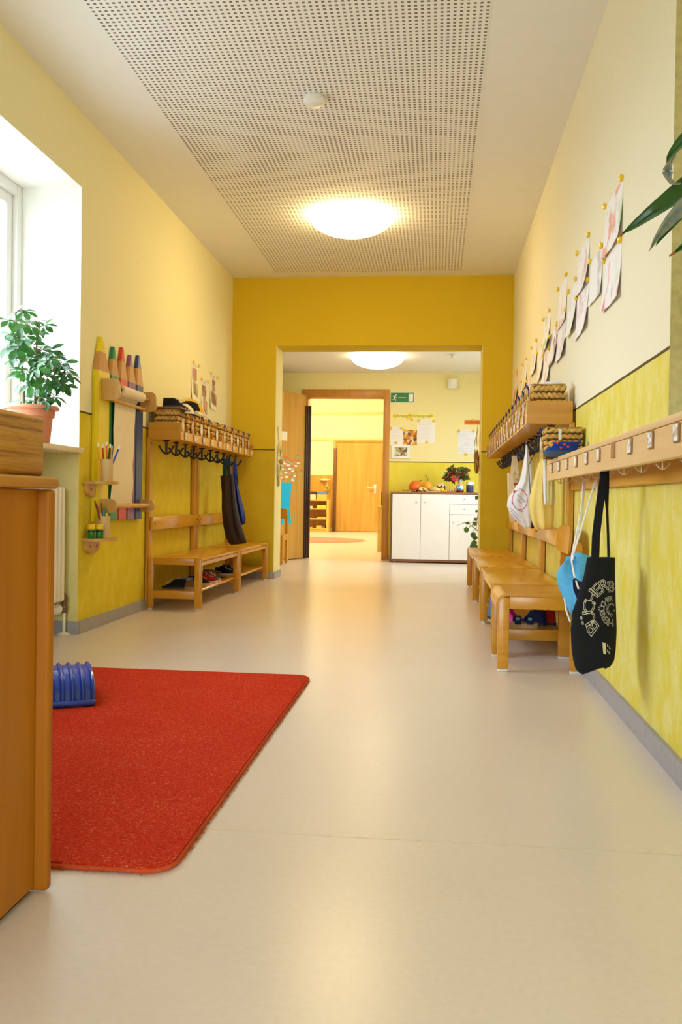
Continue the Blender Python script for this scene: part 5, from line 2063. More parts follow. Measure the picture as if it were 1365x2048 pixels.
patch_on_black([(1205.5, 1284), (1212, 1286), (1213, 1309), (1207.5, 1307.5), (1206.5, 1297)])
for (a, b_) in ((1216, 1291), (1220, 1296), (1216, 1302), (1219, 1306)):
    patch_on_black([(a - 0.8, b_ - 3), (a + 0.6, b_ - 3), (a + 0.6, b_ + 2), (a - 0.8, b_ + 2)])
    patch_on_black([(a - 0.8, b_ + 1), (a + 2.2, b_ + 1), (a + 2.2, b_ + 2), (a - 0.8, b_ + 2)])
part('printed_emblem', mb, plain('cream print', (0.70, 0.66, 0.45), 0.7), t)
hk = Vector((NX + 0.058, 2.93, 0.795))
st1 = [U(1191, 1118, 'y', 2.845), U(1193, 1070, 'y', 2.85), U(1199, 1020, 'y', 2.86), U(1206, 970, 'y', 2.89), U(1209, 945, 'y', 2.91), U(1210, 935, 'y', 2.93)]
st2 = [U(1218, 1116, 'y', 2.95), U(1217, 1070, 'y', 2.94), U(1215, 1020, 'y', 2.93), U(1213, 970, 'y', 2.92), U(1213, 945, 'y', 2.92), U(1213, 935, 'y', 2.935)]
part('strap', MB().ribbon(st1, (0.0125, 0.004, 0), 0.003), M_blk, t)
part('strap', MB().ribbon(st2, [Vector((0.004, 0.008, 0))] * 3 + [Vector((0.010, 0.005, 0))] * 3, 0.003), M_blk, t)

# ================================================================== children's drawings on the right wall
DR = [  # y near, y far, z top, height, colour 1, colour 2, label
    (3.295, 3.630, 1.878, 0.205, (0.80, 0.42, 0.32), (0.62, 0.74, 0.50), "child's drawing with a red balloon shape and green strokes, highest and nearest to us"),
    (3.300, 3.630, 1.660, 0.200, (0.74, 0.28, 0.32), (0.72, 0.78, 0.52), "child's drawing with a red and a pale green figure, below the nearest top drawing"),
    (3.675, 3.960, 1.745, 0.190, (0.60, 0.58, 0.58), None, "child's drawing of grey pencil scribble between two higher drawings"),
    (3.995, 4.325, 1.882, 0.205, (0.72, 0.50, 0.46), (0.70, 0.78, 0.66), "child's drawing in the upper row, second from the near end"),
    (4.000, 4.330, 1.690, 0.200, (0.78, 0.56, 0.68), None, "child's drawing of a pink scribble in the lower row"),
    (4.338, 4.590, 1.775, 0.230, (0.72, 0.76, 0.82), (0.82, 0.78, 0.42), "mostly white sheet with a yellow corner beside the pink scribble"),
    (4.670, 4.990, 1.880, 0.225, (0.80, 0.55, 0.45), (0.80, 0.66, 0.60), "child's drawing with orange strokes in the upper row, third from the near end"),
    (4.670, 5.000, 1.700, 0.215, (0.74, 0.68, 0.72), None, "long pale violet drawing below the orange stroked one"),
    (5.000, 5.335, 1.690, 0.185, (0.30, 0.20, 0.20), None, "child's drawing with dark brown marks in the lower row"),
    (5.340, 5.650, 1.838, 0.200, (0.52, 0.66, 0.42), None, "child's drawing with a green patch in the upper row"),
    (5.315, 5.642, 1.615, 0.185, (0.76, 0.60, 0.62), None, "pale drawing with red lines hanging lowest above the coat shelf"),
    (5.660, 5.990, 1.690, 0.195, (0.80, 0.62, 0.46), (0.82, 0.74, 0.62), "child's drawing with peach coloured stripes in the lower row"),
    (6.030, 6.345, 1.788, 0.195, (0.72, 0.70, 0.66), None, "nearly blank drawing in the upper row, third from the far end"),
    (6.310, 6.640, 1.600, 0.190, (0.80, 0.45, 0.30), None, "drawing with an orange red blot close above the right baskets"),
    (6.690, 7.005, 1.772, 0.200, (0.78, 0.62, 0.40), None, "drawing with ochre marks in the upper row, second from the far end"),
    (7.055, 7.410, 1.650, 0.200, (0.80, 0.52, 0.32), None, "drawing in the lower row, second from the end wall"),
    (7.435, 7.755, 1.795, 0.235, (0.82, 0.34, 0.08), (0.80, 0.55, 0.25), "bright orange drawing nearest the end wall"),
]
pin_lab = "round yellow pin at the top corner of a child's drawing on the right wall"
for i, (y0, y1, zt, hh, c1, c2, lb) in enumerate(DR):
    curl = random.uniform(0.010, 0.026)
    tw = random.uniform(0.4, 1.0)
    sd = 3.1 * i + 0.7
    mt_ = scribble('crayon drawing ' + str(i), c1, sd, c2)
    sag = random.uniform(-0.01, 0.01)

    def fn(u, v):
        x = XR - 0.0008 - 0.0025 * math.sin(PI * u) * v - curl * (v ** 2.2) * (tw + (1 - tw) * (1 - u)) * (0.35 + 0.65 * (abs(2 * u - 1)))
        return (x, y0 + (y1 - y0) * u, zt + sag * u - hh * v)
    o = solo('drawing', MB().grid(fn, 10, 10, 0, True, None, 0.0013, (1, 0, 0)), mt_, lb, 'drawing', (XR, (y0 + y1) / 2, zt - hh), "children's drawings on the right wall")
    for yy, zz in ((y0 + 0.008, zt + 0.002), (y1 - 0.008, zt + sag + 0.002)):
        pin_at(Vector((XR + 0.0010, yy, zz)), (-1, 0, 0), pin_lab, 'yellow pins of the drawings', 0.0125)

# ================================================================== big leaved plant in the recess
M_dleaf = leaf_mat('dracaena leaf', (0.022, 0.085, 0.010), (0.012, 0.055, 0.006), 0.3, 0.12)
M_dleaf_d = leaf_mat('withered leaf', (0.30, 0.27, 0.13), (0.10, 0.15, 0.14), 0.5, 0.1)
M_tip = plain('brown leaf tip', (0.30, 0.10, 0.03), 0.7)
RPX, RPY = 0.80, 1.62
t = thing('recess_plant', 'large dark leaved plant hanging into view from the recess on the right', 'potted plant', (RPX, RPY, RZ0 + 0.012))
z0 = RZ0 + 0.012
part('pot', MB().lathe([(0.0, 0.0), (0.075, 0.0), (0.095, 0.15), (0.105, 0.152), (0.105, 0.17), (0.093, 0.17), (0.088, 0.14), (0.0, 0.14)], (RPX, RPY, z0), 28), M_terra, t)
crown = Vector((RPX - 0.02, RPY + 0.02, z0 + 0.44))
part('trunk', MB().tube([(RPX, RPY, z0 + 0.13), (RPX + 0.01, RPY, z0 + 0.28), crown], [0.016, 0.014, 0.012], 10), M_stem, t)


def bez(p0, p1, p2, p3, f):
    g = 1 - f
    return p0 * g ** 3 + p1 * (3 * g * g * f) + p2 * (3 * g * f * f) + p3 * f ** 3


def long_leaf(ctrl, w, roll0, roll1, mt_, label=None, tip=True, wave=0.0):
    ctrl = [Vector(c) for c in ctrl]
    n = 22
    mb = MB()
    vs, fs = [], []
    for i in range(n + 1):
        f = i / n
        p = bez(*ctrl, f)
        d = (bez(*ctrl, min(1, f + 0.02)) - bez(*ctrl, max(0, f - 0.02))).normalized()
        side = d.cross(Vector((0, 0, 1)))
        side = side.normalized() if side.length > 1e-4 else Vector((1, 0, 0))
        nr = side.cross(d)
        a = roll0 + (roll1 - roll0) * f
        sd = side * math.cos(a) + nr * math.sin(a)
        nn = d.cross(sd)
        ww = w * (math.sin(PI * min(1.0, 0.08 + 0.92 * f) ** 0.85) ** 0.75) * (1 + wave * math.sin(17 * f))
        for q in (-1, -0.5, 0, 0.5, 1):
            vs.append(p + sd * (q * ww) + nn * (0.22 * ww * q * q + (0.004 if q == 0 else 0)))
    for i in range(n):
        for q in range(4):
            a = i * 5 + q
            fs.append((a, a + 1, a + 6, a + 5))
    mb.add(vs, fs, 0, True)
    lf = part('leaf', mb, mt_, t, label)
    if tip:
        e = ctrl[3]
        d = (ctrl[3] - ctrl[2]).normalized()
        part('leaf_tip', MB().tube([e - d * 0.004, e + d * 0.007], [0.0035, 0.0012], 6), M_tip, lf)
    return lf


Lp = 1.72
long_leaf([crown, crown + Vector((-0.06, 0.03, 0.16)), U(1352, 385, 'y', Lp), U(1243, 469, 'y', Lp + 0.06)], 0.032, 1.1, 1.35, M_dleaf)
long_leaf([crown, crown + Vector((-0.05, 0.05, 0.14)), U(1400, 330, 'y', Lp), U(1312, 492, 'y', Lp)], 0.030, 1.3, 1.5, M_dleaf, None, False)
long_leaf([crown, crown + Vector((-0.05, 0.02, 0.10)), U(1372, 350, 'y', Lp - 0.04), U(1299, 503, 'y', Lp - 0.05)], 0.022, 1.2, 1.6, M_dleaf_d, 'withered grey and beige leaf', False, 0.12)
long_leaf([crown, crown + Vector((-0.04, 0.04, 0.30)), U(1348, 262, 'y', Lp), U(1334, 325, 'y', Lp)], 0.024, 0.9, 1.2, M_dleaf, None, False)
long_leaf([U(1352, 306, 'y', Lp), U(1330, 330, 'y', Lp), U(1328, 372, 'y', Lp), U(1362, 369, 'y', Lp)], 0.008, 0.9, 2.2, M_dleaf_d, 'curled withered leaf end', False, 0.2)
long_leaf([crown, crown + Vector((0.02, 0.06, 0.20)), U(1420, 460, 'y', Lp), U(1346, 508, 'y', Lp)], 0.020, 1.0, 1.3, M_dleaf)
for a, tz in ((0.4, 0.30), (1.5, 0.36), (2.6, 0.26), (-0.6, 0.3), (-1.7, 0.22)):
    e = crown + Vector((0.17 * math.cos(a), 0.20 * math.sin(a), tz - 0.12))
    e.x = min(e.x, RXD - 0.05)
    long_leaf([crown, crown + Vector((0.05 * math.cos(a), 0.05 * math.sin(a), 0.15)), e + Vector((-0.03 * math.cos(a), 0, 0.10)), e], 0.024, 0.5, 0.8, M_dleaf)

# ================================================================== rug and blue plastic arch
M_rug = None
mt, nt, b = _new('red rug pile')
v = _coord(nt)
n1 = _noise(nt, v, 190, 2, 0.8)
n2 = _noise(nt, v, 4, 3)
ad = nt.nodes.new('ShaderNodeMath')
ad.operation = 'MULTIPLY_ADD'
ad.inputs[1].default_value = 0.14
nt.links.new(n2, ad.inputs[0])
nt.links.new(n1, ad.inputs[2])
nt.links.new(_ramp(nt, ad.outputs[0], [(0.36, (0.44, 0.018, 0.005)), (0.54, (0.63, 0.034, 0.009)), (0.68, (0.66, 0.05, 0.014)), (0.78, (0.80, 0.26, 0.13))]), b.inputs['Base Color'])
b.inputs['Roughness'].default_value = 0.95
b.inputs['Specular IOR Level'].default_value = 0.1
_bump(nt, b, n1, 0.9, 0.008)
M_rug = mt
M_rug_e = fabric('rug binding', (0.50, 0.075, 0.02), 0.2, 200, 0.95)


def rrect(x0, x1, y0, y1, r, n=8):
    pts = []
    for cx, cy, a0 in ((x1 - r, y1 - r, 0), (x0 + r, y1 - r, PI / 2), (x0 + r, y0 + r, PI), (x1 - r, y0 + r, 1.5 * PI)):
        for k in range(n + 1):
            a = a0 + PI / 2 * k / n
            pts.append((cx + r * math.cos(a), cy + r * math.sin(a)))
    return pts


RGx0, RGx1, RGy0, RGy1 = -1.80, -0.490, 1.655, 3.590
t = thing('rug', 'red short pile rug with rounded corners on the floor at the left', 'rug', ((RGx0 + RGx1) / 2, (RGy0 + RGy1) / 2, 0))
part('pile', MB().prism(rrect(RGx0 + 0.007, RGx1 - 0.007, RGy0 + 0.007, RGy1 - 0.007, 0.052), 'z', 0.0005, 0.013), M_rug, t)
ring = rrect(RGx0 + 0.005, RGx1 - 0.005, RGy0 + 0.005, RGy1 - 0.005, 0.054)
mb = MB()
mb.tube([(a, b_, 0.0055) for a, b_ in ring] + [(ring[0][0], ring[0][1], 0.0055)], 0.005, 8)
for k in range(900):     # frayed fibres along the edges
    f = random.random()
    if f < 0.5: p, d = (RGx1 - 0.004, random.uniform(RGy0 + 0.06, RGy1 - 0.06)), (1, random.uniform(-1, 1))
    elif f < 0.75: p, d = (random.uniform(RGx0 + 0.06, RGx1 - 0.06), RGy0 + 0.004), (random.uniform(-1, 1), -1)
    else: p, d = (random.uniform(RGx0 + 0.06, RGx1 - 0.06), RGy1 - 0.004), (random.uniform(-1, 1), 1)
    L = random.uniform(0.004, 0.012)
    zz = random.uniform(0.003, 0.009)
    mb.tube([(p[0], p[1], zz), (p[0] + d[0] * L, p[1] + d[1] * L, max(0.001, zz - 0.003))], 0.0005, 3, 0, None, False)
part('bound_edge', mb, M_rug_e, t)

M_blueplastic = plain('glossy blue plastic', (0.012, 0.055, 0.50), 0.18, 0.6, 0.03)
t = thing('plastic_arch', 'glossy blue ribbed plastic arch lying on the red rug', 'toy', (-1.204, 2.90, 0.013), 0.48)
n = 26


def arch_pt(f):
    a = PI * f
    return (0.0 + 0.155 - 0.155 * math.cos(a), 0.103 * math.sin(a) ** 0.8 + 0.006)


mb = MB()
xs_ = []
for k in range(0, 61):
    u = k / 60
    xs_.append((-0.066 + 0.132 * u, 0.010 * max(0.0, math.cos(2 * PI * 4 * u)) ** 0.8))


def afn(u, v):
    k = min(60, int(round(u * 60)))
    x, hgt = xs_[k]
    yy, zz = arch_pt(v)
    y2, z2 = arch_pt(min(1, v + 0.01))
    y1, z1 = arch_pt(max(0, v - 0.01))
    d = Vector((0, y2 - y1, z2 - z1)).normalized()
    nn = Vector((0, -d.z, d.y))
    return Vector((x, yy, zz)) + nn * hgt


mb.grid(afn, 60, 40, 0, True)


def afn2(u, v):
    x = -0.066 + 0.132 * u
    yy, zz = arch_pt(v)
    return (x, yy + (0.155 - yy) * 0.05, zz * 0.94)


mb.grid(afn2, 10, 40, 0, True)
for x in (-0.066, 0.066):
    mb.tube([(x, arch_pt(f)[0], arch_pt(f)[1]) for f in [k / 30 for k in range(31)]], 0.0075, 8)
part('arch', mb, M_blueplastic, t, world=False)
mb = MB()
mb.rbox(-0.074, 0.074, -0.022, 0.012, 0.0, 0.022, 0.010, 4)
part('foot', mb, M_blueplastic, t, world=False)
part('foot', MB().rbox(-0.074, 0.074, 0.298, 0.332, 0.0, 0.022, 0.010, 4), M_blueplastic, t, world=False)

# smoke detectors
def detector(loc, label, R=0.055):
    t = thing('smoke_detector', label, 'smoke detector', loc)
    part('base', MB().lathe([(R * 0.85, -0.001), (R * 0.9, -0.014), (0, -0.014)], loc, 28), M_base_w, t)
    part('cover', MB().lathe([(R * 0.98, -0.014), (R, -0.020), (R * 0.96, -0.034), (R * 0.6, -0.046), (0, -0.048)], loc, 32), M_base_w, t)
    part('indicator', MB().ball((loc[0] + R * 0.55, loc[1] - R * 0.3, loc[2] - 0.0435), 0.003, 1), M_black, t)


detector((-0.630, 4.40, ZC - 0.003), 'white round smoke detector on the perforated ceiling')
detector((0.135, 9.55, 2.265), 'white round smoke detector on the hall ceiling', 0.05)
# ================================================================== white cabinet in the hall
M_cabw = plain('white cabinet front', (0.84, 0.84, 0.84), 0.4, 0.4, 0.01)
M_cabb = wood('walnut brown carcass', (0.30, 0.13, 0.05), (0.24, 0.10, 0.035), 'x', 0.4, 0.6)
KX0, KX1, KY, KZ = -0.540, 0.625, 10.50, 0.826
t = thing('sideboard', 'white sideboard with brown carcass against the far hall wall', 'sideboard', ((KX0 + KX1) / 2, 10.70, 0))
mb = MB()
mb.rbox(KX0, KX1, KY + 0.004, YF - 0.016, KZ - 0.024, KZ, 0.003, 1)
mb.rbox(KX0, KX0 + 0.022, KY + 0.004, YF - 0.016, 0.02, KZ - 0.024, 0.003, 1)
mb.rbox(KX1 - 0.022, KX1, KY + 0.004, YF - 0.016, 0.02, KZ - 0.024, 0.003, 1)
mb.rbox(KX0, KX1, KY + 0.004, YF - 0.016, 0.012, 0.040, 0.003, 1)
mb.box(KX0 + 0.022, KX1 - 0.022, YF - 0.03, YF - 0.02, 0.04, KZ - 0.024)
part('carcass', mb, M_cabb, t)
for xx in (KX0 + 0.06, KX1 - 0.06):
    part('foot', MB().cyl((xx, KY + 0.07, 0), (xx, KY + 0.07, 0.013), 0.02, 14).cyl((xx, YF - 0.08, 0), (xx, YF - 0.08, 0.013), 0.02, 14), M_steel, t)
Z0, Z1 = 0.042, KZ - 0.027
seams = [KX0 + 0.024, -0.185, 0.150, KX1 - 0.024]


def knob(x, z, par):
    mb = MB().tube([(x, KY - 0.002, z), (x, KY - 0.014, z)], 0.004, 8)
    mb.ball((x, KY - 0.019, z), (0.009, 0.007, 0.009), 2)
    part('knob', mb, M_steel, par)


for k in (0, 1):
    d = part('door', MB().rbox(seams[k] + 0.002, seams[k + 1] - 0.002, KY - 0.014, KY + 0.004, Z0, Z1, 0.002, 1), M_cabw, t)
    knob([-0.232, -0.130][k], 0.708, d)
for (za, zb) in ((0.694, Z1), (0.572, 0.690)):
    d = part('drawer', MB().rbox(seams[2] + 0.002, seams[3] - 0.002, KY - 0.014, KY + 0.004, za, zb, 0.002, 1), M_cabw, t)
    knob(0.320, (za + zb) / 2 + 0.002, d)
d = part('door', MB().rbox(seams[2] + 0.002, seams[3] - 0.002, KY - 0.014, KY + 0.004, Z0, 0.568, 0.002, 1), M_cabw, t)
knob(0.196, 0.480, d)

# ---- autumn table on the sideboard
M_pump = plain('orange pumpkin skin', (0.74, 0.135, 0.008), 0.4, 0.45, 0.12)
M_pumpy = plain('yellow pumpkin skin', (0.84, 0.36, 0.012), 0.4, 0.45, 0.1)
M_pstem = plain('dry pumpkin stem', (0.14, 0.09, 0.03), 0.8)
KT = KZ + 0.0005


def ribbed(c, R, h, ribs, amp, top_pinch=0.0, n=40, rot=None):
    mb = MB()

    def fn(u, v):
        a, b_ = 2 * PI * u, PI * v
        r = R * math.sin(b_) ** 0.85 * (1 - amp + amp * abs(math.cos(ribs * a / 2)))
        z = -h / 2 * math.cos(b_)
        if top_pinch and v > 0.5: z += top_pinch * ((v - 0.5) * 2) ** 3
        p = Vector((r * math.cos(a), r * math.sin(a), z))
        if rot is not None: p = rot @ p
        return p + Vector(c)
    return mb.grid(fn, n, 18)


yk = 10.62
cx = U(830, 968, 'y', yk).x
c = Vector((cx, yk, KT + 0.060))
rot = Matrix.Rotation(0.75, 3, 'Y')
t = thing('pumpkin', 'deep orange pointed pumpkin lying on the left part of the sideboard', 'pumpkin', (cx, yk, KT))
part('flesh', ribbed(c, 0.068, 0.135, 10, 0.04, 0.022, 40, rot), M_pump, t)
tp = c + rot @ Vector((0, 0, 0.085))
part('stem', MB().tube([tp, tp + Vector((0.012, 0, 0.016)), tp + Vector((0.022, 0, 0.002))], [0.008, 0.006, 0.005], 8), M_pstem, t)
cx = U(855, 966, 'y', yk).x
t = thing('pumpkin', 'round yellow orange pumpkin with a long curved stem on the sideboard', 'pumpkin', (cx, yk + 0.03, KT))
part('flesh', ribbed((cx, yk + 0.03, KT + 0.064), 0.064, 0.130, 8, 0.03), M_pumpy, t)
part('stem', MB().tube([(cx, yk + 0.03, KT + 0.125), (cx + 0.003, yk + 0.03, KT + 0.155), (cx - 0.006, yk + 0.03, KT + 0.182), (cx - 0.030, yk + 0.03, KT + 0.200)], [0.006, 0.004, 0.0035, 0.003], 8), M_pstem, t)
# gourds
M_gourd = plain('pale green gourd', (0.66, 0.50, 0.16), 0.5, 0.4, 0.15, 20)
M_gourdy = plain('yellow gourd', (0.80, 0.50, 0.03), 0.45, 0.4, 0.15, 20)
p = U(870, 976, 'y', yk - 0.05)
t = thing('gourd', 'pale oblong gourd lying in front of the round yellow pumpkin', 'gourd', (p.x, yk - 0.05, KT))
part('body', MB().ball((p.x, yk - 0.05, KT + 0.030), (0.058, 0.030, 0.030), 3), M_gourd, t)
part('neck', MB().ball((p.x + 0.045, yk - 0.05, KT + 0.026), (0.022, 0.021, 0.021), 2), plain('cream gourd end', (0.74, 0.66, 0.44), 0.5), t)
p = U(884, 976, 'y', yk - 0.04)
t = thing('gourd', 'small yellow gourd leaning against the jar with the cloth lid', 'gourd', (p.x, yk - 0.04, KT))
part('body', MB().ball((p.x, yk - 0.04, KT + 0.028), (0.034, 0.026, 0.028), 3), M_gourdy, t)
part('neck', MB().tube([(p.x + 0.02, yk - 0.04, KT + 0.02), (p.x + 0.035, yk - 0.05, KT + 0.011), (p.x + 0.05, yk - 0.06, KT + 0.012), (p.x + 0.062, yk - 0.06, KT + 0.03)], [0.016, 0.010, 0.008, 0.004], 8), M_gourdy, t)
# jar with cloth lid
p = U(883, 975, 'y', yk + 0.05)
t = thing('jam_jar', 'dark jam jar under a pale cloth cover on the sideboard', 'jar', (p.x, yk + 0.05, KT))
cj = (p.x, yk + 0.05, KT)
part('jar_body', MB().lathe([(0, 0), (0.044, 0), (0.048, 0.006), (0.048, 0.072), (0.040, 0.085)], cj, 24), plain('dark jam', (0.10, 0.018, 0.01), 0.12, 0.6), t)


def skirt(u, v):
    a = 2 * PI * u
    r = 0.004 + 0.064 * v + 0.006 * math.sin(9 * a) * v * v
    return (cj[0] + r * math.cos(a), cj[1] + r * math.sin(a), cj[2] + 0.106 - 0.034 * max(0, v - 0.55) / 0.45 * (1 + 0.25 * math.sin(9 * a)) + 0.003 * math.sin(4 * a))


part('cloth_cover', MB().grid(skirt, 72, 10), M_totec, t)
part('tie', MB().tube([(cj[0] + 0.046 * math.cos(a), cj[1] + 0.046 * math.sin(a), cj[2] + 0.086) for a in [2 * PI * k / 20 for k in range(21)]], 0.0025, 6), M_brown, t)
# corn cob with husk
p = U(848, 977, 'y', yk - 0.07)
t = thing('corn_husk', 'pale dried corn husk spread over the front edge of the sideboard', 'corn husk', (p.x, yk - 0.07, KT))
M_husk = plain('dry corn husk', (0.80, 0.66, 0.34), 0.7, 0.2, 0.12, 30)
rn = random.Random(5)
mb = MB()
for k in range(11):
    a = -0.9 + 1.2 * k / 10 + rn.uniform(-0.2, 0.2)
    L = rn.uniform(0.05, 0.11)
    d = Vector((math.cos(a), -0.4 + 0.05 * k, math.sin(a) * 0.45))
    vs, fs = leaf_verts(L, 0.008, 0.4, 0.3, 6)
    b0 = Vector((p.x - 0.03 + rn.uniform(-0.01, 0.01), yk - 0.07 + rn.uniform(-0.015, 0.015), KT + 0.038 + rn.uniform(-0.005, 0.012)))
    e = b0 + d.normalized() * L
    if e.z < KT + 0.008: d.z += (KT + 0.010 - e.z) / L
    mb.add(vs, fs, 0, True, Matrix.Translation(b0) @ frame(d, (0, -0.5, 1)))
mb.ball((p.x - 0.03, yk - 0.07, KT + 0.030), (0.030, 0.022, 0.026), 2, 0, None, 0.1)
part('husk_leaves', mb, M_husk, t)
part('long_blade', MB().tube([(p.x + 0.02, yk - 0.08, KT + 0.025), (p.x + 0.06, yk - 0.085, KT + 0.006), (p.x + 0.13, yk - 0.085, KT + 0.004), (p.x + 0.20, yk - 0.08, KT + 0.010)], [0.006, 0.005, 0.005, 0.002], 6), M_husk, t)
# leaves, nuts, shells
M_oak = plain('brown oak leaf', (0.24, 0.10, 0.03), 0.7, 0.2, 0.25, 40)
M_yel = plain('yellow autumn leaf', (0.74, 0.60, 0.12), 0.7, 0.2, 0.2, 40)
M_nut = plain('hazelnut shell', (0.32, 0.16, 0.06), 0.5, 0.3, 0.2, 30)
M_shell = plain('pink beige shell', (0.60, 0.34, 0.20), 0.5, 0.4, 0.25, 40)
for k, (px, mt_, lb) in enumerate(((816, M_yel, 'pale yellow dry leaf at the left end of the autumn display'), (822, M_sticker, 'small white dried flower beside the orange pumpkin'), (836, M_oak, 'brown oak leaf curled in front of the orange pumpkin'), (810, M_yel, 'small yellow leaf lying outermost left on the sideboard'))):
    p = U(px, 978, 'y', yk - 0.06)
    mb = MB()
    for q in range(5):
        vs, fs = leaf_verts(0.045 if k != 1 else 0.03, 0.014, 0.5, 0.3, 5)
        dd = Vector((math.cos(q * 1.3 + k), math.sin(q * 1.3 + k), 0.75))
        mb.add(vs, fs, 0, True, Matrix.Translation((p.x, yk - 0.06, KT + 0.004 + (0.030 if k == 1 else 0))) @ frame(dd))
    if k == 1: mb.tube([(p.x, yk - 0.06, KT), (p.x, yk - 0.06, KT + 0.034)], 0.003, 6)
    solo('dried_leaf' if k != 1 else 'dried_flower', mb, mt_, lb, 'leaf' if k != 1 else 'flower', (p.x, yk - 0.06, KT))
for k, px in enumerate((824, 827, 831, 840, 842)):
    p = U(px, 980, 'y', yk - 0.09)
    c = (p.x, yk - 0.09 + 0.01 * (k % 2), KT + 0.011)
    solo('nut', MB().ball(c, (0.012, 0.011, 0.011), 2), M_nut, 'brown nut on the front edge of the sideboard below the orange pumpkin', 'nut', (c[0], c[1], KT), 'nuts on the sideboard')
for k, (px, h_) in enumerate(((896, 0.018), (900, 0.030), (905, 0.022), (911, 0.034), (916, 0.022), (893, 0.014))):
    p = U(px, 978, 'y', yk - 0.03)
    mb = MB()
    for q in range(4):
        mb.ball((p.x + rn.uniform(-0.010, 0.010), yk - 0.03 + rn.uniform(-0.01, 0.01), KT + h_ * (0.5 + 0.4 * q / 3)), (0.015, 0.013, h_ * 0.55), 1, 0, None, 0.12)
    solo('snail_shell', mb, M_shell, 'pinkish beige shell in the heap between jam jar and flower vase', 'shell', (p.x, yk - 0.03, KT), 'shells on the sideboard')
# bowl, vase and bouquet
p = U(920, 978, 'y', yk - 0.02)
cv = Vector((p.x, yk - 0.02, KT))
t = thing('flower_vase', 'blue and white patterned vase on a dark red bowl shaped foot', 'vase', cv)
part('bowl_foot', MB().lathe([(0, 0), (0.040, 0), (0.048, 0.012), (0.050, 0.026), (0.045, 0.036), (0, 0.036)], cv, 24), plain('dark red glaze', (0.11, 0.012, 0.012), 0.2, 0.6), t)
M_vase = patches('blue white glaze', [(0.70, 0.78, 0.84), (0.28, 0.52, 0.72), (0.72, 0.80, 0.84), (0.12, 0.30, 0.55), (0.70, 0.45, 0.10)], 32)
part('vase_body', MB().lathe([(0.0, 0.036), (0.040, 0.037), (0.044, 0.055), (0.040, 0.080), (0.022, 0.100), (0.020, 0.115), (0.030, 0.130), (0.031, 0.145), (0.025, 0.158), (0.020, 0.162), (0.018, 0.150), (0.0, 0.14)], cv, 24), M_vase, t)
tb = thing('bouquet', 'autumn bouquet with a pink rose and dark leaves in the blue vase', 'bouquet', cv + Vector((0, 0, 0.15)))
mb, mg, md = MB(), MB(), MB()
for k in range(22):
    a = 2 * PI * k / 22 + rn.uniform(-0.2, 0.2)
    e = cv + Vector((-0.03 + 0.11 * math.cos(a) * rn.uniform(0.5, 1.1), 0.05 * math.sin(a), 0.17 + rn.uniform(-0.02, 0.10)))
    mb.tube([cv + Vector((0, 0, 0.145)), (cv + e) / 2 + Vector((0, 0, 0.10)), e], 0.0022, 5)
    for q in range(3):
        vs, fs = leaf_verts(rn.uniform(0.05, 0.075), 0.024, 0.3, 0.4, 5)
        d = Vector((rn.uniform(-1, 1), rn.uniform(-0.9, 0.3), rn.uniform(-0.6, 0.6)))
        (mg if (k + q) % 3 == 0 else md).add(vs, fs, 0, True, Matrix.Translation(e) @ frame(d, (0.1, -1, 0.4)))
part('stems', mb, M_stem, tb)
part('green_leaves', mg, M_leaf, tb)
part('dark_red_leaves', md, plain('dark red brown leaf', (0.15, 0.035, 0.012), 0.6, 0.3, 0.4, 40), tb)
rc_ = U(911, 956, 'y', yk - 0.09)
mb = MB()
for lay in range(4):
    for q in range(6):
        a = q * PI / 3 + lay * 0.5
        r = 0.010 + 0.008 * lay
        mb.ball((rc_.x + r * math.cos(a), rc_.y + 0.008 * lay, rc_.z + r * math.sin(a)), (0.013, 0.007, 0.013), 1)
part('rose', mb, plain('pink rose petals', (0.72, 0.07, 0.09), 0.6, 0.3, 0.15, 40), tb)
mb = MB()
for q in range(16):
    e = cv + Vector((0.05 + rn.uniform(0, 0.05), rn.uniform(-0.03, 0.03), 0.15 + rn.uniform(0, 0.07)))
    mb.ball(e, 0.006, 1)
    mb.tube([cv + Vector((0.01, 0, 0.15)), e], 0.0012, 4)
part('berries', mb, plain('dark green berries', (0.05, 0.07, 0.02), 0.5), tb)
# clear jar with white lid and dark blue filling
p = U(940.5, 970, 'y', yk)
cj2 = Vector((p.x, yk, KT))
t = thing('storage_jar', 'clear jar of dark blue filling with a white lid, right end of the sideboard', 'jar', cj2)
part('filling', MB().lathe([(0, 0.001), (0.040, 0.001), (0.043, 0.006), (0.043, 0.088), (0.0, 0.090)], cj2, 26), plain('dark blue filling', (0.045, 0.06, 0.12), 0.25, 0.6, 0.35, 60), t)
part('lid', MB().lathe([(0.043, 0.089), (0.0445, 0.090), (0.0445, 0.122), (0.040, 0.126), (0, 0.126)], cj2, 26), M_cabw, t)
p = U(951, 981, 'y', yk - 0.04)
solo('pebble', MB().ball((p.x, yk - 0.04, KT + 0.011), (0.018, 0.014, 0.012), 2, 0, None, 0.1), plain('pale stone', (0.55, 0.58, 0.60), 0.5), 'pale grey stone right of the clear jar on the sideboard', 'stone', (p.x, yk - 0.04, KT))

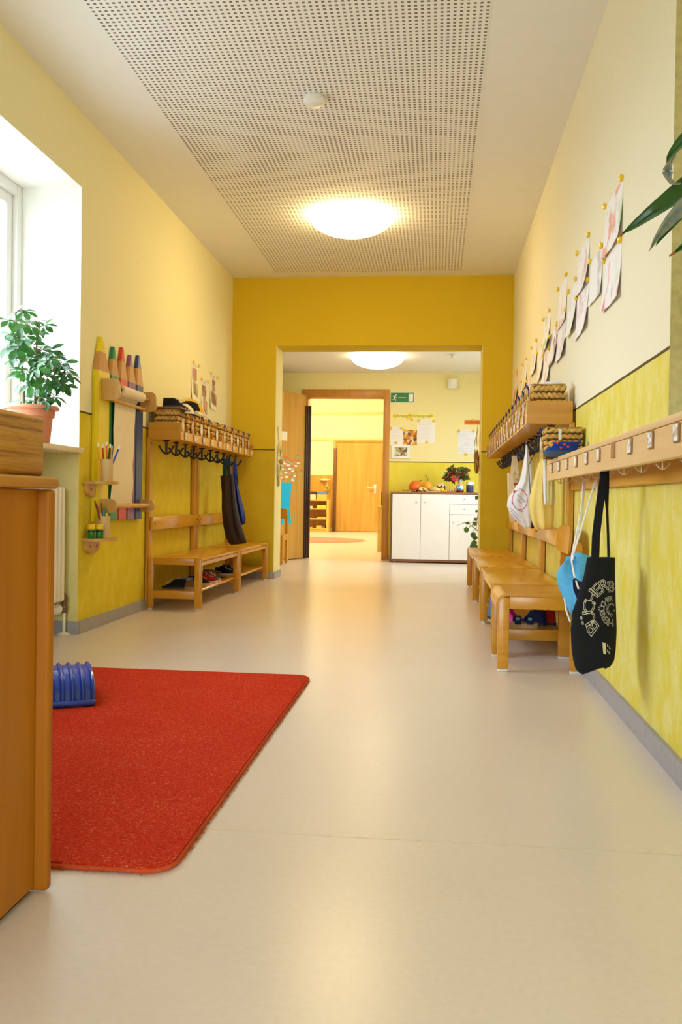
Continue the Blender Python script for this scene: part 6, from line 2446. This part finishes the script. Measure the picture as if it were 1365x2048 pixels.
# ================================================================== signs and papers on the far wall
yw_ = YF + 0.0003
M_green = plain('sign green', (0.015, 0.21, 0.045), 0.45, 0.4, 0.03)
M_signw = plain('sign white', (0.86, 0.86, 0.80), 0.5)
t = thing('exit_sign', 'green emergency exit sign with running figure right of the door', 'sign', (-0.433, YF, 1.968))
sx0, sx1, sz0, sz1 = U(781, 784, 'y', YF).x, U(830, 806, 'y', YF).x, 1.902, 2.034
part('panel', MB().rbox(sx0, sx1, YF - 0.006, yw_, sz0, sz1, 0.002, 1), M_signw, t)
part('green_field', MB().box(sx0 + 0.009, sx1 - 0.009, YF - 0.0075, YF - 0.006, sz0 + 0.009, sz1 - 0.009), M_green, t)
S0 = YF - 0.009


def sgn(px, py):
    q = U(px, py, 'y', S0)
    return (q.x, S0, q.z)


mb = MB()


def Zs(zx, zy):      # photo pixel from the enlarged crop (13.65 x)
    return 775 + zx / 13.65, 770 + zy / 13.65


def stroke(pts, r):
    mb.tube([sgn(*Zs(*q)) for q in pts], r, 6)


stroke([(302, 348), (515, 348)], 0.0042)
q = sgn(*Zs(240, 275))
mb.ball(q, (0.0085, 0.002, 0.0085), 2)
stroke([(215, 305), (195, 360), (188, 385)], 0.0075)
stroke([(215, 300), (172, 295), (158, 325)], 0.0036)
stroke([(222, 312), (240, 345), (272, 340)], 0.0036)
stroke([(190, 380), (180, 403), (128, 402)], 0.0040)
stroke([(195, 372), (232, 395), (232, 440)], 0.0042)
part('running_figure', mb, M_signw, t)
a, b_ = sgn(*Zs(588, 232)), sgn(*Zs(708, 448))
part('door_symbol', MB().box(a[0], b_[0], YF - 0.0090, YF - 0.0075, b_[2], a[2]), M_signw, t)
# wall box
t = thing('wall_speaker', 'small white box high on the far hall wall', 'speaker', (0.164, YF, 2.13))
part('housing', MB().rbox(0.108, 0.220, YF - 0.055, yw_, 2.076, 2.184, 0.006, 2), M_base_w, t)
n = 12
pts = [(0.112, YF - 0.055)] + [(0.164 + 0.052 * math.cos(PI + PI * k / n), YF - 0.055 - 0.022 * math.sin(PI * k / n)) for k in range(n + 1)] + [(0.216, YF - 0.055)]
part('front_cover', MB().prism(pts, 'z', 2.074, 2.188), M_base_w, t)


def wall_sheet(name, px0, py0, px1, py1, mt_, label, cat, th=0.0012, lift=0.0):
    a, b_ = U(px0, py0, 'y', YF), U(px1, py1, 'y', YF)
    t = thing(name, label, cat, ((a.x + b_.x) / 2, YF, b_.z))
    part('sheet', MB().box(a.x, b_.x, YF - th - lift, yw_, b_.z, a.z), mt_, t)
    return t, a, b_


def lines(t, a, b_, rows_, head=True, y=YF - 0.0022):
    mb = MB()
    w = b_.x - a.x
    h = a.z - b_.z
    if head: mb.box(a.x + 0.28 * w, b_.x - 0.28 * w, y, y + 0.0008, a.z - 0.085 * h, a.z - 0.07 * h)
    for k in range(rows_):
        z = a.z - h * (0.16 + 0.70 * k / rows_)
        mb.box(a.x + 0.10 * w, b_.x - (0.12 + 0.25 * ((k * 7) % 5) / 5) * w, y, y + 0.0008, z - 0.0022, z)
    part('printed_lines', mb, plain('pale grey print %d' % rows_, (0.66, 0.64, 0.66), 0.8), t)


t, a, b_ = wall_sheet('notice_sheet', 781.5, 853, 806.5, 890.5, M_paper, 'white printed sheet right beside the door casing, left of the colourful poster', 'notice')
lines(t, a, b_, 9)
t, a, b_ = wall_sheet('notice_sheet', 835.5, 839, 870.5, 887, M_paper, 'large white printed sheet right of the colourful poster', 'notice')
lines(t, a, b_, 12)
t, a, b_ = wall_sheet('notice_sheet', 917, 859.5, 952, 908, plain('bluish paper', (0.80, 0.82, 0.88), 0.7), 'bluish white list under the orange strip, near the right jamb', 'notice')
lines(t, a, b_, 7)
w = b_.x - a.x
M_fr = plain('list frame', (0.60, 0.62, 0.70), 0.7)
mb = MB()
for xx in (a.x + 0.2 * w, b_.x - 0.18 * w): mb.box(xx, xx + 0.002, YF - 0.0022, YF - 0.0012, b_.z + 0.03, a.z - 0.11)
for zz in (b_.z + 0.03, a.z - 0.11): mb.box(a.x + 0.2 * w, b_.x - 0.18 * w, YF - 0.0022, YF - 0.0012, zz, zz + 0.002)
part('table_rule', mb, M_fr, t)
M_poster = patches('collage poster', [(0.70, 0.36, 0.03), (0.36, 0.08, 0.02), (0.76, 0.52, 0.10), (0.62, 0.22, 0.04), (0.80, 0.66, 0.40), (0.10, 0.06, 0.10), (0.72, 0.40, 0.05)], 26)
t, a, b_ = wall_sheet('poster', 807.5, 860, 834, 891, M_poster, 'colourful orange brown poster between the white sheets on the far wall', 'poster')
t, a, b_ = wall_sheet('framed_photo', 784, 889.5, 820, 917.5, M_signw, 'white framed group photo below the sheets beside the door casing', 'picture frame', 0.012)
fa, fb = U(789.8, 895, 'y', YF), U(815, 911.8, 'y', YF)
part('photo', MB().box(fa.x, fb.x, YF - 0.0132, YF - 0.012, fb.z, fa.z), patches('group photo', [(0.50, 0.66, 0.36), (0.14, 0.12, 0.03), (0.72, 0.68, 0.62), (0.52, 0.20, 0.10), (0.62, 0.70, 0.42), (0.30, 0.28, 0.08)], 44), t)
# word strips
M_strip = plain('pale yellow strip', (0.88, 0.82, 0.26), 0.7)


def word_strip(px0, py0, px1, py1, mt_, txt, size, label, ink):
    a, b_ = U(px0, py0, 'y', YF), U(px1, py1, 'y', YF)
    t = thing('word_strip', label, 'sign', ((a.x + b_.x) / 2, YF, b_.z))
    part('strip', MB().rbox(a.x, b_.x, YF - 0.0012, yw_, b_.z, a.z, 0.0004, 1), mt_, t)
    if txt is None:
        mbl = MB()
        for f0, f1 in ((0.16, 0.26), (0.30, 0.52), (0.56, 0.70), (0.74, 0.95)):
            mbl.box(a.x + (b_.x - a.x) * f0, a.x + (b_.x - a.x) * f1, YF - 0.0018, YF - 0.0010, b_.z + (a.z - b_.z) * 0.40, b_.z + (a.z - b_.z) * 0.52)
        part('printed_line', mbl, ink, t)
        return
    vs, fs = text_geo(txt, size)
    xs = [q.x for q in vs]
    k = min(1.0, (b_.x - a.x) * 0.97 / (max(xs) - min(xs)))
    m0 = (max(xs) + min(xs)) / 2
    out = [((a.x + b_.x) / 2 + (q.x - m0) * k, YF - 0.0016 - q.z, b_.z + (a.z - b_.z) * 0.30 + q.y * k) for q in vs]
    part('lettering', MB().add(out, fs), ink, t)


M_ink2 = plain('olive ink', (0.30, 0.26, 0.05), 0.7)
word_strip(787.5, 827.5, 820, 837.5, M_strip, 'Infowand', 0.062, 'pale yellow word strip reading Infowand above the notices', M_ink2)
word_strip(821, 826, 868.5, 838, M_strip, 'Sternengruppe', 0.062, 'longer pale yellow word strip reading Sternengruppe above the notices', M_ink2)
word_strip(929.5, 840, 962, 849.5, plain('orange strip', (0.74, 0.17, 0.03), 0.7), None, 0.05, 'orange paper strip above the bluish list near the right jamb', plain('dark red ink', (0.30, 0.03, 0.01), 0.7))
for (a, b_) in ((790, 833), (816, 834.5), (822, 830.5), (864.5, 831.5), (824, 838.5), (783, 856.5), (804.5, 857), (811.5, 861), (830, 863), (838.8, 841.5), (868, 842), (793.5, 885.5), (855, 884), (919, 862), (948, 862), (933, 908.5), (947, 840)):
    q = U(a, b_, 'y', YF + 0.0006)
    pin_at(q, (0, -1, 0), 'round yellow pin on the papers of the far hall wall', 'yellow pins of the far wall', 0.0165)

# ================================================================== cards and blue paper on the open door
rnl = random.Random(3)
cards = [(567, 912, 'o'), (572.5, 914.5, 'o'), (571, 918, 't'), (569, 918.5, 't'), (577.5, 919, 'o'), (562, 923.5, 'w'), (566.5, 924, 'w'), (572, 924.5, 'o'), (570, 927, 'w'), (577, 923.5, 't'), (583, 922.5, 'o'), (590, 921, 'o'), (590.5, 924.5, 't'), (583, 927.5, 't'),
         (595.5, 911.5, 'o'), (596.5, 915, 't'), (597, 922, 'o'), (597, 926.5, 'w'), (577, 930.5, 'w'), (592, 932, 'w'), (565, 931, 't'), (565, 938.5, 'w'), (572, 935.5, 'o'), (571.5, 939, 't'), (580, 937.5, 'w'), (587, 932.5, 'o'), (587, 937, 't'), (579, 941.5, 'o'), (586, 942, 'w'),
         (602, 941.5, 'o'), (602, 949, 't'), (591, 943, 'o'), (572, 945.5, 'w'), (578, 946.5, 't'), (589.5, 947, 't'), (562.5, 944, 'o'), (562.5, 948.5, 't'), (562, 955, 'w'), (574, 954, 'w'), (584, 952.5, 'o'), (589.5, 952.5, 'w'), (586, 956, 't'), (586, 960.5, 'w'), (567.5, 959, 'o')]
CM = {'o': (plain('orange card', (0.74, 0.22, 0.03), 0.7), 'small orange name card stuck on the open wooden door'), 't': (plain('grey green card', (0.40, 0.48, 0.33), 0.7), 'small grey green name card stuck on the open wooden door'), 'w': (plain('white card', (0.86, 0.85, 0.84), 0.7), 'small white name card stuck on the open wooden door')}
P0 = HP + LN * 0.0005
for (px, py, k) in cards:
    q = UP_(px, py, P0, LN)
    m_ = Matrix.Identity(4)
    for i in range(3):
        m_[i][0], m_[i][1], m_[i][2], m_[i][3] = LD[i], LN[i], (0, 0, 1)[i], q[i]
    w_, h_ = (0.034, 0.010) if k != 'w' else (0.032, 0.011)
    mb = MB().box(-w_, w_, -0.0006, 0.0012, -h_, h_, 0, m_)
    solo('name_card', mb, CM[k][0], CM[k][1], 'card', q, {'o': 'orange cards on the door', 't': 'grey green cards on the door', 'w': 'white cards on the door'}[k])
q = UP_(565.5, 871.5, P0, LN)
m_ = Matrix.Identity(4)
for i in range(3):
    m_[i][0], m_[i][1], m_[i][2], m_[i][3] = LD[i], LN[i], (0, 0, 1)[i], q[i]
solo('paper_note', MB().box(-0.10, 0.06, -0.0006, 0.0012, -0.052, 0.052, 0, m_), M_notice, 'cream paper note high on the open wooden door', 'note', q)
M_blue = plain('bright blue paper', (0.02, 0.50, 0.80), 0.6, 0.2, 0.02)
pts = [UP_(a, b_, P0, LN) for a, b_ in ((553, 964), (584, 965), (581, 998), (580, 1018), (581.5, 1035), (583.5, 1048), (576.5, 1048), (575.5, 1036), (568, 1034), (568, 1048.5), (552, 1050))]
mb = MB().add(pts + [p_ + LN * 0.0012 for p_ in pts], [tuple(range(11)), tuple(range(21, 10, -1))] + [(k, (k + 1) % 11, (k + 1) % 11 + 11, k + 11) for k in range(11)])
solo('blue_paper', mb, M_blue, 'large bright blue paper cut-out stuck on the open wooden door', 'paper', pts[0])

# chair in the hall beside the open door
ch2 = dup(ch, (-1.836, 9.735, 0), PI / 2, 'small beech chair in the hall in front of the open door, half behind the jamb')

# ================================================================== ornaments on the jambs of the opening
y = 8.10
t = thing('wall_ornament', 'round white and yellow ornament hanging on the left jamb of the opening', 'wall decoration', (OX0 + 0.02, y, 1.05))
cz = 1.07
R = 0.175
xj = OX0 + 0.0025
part('disc', MB().prism([(y + R * 0.62 * math.cos(a), cz + R * math.sin(a)) for a in [2 * PI * k / 32 for k in range(32)]], 'x', xj, xj + 0.012), plain('white plaster', (0.78, 0.74, 0.66), 0.7), t)
mb = MB()
for k in range(14):
    a = 2 * PI * k / 14
    mb.ball((xj + 0.02, y + 0.085 * math.cos(a), cz + R * 0.82 * math.sin(a)), (0.012, 0.022, 0.034), 1, 0, None, 0.15)
part('petals', mb, plain('dull yellow petals', (0.74, 0.60, 0.20), 0.7, 0.2, 0.2), t)
mb = MB()
mb.tube([(xj + 0.006, y, cz + R), (xj + 0.004, y - 0.02, cz + R + 0.10), (xj + 0.003, y - 0.02, cz + R + 0.13)], 0.002, 5)
for dy in (-0.05, 0.0, 0.03):
    mb.tube([(xj + 0.010, y + dy, cz - R * 0.85), (xj + 0.012, y + dy + 0.01, cz - R - 0.03), (xj + 0.010, y + dy, cz - R - 0.06)], 0.003, 5)
part('twigs', mb, M_oak, t)
mb = MB().ball((xj + 0.035, y, cz - 0.01), (0.02, 0.035, 0.025), 2)
part('centre', mb, plain('ochre centre', (0.42, 0.26, 0.06), 0.7), t)
t = thing('corn_bundle', 'bundle of dried corn and husks hanging on the right jamb of the opening', 'wall decoration', (OX1 - 0.03, 8.12, 1.0))
y = 8.12
mb, mc = MB(), MB()
xj = OX1 - 0.003
for k in range(14):
    a0 = Vector((xj - 0.02 - 0.012 * (k % 3), y + rn.uniform(-0.03, 0.03), 1.20))
    L = rn.uniform(0.10, 0.30)
    vs, fs = leaf_verts(L, 0.012, 0.4, 0.15, 6)
    d = Vector((rn.uniform(-0.22, 0.05), rn.uniform(-0.45, 0.35), -1 if k < 10 else 1))
    mb.add(vs, fs, 0, True, Matrix.Translation(a0) @ frame(d, (-1, 0.2, 0.1)))
for dy, dz in ((-0.03, 0.0), (0.0, -0.06), (0.03, -0.02)):
    mc.ball((xj - 0.028, y + dy, 1.10 + dz), (0.022, 0.022, 0.075), 2, 0, None, 0.08)
mb.tube([(xj - 0.002, y, 1.33), (xj - 0.02, y, 1.21)], 0.002, 5)
part('husks', mb, M_husk, t)
part('corn_cobs', mc, plain('brown corn cob', (0.26, 0.10, 0.02), 0.6, 0.3, 0.4, 90), t)

# ================================================================== climbing plant behind the right jamb
t = thing('climbing_plant', 'leggy green pot plant reaching out behind the right jamb', 'potted plant', (0.62, 9.0, 0))
pc = (0.62, 9.0, 0.0)
part('pot', MB().lathe([(0, 0), (0.10, 0), (0.13, 0.20), (0.14, 0.20), (0.14, 0.23), (0.12, 0.23), (0.115, 0.19), (0, 0.19)], pc, 26), M_terra, t)
part('soil', MB().lathe([(0, 0.195), (0.115, 0.195)], pc, 20), M_soil, t)
yp = 8.95
mb, ml = MB(), MB()


def PP(px, py): return U(px, py, 'y', yp)


root = Vector((0.60, 9.0, 0.19))
main = [root, Vector((0.50, 8.98, 0.45)), PP(957, 1062), PP(945, 1053)]
mb.tube(main, [0.008, 0.007, 0.006, 0.004], 7)
branches = [[PP(945, 1053), PP(946, 1045), PP(938, 1044), PP(928, 1046), PP(915, 1051)], [PP(957, 1062), PP(956, 1044), PP(950, 1041), PP(945, 1043)], [root, Vector((0.46, 8.97, 0.30)), PP(952, 1070), PP(955, 1040), PP(960, 1000), PP(958, 993)],
            [root, Vector((0.50, 8.97, 0.26)), PP(955, 1090), PP(948, 1088)], [PP(936, 1046), PP(933, 1054)], [PP(949, 1058), PP(946, 1064)]]
for b_ in branches: mb.tube(b_, [0.003] * (len(b_) - 1) + [0.0015], 5)
for (px, py, dx, dz, L) in ((948, 1040, 0.7, 0.5, 0.04), (946, 1044, 0.5, -0.5, 0.05), (939, 1045, -1, -0.3, 0.04), (933, 1054, -0.1, -1, 0.06), (946, 1064, 0, -1, 0.065), (953, 1082, -0.6, -0.3, 0.06), (950, 1088, -1, -0.6, 0.06), (952, 1090, 0.3, -1, 0.07), (948, 1092, -0.8, -0.9, 0.06), (954, 1078, -0.8, 0.3, 0.05),
                            (955.5, 991, -0.5, -1, 0.045), (955, 1020, -0.6, -0.8, 0.03), (954, 1073, -0.5, -0.3, 0.04), (957, 1096, -0.8, -0.4, 0.06)):
    for sgn_ in (0, 1):
        vs, fs = leaf_verts(L, L * 0.36, 0.15, 0.15, 6)
        d = Vector((dx + 0.25 * sgn_, -0.25, dz - 0.1 * sgn_))
        ml.add(vs, fs, 0, True, Matrix.Translation(PP(px, py) + Vector((0.004 * sgn_, 0.01 * sgn_, 0))) @ frame(d, (0.1, -1, 0.2)))
part('stem', mb, M_stem, t)
part('foliage', ml, leaf_mat('ivy leaf', (0.10, 0.20, 0.03), (0.05, 0.13, 0.02), 0.4, 0.25), t)
mb = MB()
for (px, py) in ((941, 1048), (942.5, 1052), (940.5, 1053), (949, 1052)): mb.ball(PP(px, py), 0.011, 1, 0, None, 0.2)
part('blossoms', mb, plain('pale blossoms', (0.72, 0.72, 0.50), 0.7), t)

# ================================================================== group room behind the door
M_lw = wood('light yellow wood', (0.74, 0.50, 0.12), (0.66, 0.42, 0.09), 'x', 0.4, 0.4)
by = 19.75
b0, b1 = U(615, 1048, 'y', by).x, U(657.5, 1048, 'y', by).x
bz1 = U(640, 999, 'y', by).z
t = thing('bookshelf', 'low light wooden bookshelf against the far wall of the group room', 'shelf', ((b0 + b1) / 2, by + 0.18, 0))
part('side_panel', MB().rbox(b1 - 0.05, b1, by, by + 0.36, 0, bz1, 0.003, 1), M_lw, t)
part('side_panel', MB().rbox(b0 - 0.5, b0 - 0.45, by, by + 0.36, 0, bz1, 0.003, 1), M_lw, t)
zz = [bz1 - 0.03, U(640, 1017.5, 'y', by).z - 0.02, U(640, 1037, 'y', by).z - 0.02, 0.06]
for z in zz: part('shelf_board', MB().rbox(b0 - 0.45, b1 - 0.05, by + 0.004, by + 0.35, z, z + 0.028, 0.003, 1), M_lw, t)
part('back_panel', MB().box(b0 - 0.45, b1 - 0.05, by + 0.345, by + 0.358, 0.02, bz1 - 0.03), M_case, t)
part('plinth', MB().box(b0 - 0.45, b1 - 0.05, by + 0.02, by + 0.04, 0, 0.06), M_lw, t)


def small_box(px0, px1, py0, z0, mt_, label, cat='box', dep=0.22, lid=None):
    x0, x1 = U(px0, 1000, 'y', by + 0.03).x, U(px1, 1000, 'y', by + 0.03).x
    z1 = U((px0 + px1) / 2, py0, 'y', by + 0.03).z
    z1 = max(z1, z0 + 0.02)
    t = thing('storage_box', label, cat, ((x0 + x1) / 2, by + 0.03 + dep / 2, z0))
    zt = z1 - (0.35 * (z1 - z0) if lid else 0)
    part('box_body', MB().rbox(x0, x1, by + 0.03, by + 0.03 + dep, z0, zt, 0.003, 1), mt_, t)
    if lid: part('lid', MB().rbox(x0 - 0.004, x1 + 0.004, by + 0.026, by + 0.034 + dep, zt, z1, 0.003, 1), lid, t)
    return t


M_bxb = plain('blue cardboard', (0.10, 0.20, 0.55), 0.6)
M_bxy = plain('yellow cardboard', (0.74, 0.52, 0.06), 0.6)
M_bxg = plain('lime cardboard', (0.55, 0.60, 0.06), 0.6)
M_bxd = plain('dark brown box', (0.05, 0.02, 0.02), 0.6)
M_bxp = plain('pinkish box', (0.76, 0.62, 0.42), 0.6)
zt = [z + 0.0285 for z in zz]
small_box(619, 632, 983, zt[0], M_bxp, 'pinkish box with dark lid on top of the low bookshelf', 'box', 0.22, M_bxd)
small_box(634, 654, 983.5, zt[0], M_lw, 'wooden box with blue lid on top of the low bookshelf', 'box', 0.25, M_bxb)
small_box(616, 626, 1012, zt[1], M_bxp, 'small tan box on the upper level of the low bookshelf')
small_box(634.5, 653, 1011, zt[1], M_bxg, 'lime green box on the upper level of the low bookshelf')
small_box(622, 634.5, 1034.5, zt[2], M_bxd, 'dark flat box on the middle level of the low bookshelf')
small_box(635, 652.5, 1034, zt[2], M_bxy, 'yellow flat box on the middle level of the low bookshelf')
small_box(616, 626, 1054, zt[3], M_shell, 'reddish item on the lowest level of the low bookshelf')
small_box(633.5, 644, 1051, zt[3], M_bxy, 'yellow box on the lowest level of the low bookshelf')
small_box(644.5, 650.5, 1053, zt[3], plain('grey tin', (0.25, 0.25, 0.28), 0.5), 'grey tin on the lowest level of the low bookshelf')
# wall light with hanging ring
yl = YB - 0.02
q = U(650.5, 960, 'y', yl)
t = thing('wall_bracket', 'pale wall holder with an orange ribbon above the low bookshelf', 'wall holder', (q.x, yl, q.z))
mb = MB()
mb.ball((q.x, yl - 0.06, q.z), (0.085, 0.06, 0.035), 3)
for s in (-1, 1): mb.ball((q.x + s * 0.085, yl - 0.05, q.z + 0.005), (0.035, 0.03, 0.02), 2)
part('shell', mb, plain('cream pottery', (0.72, 0.66, 0.40), 0.5), t)
part('ribbon', MB().ribbon([(q.x + 0.08, yl - 0.07, q.z - 0.02), (q.x + 0.10, yl - 0.06, q.z - 0.10), (q.x + 0.12, yl - 0.05, q.z - 0.15)], (0.016, 0, 0.004), 0.004), plain('orange ribbon', (0.75, 0.25, 0.02), 0.6), t)
qr = U(655, 976.5, 'y', yl)
t = thing('hanging_ring', 'green toy ring hanging from the pale wall holder', 'ring', (qr.x, yl - 0.06, qr.z))
pts = [(qr.x + 0.042 * math.cos(a), yl - 0.06, qr.z + 0.042 * math.sin(a)) for a in [2 * PI * k / 24 for k in range(25)]]
part('ring', MB().tube(pts, 0.014, 8), plain('green plastic', (0.42, 0.52, 0.03), 0.4), t)
part('cord', MB().cyl((qr.x, yl - 0.06, qr.z + 0.05), (qr.x, yl - 0.06, q.z - 0.03), 0.009, 6), M_cream, t)
# round rug
rcx = U(640, 1079.7, 'z', 0.006)
redge = U(731.5, 1081.3, 'z', 0.006)
M_rose = fabric('salmon rug', (0.84, 0.25, 0.17), 0.08, 60)
rx_ = 1.05
solo('round_rug', MB().lathe([(0, 0.012), (rx_ - 0.02, 0.012), (rx_, 0.006), (rx_, 0.0005)], (redge.x - rx_, redge.y - 0.05, 0), 64), M_rose, 'round salmon pink rug on the group room floor', 'rug', (redge.x - rx_, redge.y - 0.05, 0))
# table at the right edge of the doorway with a blue chair behind it
lf = U(760, 1103, 'z', 0)
t = thing('low_table', 'light wooden table just inside the group room, cut off by the door casing', 'table', (lf.x + 0.45, lf.y + 0.5, 0))
tz = U(757, 1012, 'y', lf.y).z
tx0, ty0 = U(755, 1013, 'y', lf.y).x, lf.y - 0.03
part('table_top', MB().rbox(tx0, tx0 + 0.95, ty0, ty0 + 1.35, tz - 0.025, tz, 0.005, 2), M_lw, t)
part('apron', MB().rbox(tx0 + 0.02, tx0 + 0.93, ty0 + 0.02, ty0 + 1.33, tz - 0.085, tz - 0.026, 0.003, 1), M_lw, t)
for xx in (tx0 + 0.010, tx0 + 0.885):
    for yy in (ty0 + 0.010, ty0 + 1.285):
        part('leg', MB().rbox(xx, xx + 0.055, yy, yy + 0.055, 0, tz - 0.026, 0.004, 1), M_lw, t)
M_bluec = plain('blue moulded plastic', (0.02, 0.04, 0.22), 0.4)
cxx = U(761.5, 1000, 'y', lf.y + 0.75).x
t = thing('blue_chair', 'dark blue chair behind the low table in the group room', 'chair', (cxx + 0.20, lf.y + 0.75, 0))
zt1, zb1 = U(763, 982, 'y', lf.y + 0.75).z, U(763, 1011, 'y', lf.y + 0.75).z


def cfn(u, v):
    a = (u - 0.5) * 2
    return (cxx + 0.20 + 0.20 * a, lf.y + 0.93 + 0.05 * (1 - a * a), 0.44 + (zt1 - 0.44) * v * (1 - 0.10 * a * a) + 0.03)


part('backrest', MB().grid(cfn, 14, 8, 0, True, None, 0.015, (0, 1, 0)), M_bluec, t)
part('seat', MB().rbox(cxx + 0.01, cxx + 0.39, lf.y + 0.56, lf.y + 0.95, 0.43, 0.455, 0.010, 2), M_bluec, t)
for xx in (cxx + 0.03, cxx + 0.36):
    for yy in (lf.y + 0.60, lf.y + 0.92):
        part('leg', MB().cyl((xx, yy, 0), (xx, yy, 0.43), 0.012, 10), M_steel, t)
